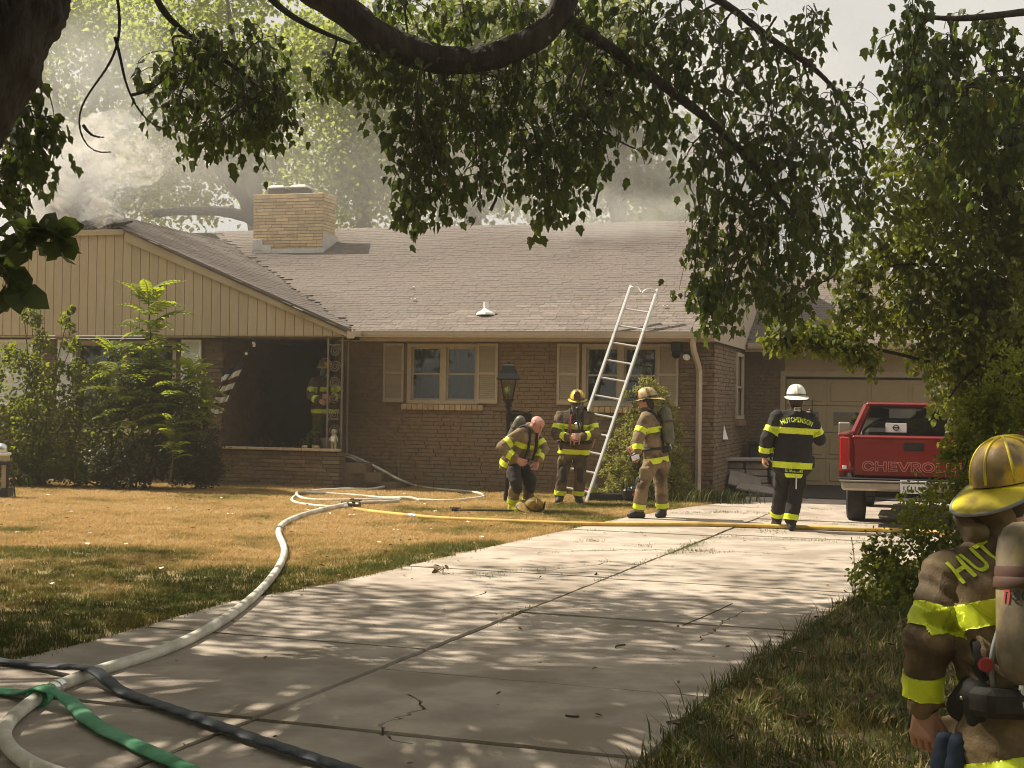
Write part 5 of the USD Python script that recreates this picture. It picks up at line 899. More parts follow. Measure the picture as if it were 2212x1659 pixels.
for k in range(6): obj('plate_mark', cbox((-.12 + k * .048, -.096, .55), (.014, .004, .05), .001), M['ink'], lpz)
def quad_wall(P, th, inner=None): pass
lo, hi = [(-.95, 2.22, 1.0), (.95, 2.22, 1.0), (.95, 3.55, 1.0), (-.95, 3.55, 1.0)], [(-.70, 2.34, 1.64), (.70, 2.34, 1.64), (.70, 3.15, 1.64), (-.70, 3.15, 1.64)]
obj('cab', [box(-.95, 2.22, .5, .95, 2.28, 1.17), box(-.95, 2.28, .5, -.89, 3.6, 1.15), box(.89, 2.28, .5, .95, 3.6, 1.15), cbox((0, 2.76, 1.655), (1.46, .92, .06), .03), tube([(-.93, 2.25, 1.15), (-.72, 2.33, 1.64)], .05, 6), tube([(.93, 2.25, 1.15), (.72, 2.33, 1.64)], .05, 6), tube([(-.92, 3.55, 1.15), (-.7, 3.12, 1.64)], .035, 6), tube([(.92, 3.55, 1.15), (.7, 3.12, 1.64)], .035, 6), tube([(-.93, 2.75, 1.15), (-.72, 2.75, 1.64)], .03, 6), tube([(.93, 2.75, 1.15), (.72, 2.75, 1.64)], .03, 6)], M['red'], trk, smooth=30)
obj('rear_window', (np.array([[-.86, 2.262, 1.17], [.86, 2.262, 1.17], [.67, 2.34, 1.62], [-.67, 2.34, 1.62]]), np.array([[0, 1, 2], [0, 2, 3]])), M['glass'], trk)
obj('windscreen', (np.array([[-.88, 3.55, 1.15], [.88, 3.55, 1.15], [.67, 3.13, 1.63], [-.67, 3.13, 1.63]]), np.array([[0, 2, 1], [0, 3, 2]])), M['glass'], trk)
obj('window_seal', [tube([(-.86, 2.25, 1.175), (.86, 2.25, 1.175)], .014, 5), tube([(-.67, 2.33, 1.615), (.67, 2.33, 1.615)], .014, 5)], M['black'], trk)
stk = obj('sticker', cbox((-.29, 2.262, 1.31), (.30, .006, .14), .002, rot('x', -9)), M['white'], trk); obj('emblem', [xf(revolve([(.032, 0), (.045, 0), (.045, .004), (.032, .004), (.032, 0)], 20, rot('x', 90)), rot('x', -9), (-.29, 2.256, 1.31)), cbox((-.29, 2.256, 1.31), (.1, .003, .02), .001, rot('x', -9))], M['black'], stk)
obj('mirror', [cbox((-1.1, 3.3, 1.27), (.18, .07, .2), .02), tube([(-.93, 3.35, 1.2), (-1.05, 3.32, 1.25)], .015, 6)], M['chrome'], trk); obj('rear_mirror', cbox((.1, 3.1, 1.53), (.25, .03, .07), .015), M['black'], trk)
obj('seat', [cbox((0, 2.5, .95), (1.5, .18, .7), .06), cbox((0, 2.75, .7), (1.5, .6, .2), .06)], M['dark'], trk); obj('dashboard', cbox((0, 3.4, 1.05), (1.7, .3, .2), .05), M['dark'], trk)
obj('hood', [cbox((0, 4.35, .88), (1.86, 1.6, .58), .08)], M['red'], trk, smooth=30); obj('chassis', [box(-.62, .1, .42, -.5, 4.8, .56), box(.5, .1, .42, .62, 4.8, .56), box(-.8, 1.2, .34, .8, 1.36, .46), box(-.85, .3, .55, .85, 5.0, .62)], M['dark'], trk)
for sx in (-1, 1):
    for y in (1.28, 4.4):
        w_ = obj('wheel', revolve([(.2, -.12), (.34, -.125), (.375, -.10), (.375, .10), (.34, .125), (.2, .12), (.2, -.12)], 28, rot('y', 90), (sx * .80, y, .375)), M['tyre'], trk, smooth=35); obj('rim', revolve([(0, -.05), (.12, -.06), (.2, -.1), (.205, .1), (.12, .06), (0, .05)], 20, rot('y', 90), (sx * .80, y, .375)), M['chrome'], w_, smooth=35)
obj('exhaust', tube([(.5, .0, .35), (.5, .9, .38)], .03, 8), M['dark'], trk)
# ---------------------------------------------------------------- people
from manifold3d import OpType
M['coat_tan'] = mat('coat_tan', (.17, .122, .066), (.26, .19, .105), scale=7, rough=.9, bump=.5, bscale=150, bdist=.004, c3=(.085, .06, .036), s3=4.0)
M['coat_dirty'] = mat('coat_dirty', (.09, .06, .035), (.17, .115, .062), scale=7, rough=.9, bump=.5, bscale=150, bdist=.004, c3=(.04, .03, .022), s3=3.5)
M['coat_black'] = mat('coat_black', (.012, .011, .010), (.022, .02, .018), scale=7, rough=.85, bump=.5, bscale=220, bdist=.003)
M['trouser_dark'] = mat('trouser_dark', (.018, .017, .017), (.035, .032, .03), scale=7, rough=.85, bump=.4, bscale=200, bdist=.003)
M['lime'] = mat('lime', (.60, .72, .015), (.68, .80, .03), scale=30, rough=.45, bump=.25, bscale=300, bdist=.002, spec=.6)
M['lime_mid'] = mat('lime_mid', (.72, .78, .28), (.76, .82, .36), scale=30, rough=.35, bump=.3, bscale=300, bdist=.002)
M['skin'] = mat('skin', (.44, .23, .16), (.52, .29, .21), scale=9, rough=.55)
M['skin_pink'] = mat('skin_pink', (.46, .22, .18), (.54, .28, .23), scale=9, rough=.5)
M['helmet_yellow'] = mat('helmet_yellow', (.62, .40, .02), (.72, .50, .03), scale=6, rough=.4, c3=(.10, .06, .025), s3=7.0, coat=.3)
M['helmet_dirty'] = mat('helmet_dirty', (.15, .105, .05), (.27, .18, .06), scale=12, rough=.38, c3=(.60, .40, .02), s3=6.0, coat=.3, bump=.3, bscale=30, bdist=.004)
M['helmet_brim'] = mat('helmet_brim', (.58, .47, .02), (.66, .55, .03), scale=6, rough=.45, c3=(.34, .25, .03), s3=9.0)
M['helmet_white'] = mat('helmet_white', (.68, .70, .60), (.78, .80, .70), scale=6, rough=.4, coat=.3)
M['helmet_tan'] = mat('helmet_tan', (.42, .29, .12), (.58, .45, .24), scale=8, rough=.5, c3=(.12, .08, .04), s3=9.0)
M['helmet_old'] = mat('helmet_old', (.26, .17, .035), (.36, .24, .045), scale=8, rough=.5, c3=(.12, .08, .03), s3=9.0)
M['grey_trim'] = mat('grey_trim', (.2, .2, .2), (.3, .3, .3), scale=20, rough=.6)
M['boot'] = mat('boot', (.012, .011, .01), (.03, .027, .022), scale=12, rough=.6)
M['boot_yellow'] = mat('boot_yellow', (.5, .5, .03), (.6, .58, .06), scale=9, rough=.6)
M['tank'] = mat('tank', (.10, .085, .06), (.22, .18, .12), scale=9, rough=.45, bump=.3, bscale=60, bdist=.003, c3=(.33, .26, .13), s3=5.0, coat=.2)
M['tank_dark'] = mat('tank_dark', (.07, .075, .05), (.13, .13, .09), scale=9, rough=.45)
M['webbing'] = mat('webbing', (.014, .013, .012), (.028, .025, .022), scale=30, rough=.8)
M['brown_strap'] = mat('brown_strap', (.06, .03, .02), (.09, .045, .03), rough=.7)
M['glove'] = mat('glove', (.012, .02, .045), (.03, .05, .09), scale=12, rough=.8)
M['hair'] = mat('hair', (.03, .02, .013), (.06, .042, .028), scale=40, rough=.8)
M['hood'] = mat('hood', (.09, .075, .055), (.14, .12, .085), scale=12, rough=.95)
M['mask'] = mat('mask', (.02, .02, .018), (.04, .038, .03), rough=.25, coat=.6)
V3 = lambda *a: np.array(a, float)
def mh(prims, L, iters=10, wr=0.0, freq=9.0, seed=0, union=True):
    """hulls of spheres joined into one smooth closed surface"""
    ms = [Manifold.batch_hull([Manifold.sphere(float(r), 14).translate([float(x) for x in p]) for p, r in pr]) for pr in prims]
    m = Manifold.batch_boolean(ms, OpType.Add).refine_to_length(L).to_mesh()
    t = trimesh.Trimesh(np.array(m.vert_properties[:, :3]), np.array(m.tri_verts), process=True); t.merge_vertices(digits_vertex=5)
    trimesh.smoothing.filter_taubin(t, iterations=iters)
    if wr:
        n = t.vertex_normals; v = t.vertices; tilt = v[:, 2] + .35 * v[:, 0] * np.sin(seed) + .25 * meshkit.fbm(v * 3.0 + seed, 2, seed + 9); k = meshkit.fbm(np.c_[v[:, 0] * freq * .45, v[:, 1] * freq * .45, tilt * freq * 1.5] + 7.3 * seed, 3, seed); rdg = (1 - np.abs(2 * k - 1) * 2.2) * 1.2; k2 = (meshkit.fbm(v * freq * .45 + seed, 2, seed + 5) - .5) * .5
        t.vertices = v + n * (wr * (rdg - .45) + wr * 2.2 * k2)[:, None]
    return t
def band(mesh, p, ax, t0, t1, R, off=.005):
    """the strip of a garment's surface between two planes square to ax, lifted a little"""
    ax = unit(np.asarray(ax, float)); p = np.asarray(p, float); c = mesh.triangles_center - p; h = c @ ax; rad = np.linalg.norm(c - h[:, None] * ax, axis=1)
    L = mesh.edges_unique_length.mean() * 2.5
    keep = (h > t0 - L) & (h < t1 + L) & (rad < R)
    if not keep.any(): return None
    s = mesh.submesh([np.nonzero(keep)[0]], append=True)
    s = trimesh.intersections.slice_mesh_plane(s, ax, p + ax * t0); s = trimesh.intersections.slice_mesh_plane(s, -ax, p + ax * t1)
    if s is None or not len(s.faces): return None
    s.merge_vertices(); n = np.array(s.vertex_normals); v = np.array(s.vertices); f = np.array(s.faces); k = len(v)
    ed = s.edges_sorted; u, cnt = np.unique(ed, axis=0, return_counts=True); be = u[cnt == 1]
    rim = np.vstack([np.c_[be[:, 0], be[:, 1], be[:, 1] + k], np.c_[be[:, 0], be[:, 1] + k, be[:, 0] + k]])
    return np.vstack([v + n * off, v - n * .004]), np.vstack([f, rim])
def surf_text(mesh, s, h, p, u, v, bold=True, arc=None, off=.005, width=None):
    """lettering laid on a garment: p = middle of the line, u = reading direction, v = up"""
    t = meshkit.text_mesh(s, h, .002, bold); t = t.subdivide_to_size(h * .45); a, b, d = np.array(t.vertices).T; w = a.max(); k = (width / w) if width else 1.0; a = (a - w / 2) * k
    if arc: an = a / arc; a, b = (arc + b) * np.sin(an), (arc + b) * np.cos(an) - arc
    u, v = unit(np.asarray(u, float)), unit(np.asarray(v, float)); v = unit(v - u * (u @ v)); n = np.cross(u, v); p = np.asarray(p, float)
    mv = mesh.vertices - p; ok = (mesh.vertex_normals @ n > .05) & (np.abs(mv @ u) < np.abs(a).max() + .12) & (np.abs(mv @ v) < .3); q = mv[ok]
    try: f1 = LinearNDInterpolator(np.c_[q @ u, q @ v], q @ n)(a, b)
    except Exception: f1 = np.full(len(a), np.nan)
    f2 = NearestNDInterpolator(np.c_[q @ u, q @ v], q @ n)(a, b); z = np.where(np.isnan(f1), f2, f1)
    return p + a[:, None] * u + b[:, None] * v + (z + off + d)[:, None] * n, np.array(t.faces)
def hand(w, d, n, side, curl=35, s=1.0):
    """palm, four fingers and a thumb as chains of spheres; d = towards the fingers, n = out of the palm"""
    d = unit(np.asarray(d, float)); n = unit(n - d * (d @ n)); l = np.cross(d, n); P = []
    w = np.asarray(w, float); pt = lambda a, b, c=0: w + s * (d * a + l * b + n * c)
    P.append([(pt(.0, -.018), .02 * s), (pt(.0, .018), .02 * s), (pt(.085, -.033), .013 * s), (pt(.088, .03), .013 * s), (pt(.04, side * .034, .01), .015 * s)])
    for b, L in ((-.034, .066), (-.012, .078), (.011, .08), (.033, .07)):
        L = L if side > 0 else {-.034: .07, -.012: .08, .011: .078, .033: .066}[b]
        p = pt(.088, b); dd = d.copy(); ch = [(p, .0105 * s)]
        for k, fr in enumerate((.45, .32, .23)):
            a = math.radians(curl * (.7 + .25 * k)); dd = unit(dd * math.cos(a) + n * math.sin(a)) if k == 0 else unit(dd * math.cos(a * .8) + np.cross(l, dd) * -math.sin(a * .8) * -1 * (1 if np.dot(np.cross(l, dd), n) * 0 == 0 else 1))
            p = p + dd * L * fr * s; ch.append((p, (.0098 - .0012 * k) * s))
        for a_, b_ in zip(ch[:-1], ch[1:]): P.append([a_, b_])
    t0, t1, t2 = pt(.03, side * .036, .008), pt(.068, side * .058, .03), pt(.095, side * .052, .05)
    P += [[(t0, .014 * s), (t1, .0115 * s)], [(t1, .0115 * s), (t2, .0095 * s)]]
    return P
def frame(fwd, up=(0, 0, 1)):
    f = unit(np.asarray(fwd, float)); u = np.asarray(up, float); u = unit(u - f * (f @ u)); r = np.cross(f, u); return r, f, u
def helmet(parent, c, fwd, up, shell, brim, trim, s=1.0, ridges=True, hi=1, name='helmet'):
    r, f, u = frame(fwd, up); R = np.stack([r, f, u], 1); c = np.asarray(c, float)
    n, m = 40 * hi, 10 * hi; th = np.linspace(0, 2 * np.pi, n, endpoint=False); ph = np.linspace(0, np.pi / 2, m)
    T, Pp = np.meshgrid(th, ph, indexing='ij'); rad = np.cos(Pp) ** .82
    rid = 1 + .018 * np.abs(np.cos(4 * T)) ** 12 * np.sin(2 * Pp) if ridges else 1
    x, y, z = .118 * rad * np.sin(T) * rid, (.148 * rad * np.cos(T)) * rid, .148 * np.sin(Pp) ** .95 * rid
    v = np.stack([x, y, z], -1).reshape(-1, 3); i, j = np.meshgrid(np.arange(n), np.arange(m - 1), indexing='ij'); i2 = (i + 1) % n
    q = np.stack([i * m + j, i2 * m + j, i2 * m + j + 1, i * m + j + 1], -1).reshape(-1, 4)
    h = obj(name, xf((v * s, np.vstack([q[:, [0, 2, 1]], q[:, [0, 3, 2]]])), R, c), shell, parent, smooth=50)
    w = .035 + .012 * np.abs(np.sin(th)) + .085 * np.clip(-np.cos(th), 0, 1) ** 2.2 + .012 * np.clip(np.cos(th), 0, 1); k = 6; B_ = []
    for a in range(k):
        u_ = a / (k - 1); dr = -.004 - w * .34 * u_ - .02 * np.clip(-np.cos(th), 0, 1) * u_ ** 2 + .012 * u_ * np.abs(np.sin(th)) ** 4
        B_.append(np.stack([(.112 + w * u_) * np.sin(th), (.142 + w * u_) * np.cos(th), dr], -1))
    B_ = np.array(B_); top = B_.reshape(-1, 3); bot = (B_ - (0, 0, .007)).reshape(-1, 3); I, J = np.meshgrid(np.arange(k - 1), np.arange(n), indexing='ij'); J2 = (J + 1) % n
    q = np.stack([I * n + J, I * n + J2, (I + 1) * n + J2, (I + 1) * n + J], -1).reshape(-1, 4); Q = np.vstack([q[:, ::-1], q + k * n])
    obj('brim', xf((np.vstack([top, bot]) * s, Q), R, c), brim, h, smooth=50)
    e = np.vstack([B_[-1], B_[-1][:1]]) - (0, 0, .0035); obj('brim_edge', xf(tube(e * s, .0065 * s, 7, False), R, c), trim, h, smooth=True)
    if ridges:
        for a in (0, np.pi / 4, np.pi / 2, 3 * np.pi / 4) if hi > 1 else (0, np.pi / 2):
            p_ = np.linspace(-np.pi / 2 + .03, np.pi / 2 - .03, 22); cr = np.cos(np.abs(p_)) ; sg = np.sign(p_); rr_ = np.cos(np.pi / 2 - np.abs(p_)) ** .82
            rr_ = np.sin(np.abs(p_)) ** .82; zz = .148 * np.cos(p_) ** .95
            pts = np.stack([.119 * rr_ * sg * math.sin(a), .149 * rr_ * sg * math.cos(a), zz + .002], -1); obj('ridge', xf(tube(pts * s, .0055 * s, 7), R, c), brim if hi > 1 else shell, h, smooth=True)
    if hi == 1: obj('band', xf(tube(np.stack([.121 * np.sin(np.r_[th, 0]), .151 * np.cos(np.r_[th, 0]), np.full(n + 1, .016)], -1) * s, .006 * s, 6, False), R, c), M['black'], h, smooth=True)
    sh = prism(Polygon([(-.045, 0), (.045, 0), (.058, .07), (.035, .12), (0, .135), (-.035, .12), (-.058, .07)]), .006); v = sh[0]
    obj('front_shield', xf((np.stack([v[:, 0], .155 - .35 * v[:, 1] * .35 + v[:, 2], v[:, 1] + .015], 1) * s, sh[1]), R, c), M['brown_strap'], h); return h
def air_pack(parent, c, up, back, L=.5, r=.084, tankm='tank', hi=False):
    """air cylinder on a back frame; c = middle of the cylinder"""
    up, back = unit(np.asarray(up, float)), unit(np.asarray(back, float)); x = unit(np.cross(up, back)); back = np.cross(x, up); R = np.stack([x, -back, up], 1); h = L / 2; sd = 40 if hi else 20
    k = obj('air_tank', revolve([(0, -h), (.03, -h), (r * .55, -h + .012), (r * .85, -h + .04), (r, -h + .085), (r, h - .10), (r * .93, h - .055), (r * .72, h - .022), (r * .4, h - .004), (0, h)], sd, R, c), M[tankm], parent, smooth=40)
    obj('valve', revolve([(0, -h - .07), (.026, -h - .07), (.03, -h - .05), (.022, -h - .045), (.02, -h + .005), (0, -h + .01)], 14, R, c), M['steel'], k, smooth=40)
    obj('pack_frame', [xf(cbox((0, .10, -.05), (.05, .035, L - .1), .015), R, c), xf(cbox((0, .05, -h - .06), (.26, .14, .09), .02), R, c)], M['webbing'], parent)
    obj('tank_strap', xf(tube([( (r + .004) * math.cos(a), (r + .004) * math.sin(a), .06) for a in np.linspace(0, 2 * np.pi, 25)], .012, 6, False, (.35, 1.6)), R, c), M['brown_strap'], parent, smooth=True); return k, R
def person(label, loc, J, fwd, coat, pants, skin, bands=True, L=.032, rz=0, seed=0, boots='boot', gloves=None, hands=((0, 0, -1), (0, 0, -1)), curl=40, head_fwd=None, head_up=(0, 0, 1), palm=None, bulk=1.0, midline=True, drop=.10, wr=.016, skirt=1.0, hair=True):
    t = thing('person', label, 'person', loc, rz); J = {k: np.asarray(v, float) for k, v in J.items()}
    r_, f_, u_ = frame(fwd); b = bulk
    sl, sr, nk, pv = J['sl'], J['sr'], J['neck'], J['pelvis']; up = unit(nk - pv); rt = unit(sr - sl); bk = unit(np.cross(rt, up)); fr = np.cross(up, rt) if False else -bk
    if fr @ np.asarray(fwd, float) < 0: fr = -fr
    ch = pv + (nk - pv) * .68; wa = pv + (nk - pv) * .3; hd = J['head']; hf = unit(np.asarray(head_fwd if head_fwd is not None else fwd, float)); hr, hf, hu = frame(hf, head_up)
    # body: one continuous figure with head and hands
    P = [[(hd, .088), (hd - hf * .025 + hu * .012, .088), (hd + hf * .02 + hu * .02, .082)], [(hd + hf * .03, .072), (hd + hf * .055 - hu * .09, .034), (hd - hf * .0 - hu * .06, .06)], [(hd + hf * .088 + hu * .005, .011), (hd + hf * .112 - hu * .03, .014)], [(hd + hf * .088 - hu * .062, .016), (hd + hf * .088 - hu * .07, .015)],
         [(hd + hr * .086 - hf * .005 + hu * .01, .02), (hd + hr * .088 - hf * .0 - hu * .02, .013)], [(hd - hr * .086 - hf * .005 + hu * .01, .02), (hd - hr * .088 - hf * .0 - hu * .02, .013)],
         [(hd - hu * .06 - hf * .02, .062), (nk, .062)], [(nk - up * .04, .07), (ch + rt * .1, .09), (ch - rt * .1, .09), (sl * .8 + ch * .2, .06), (sr * .8 + ch * .2, .06)], [(ch + rt * .08, .1), (ch - rt * .08, .1), (pv + rt * .09, .1), (pv - rt * .09, .1)]]
    for s in 'lr':
        P += [[(J['s' + s], .055), (J['e' + s], .045)], [(J['e' + s], .045), (J['w' + s], .03)], [(J['h' + s], .085), (J['k' + s], .06)], [(J['k' + s], .058), (J['a' + s], .042)], [(J['a' + s], .042), (J['a' + s] + J['t' + s] * .12 - V3(0, 0, .04), .03)]]
    for k, s in enumerate('lr'):
        hp = hand(J['w' + s], hands[k], (palm[k] if palm else -rt if s == 'r' else rt), 1 if s == 'l' else -1, curl, 1.05)
        P += hp
    body = mh(P, L * .55 if L > .02 else .008, 4); obj('body', body, M[skin], t, smooth=True)
    for s in (-1, 1): obj('eye', trimesh.creation.icosphere(1, .0125).apply_translation(hd + hf * .083 + hr * s * .033 + hu * .012), M['black'], t)
    if hair: obj('hair', mh([[(hd - hf * .022 + hu * .022, .094), (hd - hf * .045 - hu * .05, .066)]], .025, 3, .003, 30), M['hair'], t, smooth=True)
    # trousers
    T = [[(J['hl'], .115 * b), (J['hr'], .115 * b), (pv + up * .05, .12 * b), (pv - fr * .04, .12 * b)]]
    for s in 'lr': T += [[(J['h' + s], .112 * b), (J['k' + s], .088 * b)], [(J['k' + s], .088 * b), (J['k' + s] * .35 + J['a' + s] * .65, .084 * b), (J['a' + s] + V3(0, 0, .06), .083 * b)]]
    tr = mh(T, L, 8, .013, 13, seed); tro_ = obj('trousers', tr, M[pants], t, smooth=True)
    for s, sg in (('l', -1), ('r', 1)):
        m_ = J['h' + s] * .45 + J['k' + s] * .55; obj('pocket', mh([[(m_ + rt * sg * .075 + V3(0, 0, .07) + fr * a, .035) for a in (-.05, .05)] + [(m_ + rt * sg * .078 - V3(0, 0, .07) + fr * a, .035) for a in (-.05, .05)]], .03, 3, .005, 14, 3), M[pants], tro_, smooth=True)
        if L > .02: obj('knee_patch', mh([[(J['k' + s] + fr * .045 + V3(0, 0, .09), .055), (J['k' + s] + fr * .05 - V3(0, 0, .08), .05)]], .03, 3, .005), M['trouser_dark'], tro_, smooth=True)
    # jacket
    hem = pv - up * drop
    K = [[(sl * .86 + ch * .14, .088 * b), (sr * .86 + ch * .14, .088 * b), (nk - up * .03, .085), (ch + rt * .12 + fr * .04, .115 * b), (ch - rt * .12 + fr * .04, .115 * b), (ch + rt * .12 - fr * .05, .105 * b), (ch - rt * .12 - fr * .05, .105 * b)],
         [(ch + rt * .12, .13 * b), (ch - rt * .12, .13 * b), (wa + rt * .115, .125 * b), (wa - rt * .115, .125 * b)], [(wa + rt * .115, .125 * b), (wa - rt * .115, .125 * b), (hem + rt * .125 * skirt, .125 * b * skirt), (hem - rt * .125 * skirt, .125 * b * skirt), (hem - fr * .05, .12 * b)],
         [(nk - up * .02, .084), (nk + up * .05 - fr * .01, .076)]]
    for s in 'lr': K += [[(J['s' + s], .092 * b), (J['e' + s], .076 * b)], [(J['e' + s], .076 * b), (J['w' + s] + (J['e' + s] - J['w' + s]) * .14, .06 * b)]]
    jk = mh(K, L, 8, wr, 10, seed + 1); J_ = obj('jacket', jk, M[coat], t, smooth=True)
    for sg in (-1, 1):
        m_ = hem + up * .12 + rt * sg * .155 + fr * .075; obj('pocket', mh([[(m_ + up * a + rt * b_ * sg, .034) for a in (-.055, .055) for b_ in (-.05, .05)]], .03, 3, .004, 14, 2), M[coat], J_, smooth=True)
    bd = []
    if bands:
        for s in 'lr':
            for A, B_, u0, R in ((J['s' + s], J['e' + s], .62, .118), (J['e' + s], J['w' + s], .62, .11)):
                d = B_ - A; l = np.linalg.norm(d); q = band(jk, A, d, l * u0 - .038, l * u0 + .038, R * b)
                if q: bd.append((q, J_))
        for A, t0, R in ((ch - up * .05, 0, .33), (hem + up * .02, 0, .36)):
            q = band(jk, A, up, -.04, .04, R * b)
            if q: bd.append((q, J_))
        tro = stage.GetPrimAtPath(str(t.GetPath()) + '/trousers')
        for s in 'lr':
            d = J['a' + s] - J['k' + s]; l = np.linalg.norm(d); q = band(tr, J['k' + s], d, l * .80 - .036, l * .80 + .036, .14)
            if q: bd.append((q, tro))
    for q, par in bd: obj('stripe', q, M['lime'], par, smooth=True)
    for s in 'lr':
        a, td = J['a' + s], unit(J['t' + s]); z = V3(0, 0, 1)
        bt = mh([[(a + z * .02, .066), (a - z * .02, .064)], [(a - z * (a[2] - J.get('g' + s, V3(0, 0, 0))[2] - .05), .05), (a + td * .13 - z * (a[2] - J.get('g' + s, V3(0, 0, 0))[2] - .045), .045), (a - td * .05 - z * (a[2] - J.get('g' + s, V3(0, 0, 0))[2] - .04), .042), (a, .058)]], .03, 4); obj('boot', bt, M[boots], t, smooth=True)
    return t, dict(jacket=jk, trousers=tr, J=J, up=up, rt=rt, fr=fr, ch=ch, pv=pv, hem=hem, hd=hd, prim=J_)
def straps(t, d, y=.125):
    for s in (-1, 1):
        ch, up, rt, fr = d['ch'], d['up'], d['rt'], d['fr']; top = ch + up * .2 + rt * s * .1
        obj('strap', tube(spline([ch - fr * .16 + rt * s * .1 - up * .02, ch - fr * .09 + rt * s * .1 + up * .16, top + up * .01 + fr * .02, ch + fr * .17 + rt * s * .1, d['pv'] + fr * .2 + up * .12 + rt * s * .13], 26), .022, 7, True, None), M['webbing'], t, smooth=True)
    a = np.linspace(0, 2 * np.pi, 30); c = d['pv'] + d['up'] * .07; obj('waist_belt', tube([c + d['rt'] * .27 * math.cos(q) + d['fr'] * .165 * math.sin(q) for q in a], .02, 7, False), M['webbing'], t, smooth=True)
# 1 the bent firefighter
t, d = person('bent firefighter with a bare pink head and an air tank on the lawn', (0.121, 21.176, 0),
    dict(head=(.26, -.16, 1.30), neck=(.14, -.04, 1.20), sl=(.22, .12, 1.12), sr=(.0, -.22, 1.15), el=(.37, .05, .93), er=(-.27, -.30, .95), wl=(.26, -.12, .74), wr=(-.03, -.38, .78), pelvis=(-.07, .06, .76), hl=(.03, .13, .72), hr=(-.10, -.05, .72), kl=(.15, .06, .42), kr=(-.05, -.14, .42), al=(.14, .2, .1), ar=(-.09, -.03, .1), tl=(.7, -.6, 0), tr=(.55, -.7, 0)),
    (.75, -.55, 0), 'coat_tan', 'coat_tan', 'skin_pink', seed=3, boots='boot_yellow', hands=((-.2, -.3, -.7), (.8, -.1, -.3)), head_fwd=(.6, -.45, -.65), head_up=(.5, -.3, .8), bulk=.93, hair=False)
air_pack(t, d['ch'] - d['fr'] * .21 + d['up'] * .02, d['up'], -d['fr'], .52, .082, 'tank_dark'); straps(t, d)
obj('knee_pad', mh([[((-.05, -.20, .46), .09), ((-.08, -.12, .62), .1), ((-.02, -.20, .34), .07)]], .03, 3, .008), M['trouser_dark'], t, smooth=True); obj('knee_pad', mh([[((.18, .0, .46), .085), ((.1, .05, .6), .1), ((.17, .02, .34), .07)]], .03, 3, .008), M['trouser_dark'], t, smooth=True); obj('hood', mh([[((.14, -.06, 1.2), .075), ((.19, -.1, 1.24), .07)]], .03, 4, .006), M['hood'], t, smooth=True)
hx = thing('fire_helmet', 'dirty old yellow fire helmet lying on its side at the bent firefighter\'s feet', 'helmet', (0.335, 20.869, -0)); helmet(hx, (0, 0, .10), (.9, .2, -.25), (-.25, -.55, .8), M['helmet_old'], M['helmet_old'], M['black'], .95, name='shell')
# 2 the firefighter facing the camera
t, d = person('firefighter in a yellow helmet and mask facing the camera left of the ladder foot', (0.987, 22.938, 0),
    dict(head=(.06, -.10, 1.60), neck=(.045, -.02, 1.47), sl=(.26, .0, 1.39), sr=(-.20, .0, 1.39), el=(.36, -.10, 1.12), er=(-.28, -.10, 1.11), wl=(.10, -.30, 1.08), wr=(-.06, -.31, 1.06), pelvis=(.02, .04, .92), hl=(.11, .04, .84), hr=(-.09, .04, .84), kl=(.12, -.02, .46), kr=(-.16, -.03, .46), al=(.10, .02, .1), ar=(-.20, .0, .1), tl=(.25, -.95, 0), tr=(-.25, -.95, 0)),
    (0, -1, 0), 'coat_dirty', 'coat_dirty', 'skin', seed=5, hands=((-.8, -.3, .1), (.8, -.3, .1)), curl=55, head_fwd=(-.05, -.95, -.35), bulk=1.0)
hd = d['hd']; helmet(t, hd + V3(.0, .02, .075), (-.08, -.95, -.2), (0, -.18, 1), M['helmet_yellow'], M['helmet_brim'], M['black'], 1.0)
obj('hood', mh([[(hd + V3(0, .01, 0), .1), (hd - V3(0, -.05, .13), .09)]], .03, 4, .006), M['hood'], t, smooth=True); obj('face_mask', mh([[(hd + V3(0, -.08, -.01), .075), (hd + V3(0, -.13, -.09), .045)]], .02, 4), M['mask'], t, smooth=True); obj('regulator', trimesh.creation.icosphere(2, .042).apply_translation(hd + V3(0, -.17, -.085)), M['black'], t, smooth=True)
air_pack(t, d['ch'] - d['fr'] * .22, d['up'], -d['fr'], .52, .082, 'tank_dark'); straps(t, d); ch = d['ch']
obj('gauge', [cbox(ch + d['fr'] * .2 - d['rt'] * .02 - d['up'] * .02, (.08, .05, .1), .02)], M['steel'], t); obj('hose_line', tube(spline([hd + V3(0, -.17, -.1), ch + d['fr'] * .26 + V3(.03, 0, .02), ch + d['fr'] * .22 + V3(.12, 0, -.25), d['pv'] + V3(.2, -.05, .1)], 20), .014, 7), M['webbing'], t, smooth=True); obj('red_line', tube(spline([ch + d['fr'] * .17 + d['rt'] * .08 + d['up'] * .15, ch + d['fr'] * .21 + d['rt'] * .09, ch + d['fr'] * .2 + d['rt'] * .07 - d['up'] * .2], 12), .012, 6), M['red_dull'], t, smooth=True)
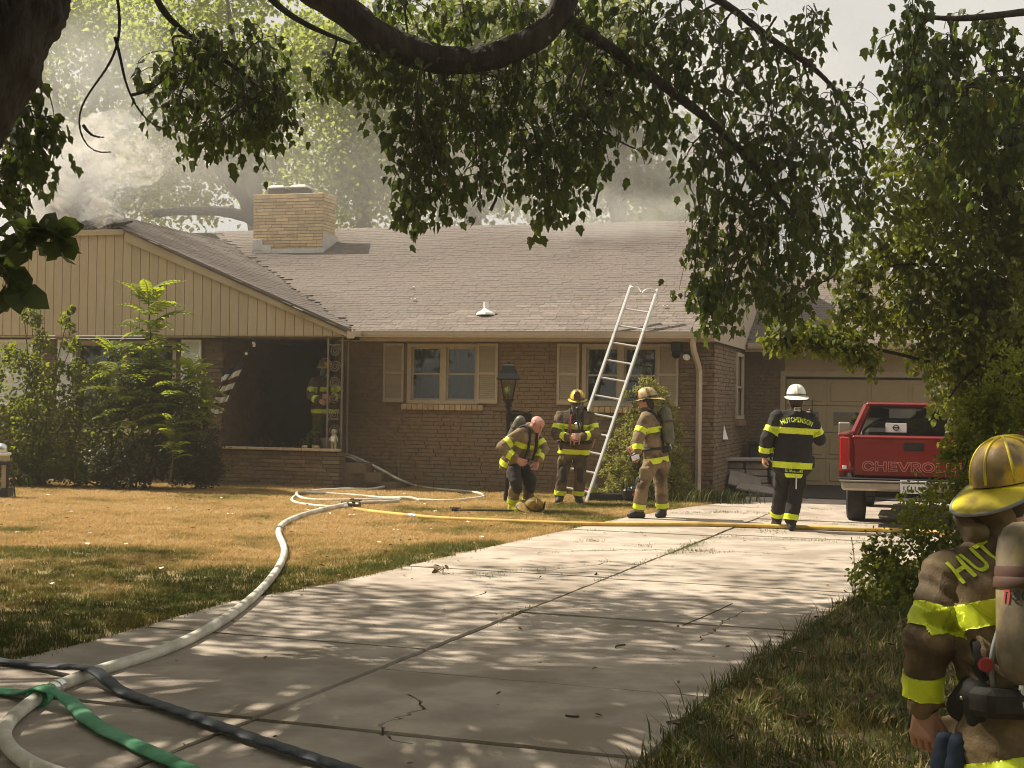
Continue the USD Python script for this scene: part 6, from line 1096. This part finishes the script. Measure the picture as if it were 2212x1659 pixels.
# 3 the firefighter turned left with a phone
t, d = person('firefighter in a tan helmet turned left holding a small device before the spruce', (1.985, 20.328, 0),
    dict(head=(-.09, -.03, 1.62), neck=(-.03, .02, 1.49), sl=(-.10, -.20, 1.41), sr=(.08, .22, 1.40), el=(-.22, -.30, 1.13), er=(-.12, .30, 1.14), wl=(-.22, -.36, .93), wr=(-.24, .06, 1.0), pelvis=(.06, .02, .90), hl=(.01, -.10, .84), hr=(.10, .10, .84), kl=(-.13, -.14, .46), kr=(.15, .08, .46), al=(-.17, -.1, .1), ar=(.18, .12, .1), tl=(-.95, -.15, 0), tr=(-.5, -.75, 0)),
    (-.9, .2, 0), 'coat_tan', 'coat_tan', 'skin', seed=7, hands=((-.5, -.4, -.5), (-.6, -.3, -.4)), curl=45, head_fwd=(-.85, .15, -.3), bulk=1.02)
hd = d['hd']; helmet(t, hd + V3(.02, 0, .08), (-.9, .1, -.15), (-.1, 0, 1), M['helmet_tan'], M['helmet_tan'], M['black'], 1.0)
air_pack(t, d['ch'] - d['fr'] * .23 - d['up'] * .02, d['up'], -d['fr'], .54, .084, 'tank_dark'); straps(t, d)
obj('hood', mh([[(d['J']['neck'], .085), (hd - V3(0, 0, .09), .075)]], .03, 4, .006), M['hood'], t, smooth=True)
ph = obj('name_tail', mh([[(d['hem'] - d['fr'] * .12 + d['rt'] * .1 - d['up'] * .05, .06), (d['hem'] - d['fr'] * .12 - d['rt'] * .1 - d['up'] * .05, .06), (d['hem'] - d['fr'] * .1 - d['up'] * .16, .06)]], .03, 3), M['coat_tan'], t, smooth=True)
dv = thing('device', 'small pale blue device held in the left hand of the firefighter by the spruce', 'phone', np.array((1.985, 20.328, 0)) + V3(-.27, -.40, .87), 20); obj('case', cbox((0, 0, 0), (.15, .05, .09), .012, rot('y', -18)), M['black'], dv); obj('screen', cbox((0, -.03, .0), (.12, .006, .066), .002, rot('y', -18)), M['plate'], dv)
# 4 the chief walking away
t, d = person('firefighter in a white helmet and black coat seen from behind on the driveway', (3.623, 18.636, 0),
    dict(head=(.075, .03, 1.67), neck=(.06, .0, 1.54), sl=(-.17, .0, 1.46), sr=(.27, .03, 1.44), el=(-.31, -.04, 1.19), er=(.40, .10, 1.19), wl=(-.335, .02, .96), wr=(.34, .34, 1.40), pelvis=(.03, .0, .93), hl=(-.07, .0, .86), hr=(.11, .0, .86), kl=(-.09, .16, .47), kr=(.075, .02, .47), al=(-.10, .32, .12), ar=(.02, -.02, .1), tl=(-.1, 1, .0), tr=(.25, 1, 0)),
    (.05, 1, 0), 'coat_black', 'coat_black', 'skin', seed=9, hands=((-.05, .1, -1), (.05, .1, 1)), curl=40, head_fwd=(.15, 1, 0), bulk=1.04)
hd = d['hd']; helmet(t, hd + V3(0, 0, .075), (.1, 1, -.05), (0, 0, 1), M['helmet_white'], M['helmet_white'], M['black'], 1.02)
jk = d['jacket']; ch = d['ch']; RT = V3(1, 0, -.05)
def txt(nm, *a, par=None, m='lime', **k): obj(nm, surf_text(*a, **k), M[m], par or t)
txt('lettering', jk, 'HUTCHINSON', .062, ch + d['up'] * .065, RT, d['up'], arc=.42, width=.40, off=.007, par=d['prim'])
pt_ = obj('collar_patch', cbox(d['J']['neck'] - d['fr'] * .088 + V3(0, 0, .035), (.085, .012, .05), .004), M['white'], t); obj('lettering', xf(meshkit.text_mesh('HFD', .026, .002, True), rot('x', 90), d['J']['neck'] - d['fr'] * .096 + V3(-.03, 0, .023)), M['black'], pt_)
tl_ = mh([[(d['hem'] - d['fr'] * .10 + d['rt'] * .09 + d['up'] * .02, .055), (d['hem'] - d['fr'] * .10 - d['rt'] * .09 + d['up'] * .02, .055), (d['hem'] - d['fr'] * .11 + d['rt'] * .06 - d['up'] * .1, .05), (d['hem'] - d['fr'] * .11 - d['rt'] * .06 - d['up'] * .1, .05)]], .016, 4)
tp_ = obj('name_tail', tl_, M['coat_black'], t, smooth=True); q = band(tl_, d['hem'], -d['up'], .085, .135, .4)
if q: obj('stripe', q, M['lime'], tp_, smooth=True)
txt('lettering', tl_, 'D. GOERING', .05, d['hem'] - d['up'] * .065, RT, d['up'], width=.235, off=.005, par=tp_)
obj('radio_pouch', cbox(d['pv'] + d['rt'] * .25 + d['up'] * -.03, (.08, .1, .16), .02), M['webbing'], t); obj('key_clip', tube([d['hem'] + V3(.02, -.19, -.12), d['hem'] + V3(.015, -.2, -.28)], .012, 6), M['steel'], t)
rd = thing('radio', 'black handheld radio held up to the head of the firefighter in the white helmet', 'radio', np.array((3.623, 18.636, 0)) + V3(.335, .36, 1.50)); obj('body', cbox((0, 0, 0), (.06, .04, .15), .01), M['black'], rd); obj('antenna', tube([(.02, 0, .07), (.02, 0, .2)], .007, 6), M['black'], rd)
# 5 the firefighter in the porch smoke
t, d = person('firefighter half hidden in the dark smoky porch behind the iron post', hw(-7.203, -.35, .55),
    dict(head=(.02, -.05, 1.60), neck=(.02, 0, 1.47), sl=(.22, .0, 1.38), sr=(-.18, .0, 1.38), el=(.30, -.12, 1.12), er=(-.24, -.14, 1.11), wl=(.16, -.34, 1.10), wr=(-.03, -.36, 1.02), pelvis=(.02, .02, .92), hl=(.11, .02, .84), hr=(-.07, .02, .84), kl=(.12, -.05, .46), kr=(-.10, -.05, .46), al=(.12, .02, .1), ar=(-.12, .0, .1), tl=(.2, -.95, 0), tr=(-.2, -.95, 0)),
    (-.2, -1, 0), 'coat_dirty', 'coat_dirty', 'skin', seed=11, hands=((-.8, -.3, .1), (.5, -.6, -.1)), head_fwd=(-.3, -1, -.2))
hd = d['hd']; helmet(t, hd + V3(0, .02, .075), (-.3, -.95, -.15), (0, -.1, 1), M['helmet_yellow'], M['helmet_yellow'], M['black'], 1.0); air_pack(t, d['ch'] - d['fr'] * .22, d['up'], -d['fr'], .52, .082, 'tank_dark'); straps(t, d)
obj('face_mask', mh([[(hd + V3(-.02, -.08, -.01), .075), (hd + V3(-.04, -.13, -.09), .045)]], .02, 4), M['mask'], t, smooth=True)
# 6 the firefighter close on the right
F0 = V3(1.675, 4.66, 0)
t, d = person('firefighter close at the right edge seen from behind in a dirty yellow helmet', F0,
    dict(head=(-.012, .165, 1.352), neck=(-.07, .08, 1.20), sl=(-.245, .02, 1.085), sr=(.19, .14, 1.11), el=(-.315, -.02, .875), er=(.27, .16, .88), wl=(-.315, .02, .665), wr=(.27, .34, .70), pelvis=(.02, -.06, .66), hl=(-.08, -.04, .60), hr=(.11, .0, .60), kl=(-.12, .34, .45), kr=(.14, .36, .44), al=(-.12, .05, .1), ar=(.14, .1, .1), tl=(-.1, 1, 0), tr=(.1, 1, 0)),
    (.2, .95, 0), 'coat_tan', 'coat_tan', 'skin', seed=13, L=.0125, hands=((-.08, -.02, -1), (.1, .3, -.8)), palm=(V3(.6, .7, 0), V3(-.6, .3, 0)), curl=42, head_fwd=(.45, .85, -.25), head_up=(.0, .2, 1), bulk=.99, drop=.17, wr=.017, skirt=1.22)
hd = d['hd']; helmet(t, hd + V3(.014, .0, .052), (.72, .62, .16), (-.34, -.12, 1), M['helmet_dirty'], M['helmet_brim'], M['grey_trim'], .98, hi=2)
jk, ch, up, fr, rt = d['jacket'], d['ch'], d['up'], d['fr'], d['rt']
tk, TR = air_pack(t, V3(-.085, -.225, 1.045), (.03, .12, 1), -fr, .50, .084, 'tank', True)
obj('band_label', xf(tube([(.0855 * math.cos(a), .0855 * math.sin(a), .09) for a in np.linspace(0, 2 * np.pi, 37)], .01, 6, False, (.3, 2.2)), TR, V3(-.085, -.225, 1.045)), M['brown_strap'], tk, smooth=True)
tx = meshkit.text_mesh('SCOTT', .031, .0015, True); v = np.array(tx.subdivide_to_size(.02).vertices); fx = tx.subdivide_to_size(.02).faces; an = -np.pi / 2 + (v[:, 0] - .088) / .086
obj('lettering', xf((np.stack([(.0858 + v[:, 2]) * np.cos(an), (.0858 + v[:, 2]) * np.sin(an), v[:, 1] + .005], 1), fx), TR, V3(-.085, -.225, 1.045)), M['black'], tk)
an = -np.pi / 2 + np.array([-.072, -.062]) / .086; lg = [(np.array([[.0868 * math.cos(-np.pi / 2 + (x) / .086), .0868 * math.sin(-np.pi / 2 + x / .086), z] for x, z in q]), np.array([[0, 1, 2], [0, 2, 3]])) for q in ([(-.114, .03), (-.094, .03), (-.094, .04), (-.114, .04)], [(-.104, -.004), (-.096, -.004), (-.091, .03), (-.099, .03)], [(-.116, -.002), (-.110, -.002), (-.107, .03), (-.113, .03)])]
obj('emblem', [xf(q, TR, V3(-.085, -.225, 1.045)) for q in lg], M['red_dull'], tk)
obj('lettering', surf_text(jk, 'HUT', .078, ch + up * .08 - rt * .115, V3(.82, .1, .48), up, width=.175, off=.004), M['lime'], d['prim'])
tl_ = mh([[(d['hem'] - fr * .11 + rt * .13 + up * .04, .06), (d['hem'] - fr * .11 - rt * .13 + up * .04, .06), (d['hem'] - fr * .11 + rt * .12 - up * .09, .055), (d['hem'] - fr * .11 - rt * .12 - up * .09, .055)]], .016, 4, .003)
tp_ = obj('name_tail', tl_, M['coat_tan'], t, smooth=True); q = band(tl_, d['hem'], -up, .06, .125, .4, .004)
if q: obj('stripe', q, M['lime'], tp_, smooth=True)
obj('lettering', surf_text(tl_, 'MILL', .062, d['hem'] - up * .005 - rt * .035, V3(1, .1, -.08), up, width=.20, off=.004), M['lime'], tp_)
obj('collar', mh([[(d['J']['neck'] + up * .02 - rt * .07 + fr * .02, .03), (d['J']['neck'] + up * .10 - rt * .085 + fr * .05, .018), (d['J']['neck'] + up * .03 - rt * .09 - fr * .06, .03), (d['J']['neck'] + up * .07 - rt * .085 - fr * .02, .018)]], .014, 4, .003), M['coat_tan'], t, smooth=True)
obj('ear', mh([[(hd + V3(-.095, -.03, -.045), .016), (hd + V3(-.097, -.02, -.075), .012)], [(hd + V3(-.095, -.04, -.05), .012), (hd + V3(-.1, -.035, -.065), .012)]], .008, 2), M['skin'], t, smooth=True)
obj('ear_strap', tube(spline([hd + V3(-.10, -.02, .0), hd + V3(-.095, .03, -.08), hd + V3(-.03, .08, -.14)], 14), .008, 6), M['webbing'], t, smooth=True)
pc = V3(-.085, -.205, .715)
obj('pack_base', mh([[(pc + V3(-.12, .06, .03), .05), (pc + V3(.14, .06, .03), .05), (pc + V3(-.10, .05, -.05), .05), (pc + V3(.14, .05, -.05), .05)], [(pc + V3(-.12, .08, .04), .05), (pc + V3(-.15, .12, -.02), .045), (pc + V3(-.06, .08, -.06), .05)], [(pc + V3(-.09, .06, .03), .035), (pc + V3(-.10, .1, .22), .03)]], .014, 6, .004), M['webbing'], t, smooth=True)
vg_ = []
for k in range(7): vg_.append(revolve([(0, -.02), (.012, -.02), (.016, 0), (.012, .02), (0, .02)], 10, rot('y', 90), pc + V3(-.02 + .032 * k, -.055 - .01 * (k % 2), -.005 + .012 * ((k * 5) % 3))))
obj('valve_fittings', vg_ + [tube([pc + V3(-.03, -.05, 0), pc + V3(.2, -.05, .0)], .009, 8), tube([pc + V3(.06, -.05, -.03), pc + V3(.06, -.05, .06)], .012, 8), cbox(pc + V3(.05, -.06, .005), (.03, .025, .03), .006), cbox(pc + V3(-.02, -.06, .01), (.02, .02, .04), .004)], M['steel'], t, smooth=35)
obj('knob', revolve([(0, -.015), (.02, -.015), (.024, 0), (.02, .015), (0, .015)], 14, rot('x', 90), pc + V3(-.105, .02, .13)), M['red_dull'], t, smooth=35); obj('stud', trimesh.creation.icosphere(2, .008).apply_translation(pc + V3(-.165, .055, .02)), M['steel'], t)
obj('hose_line', tube(spline([pc + V3(-.06, .03, .02), pc + V3(-.085, .02, .15), pc + V3(-.06, .03, .24), pc + V3(-.03, .06, .3)], 18), .009, 7), M['grey_trim'], t, smooth=True)
0 and obj('loop', tube(spline([pc + V3(-.13, .12, .16), pc + V3(-.175, .11, .2), pc + V3(-.16, .1, .25), pc + V3(-.12, .11, .24)], 14), .008, 6), M['webbing'], t, smooth=True)
cu = d['J']['wl']; obj('cuff', mh([[(cu + V3(0, 0, .05), .05), (cu + V3(0, 0, .015), .047)]], .014, 3), M['black'], t, smooth=True)
gv_ = thing('gloves', 'dark blue work gloves hanging at the hip of the nearest firefighter', 'gloves', F0 + V3(-.285, -.10, .54)); 
for k in range(2): obj('glove', mh([[(V3(.03 * k, -.03 * k, .05), .03), (V3(.03 * k - .01, -.03 * k, -.03), .036)]] + [[(V3(.03 * k - .03 + .02 * i, -.03 * k, -.04), .013), (V3(.03 * k - .045 + .024 * i, -.03 * k - .01, -.11), .011)] for i in range(4)], .012, 3, .004, 20, k), M['glove'], gv_, smooth=True)
# ---------------------------------------------------------------- haze and smoke
def vol(name, dens, color, aniso=.2):
    return usdkit.material(stage, '/World/Looks/' + name, {'v': ('principled_volume', {'color': color, 'density': dens, 'anisotropy': aniso})}, [], volume='v.volume')
hz = obj('haze', box(-48, -6, -1.2, 48, 72, 22), vol('haze', .002, (.97, .92, .82), .55)); tag(hz, kind='stuff')
def smoke(name, label, cat_, c, rad, dens, color, scale=1.2, seed=0., thr=.42, stretch=(1, 1, 1), rotz=0, aniso=.3, ty=0):
    """a closed ellipsoid whose density fades to its edge and breaks into billows"""
    x = UsdGeom.Mesh
    s = trimesh.creation.icosphere(3, 1.0)
    m = usdkit.material(stage, f'/World/Looks/{name}_{int(seed)}', {
        'tc': ('texture_coordinate', {}), 'len': ('vector_math', {'math_type': 'length'}), 'fall': ('map_range', {'range_type': 'smoothstep', 'from_min': .25, 'from_max': .98, 'to_min': 1.0, 'to_max': 0.0}),
        'mp': ('mapping', {'location': (seed, seed * .7, 0), 'scale': tuple(float(a) for a in np.array(rad) * np.array(stretch))}), 'n': ('noise_texture', {'scale': scale, 'detail': 5.0, 'roughness': .6, 'distortion': .5}),
        'cut': ('map_range', {'range_type': 'smoothstep', 'from_min': thr, 'from_max': thr + .28, 'to_min': 0.0, 'to_max': 1.0}), 'mu': ('math', {'math_type': 'multiply'}), 'md': ('math', {'math_type': 'multiply', 'value2': dens}), 'v': ('principled_volume', {'color': color, 'anisotropy': aniso})},
        [('tc.object', 'len.vector1'), ('len.value', 'fall.value'), ('tc.object', 'mp.vector'), ('mp.vector', 'n.vector'), ('n.fac', 'cut.value'), ('fall.result', 'mu.value1'), ('cut.result', 'mu.value2'), ('mu.value', 'md.value1'), ('md.value', 'v.density')], volume='v.volume')
    p = numbered('/World', name); g = usdkit.mesh(stage, p, s, m); g.AddTranslateOp().Set(Gf.Vec3d(*map(float, c)))
    if rotz or ty: g.AddRotateXYZOp().Set(Gf.Vec3f(0, float(ty), float(rotz)))
    g.AddScaleOp().Set(Gf.Vec3f(*map(float, rad))); return tag(g, label, cat_, kind='stuff')
smoke('smoke_plume', 'pale billowing smoke pouring from the burnt gable peak', 'smoke', (-8.788, 28, 5.582), (1.9, 1.4, 1.25), 1.3, (1., .99, .97), 1.4, 3., .33)
smoke('smoke_plume', 'thinner grey smoke drifting up through the trees at the left', 'smoke', (-8.622, 29.5, 7.568), (2.4, 2.0, 2.9), .28, (1., .99, .965), .8, 11., .30, ty=-12)
smoke('smoke_plume', 'brown grey smoke lying in front of the trees left of the chimney', 'smoke', (-7.388, 33, 7.233), (2.6, 1.6, 1.9), .20, (.93, .89, .80), .7, 5., .32)
smoke('smoke_plume', 'faint tan smoke seeping off the right half of the roof', 'smoke', (2.123, 30, 5.487), (3.4, 1.6, .8), .5, (1., .97, .91), .9, 7., .34)
smoke('smoke_plume', 'grey smoke veil among the trees behind the ridge', 'smoke', (0.76, 35, 7.689), (5.0, 1.8, 2.4), .11, (.97, .93, .84), .5, 9., .26)
smoke('smoke_plume', 'white smoke rising behind the right end of the roof', 'smoke', (6.814, 40, 8.634), (4.2, 2.4, 5.0), .45, (1., .99, .975), .45, 13., .2)
smoke('smoke_plume', 'small wisp of smoke at the ridge in the middle', 'smoke', (1.127, 30.6, 5.57), (.45, .35, .35), 2.0, (.97, .94, .88), 3., 15., .36)
smoke('smoke_plume', 'very thin smoke haze drifting along the whole roof ridge', 'smoke', (-3.221, 32, 6.186), (10.5, 2.6, 2.6), .07, (1., .97, .91), .35, 21., .2)
smoke('porch_smoke', 'dense dark brown smoke filling the porch', 'smoke', hw(-8.0, 1.55, 1.65), (1.35, 1.6, 1.35), 2.4, (.10, .065, .03), .9, 17., .05, rotz=HA)
smoke('porch_smoke', 'thin brown smoke spilling from the porch along the wall', 'smoke', hw(-7.0, -.5, 1.7), (2.4, .7, 1.25), .5, (.14, .09, .04), .7, 19., .2, rotz=HA)

bm = usdkit.material(stage, '/World/Looks/smoke_billow', {'tc': ('texture_coordinate', {}), 'n': ('noise_texture', {'scale': 2.2, 'detail': 5.0, 'roughness': .6}), 'nr': ('map_range', {'range_type': 'smoothstep', 'from_min': .34, 'from_max': .66, 'to_min': .1, 'to_max': 1.0}),
    'lw': ('layer_weight', {'blend': .5}), 'inv': ('math', {'math_type': 'subtract', 'value1': 1.0}), 'pw': ('math', {'math_type': 'power', 'value2': 1.7}), 'mu': ('math', {'math_type': 'multiply'}), 'ms': ('math', {'math_type': 'multiply', 'value2': .58}),
    'd': ('diffuse_bsdf', {'color': (.9, .87, .82)}), 't': ('translucent_bsdf', {'color': (.9, .87, .82)}), 'm1': ('mix_closure', {'fac': .55}), 'tr': ('transparent_bsdf', {}), 'm2': ('mix_closure', {})},
    [('tc.object', 'n.vector'), ('n.fac', 'nr.value'), ('lw.facing', 'inv.value2'), ('inv.value', 'pw.value1'), ('pw.value', 'mu.value1'), ('nr.result', 'mu.value2'), ('mu.value', 'ms.value1'), ('ms.value', 'm2.fac'), ('d.BSDF', 'm1.closure1'), ('t.BSDF', 'm1.closure2'), ('tr.BSDF', 'm2.closure1'), ('m1.closure', 'm2.closure2')], surface='m2.closure')
bl = []
for k, (c, r_) in enumerate((((-8.88, 27.6, 5.166), .5), ((-8.408, 27.8, 5.333), .55), ((-7.841, 27.4, 5.092), .36), ((-9.31, 28.2, 5.786), .7), ((-8.957, 28.8, 6.301), .95), ((-8.503, 30.5, 6.787), .9))):
    s = trimesh.creation.icosphere(5, r_); v = np.array(s.vertices); n = v / r_; f_ = meshkit.fbm(v * 2.2 / r_ * .6 + 9.1 * k, 5, k); v = v * (1, .8, .9) + n * ((f_ - .5) * 1.1 * r_)[:, None]; bl.append((v + np.array(c), s.faces))
tag(obj('smoke_billow', bl, bm, None, True), 'white rolling puffs of smoke at the burnt gable peak', 'smoke', kind='stuff')
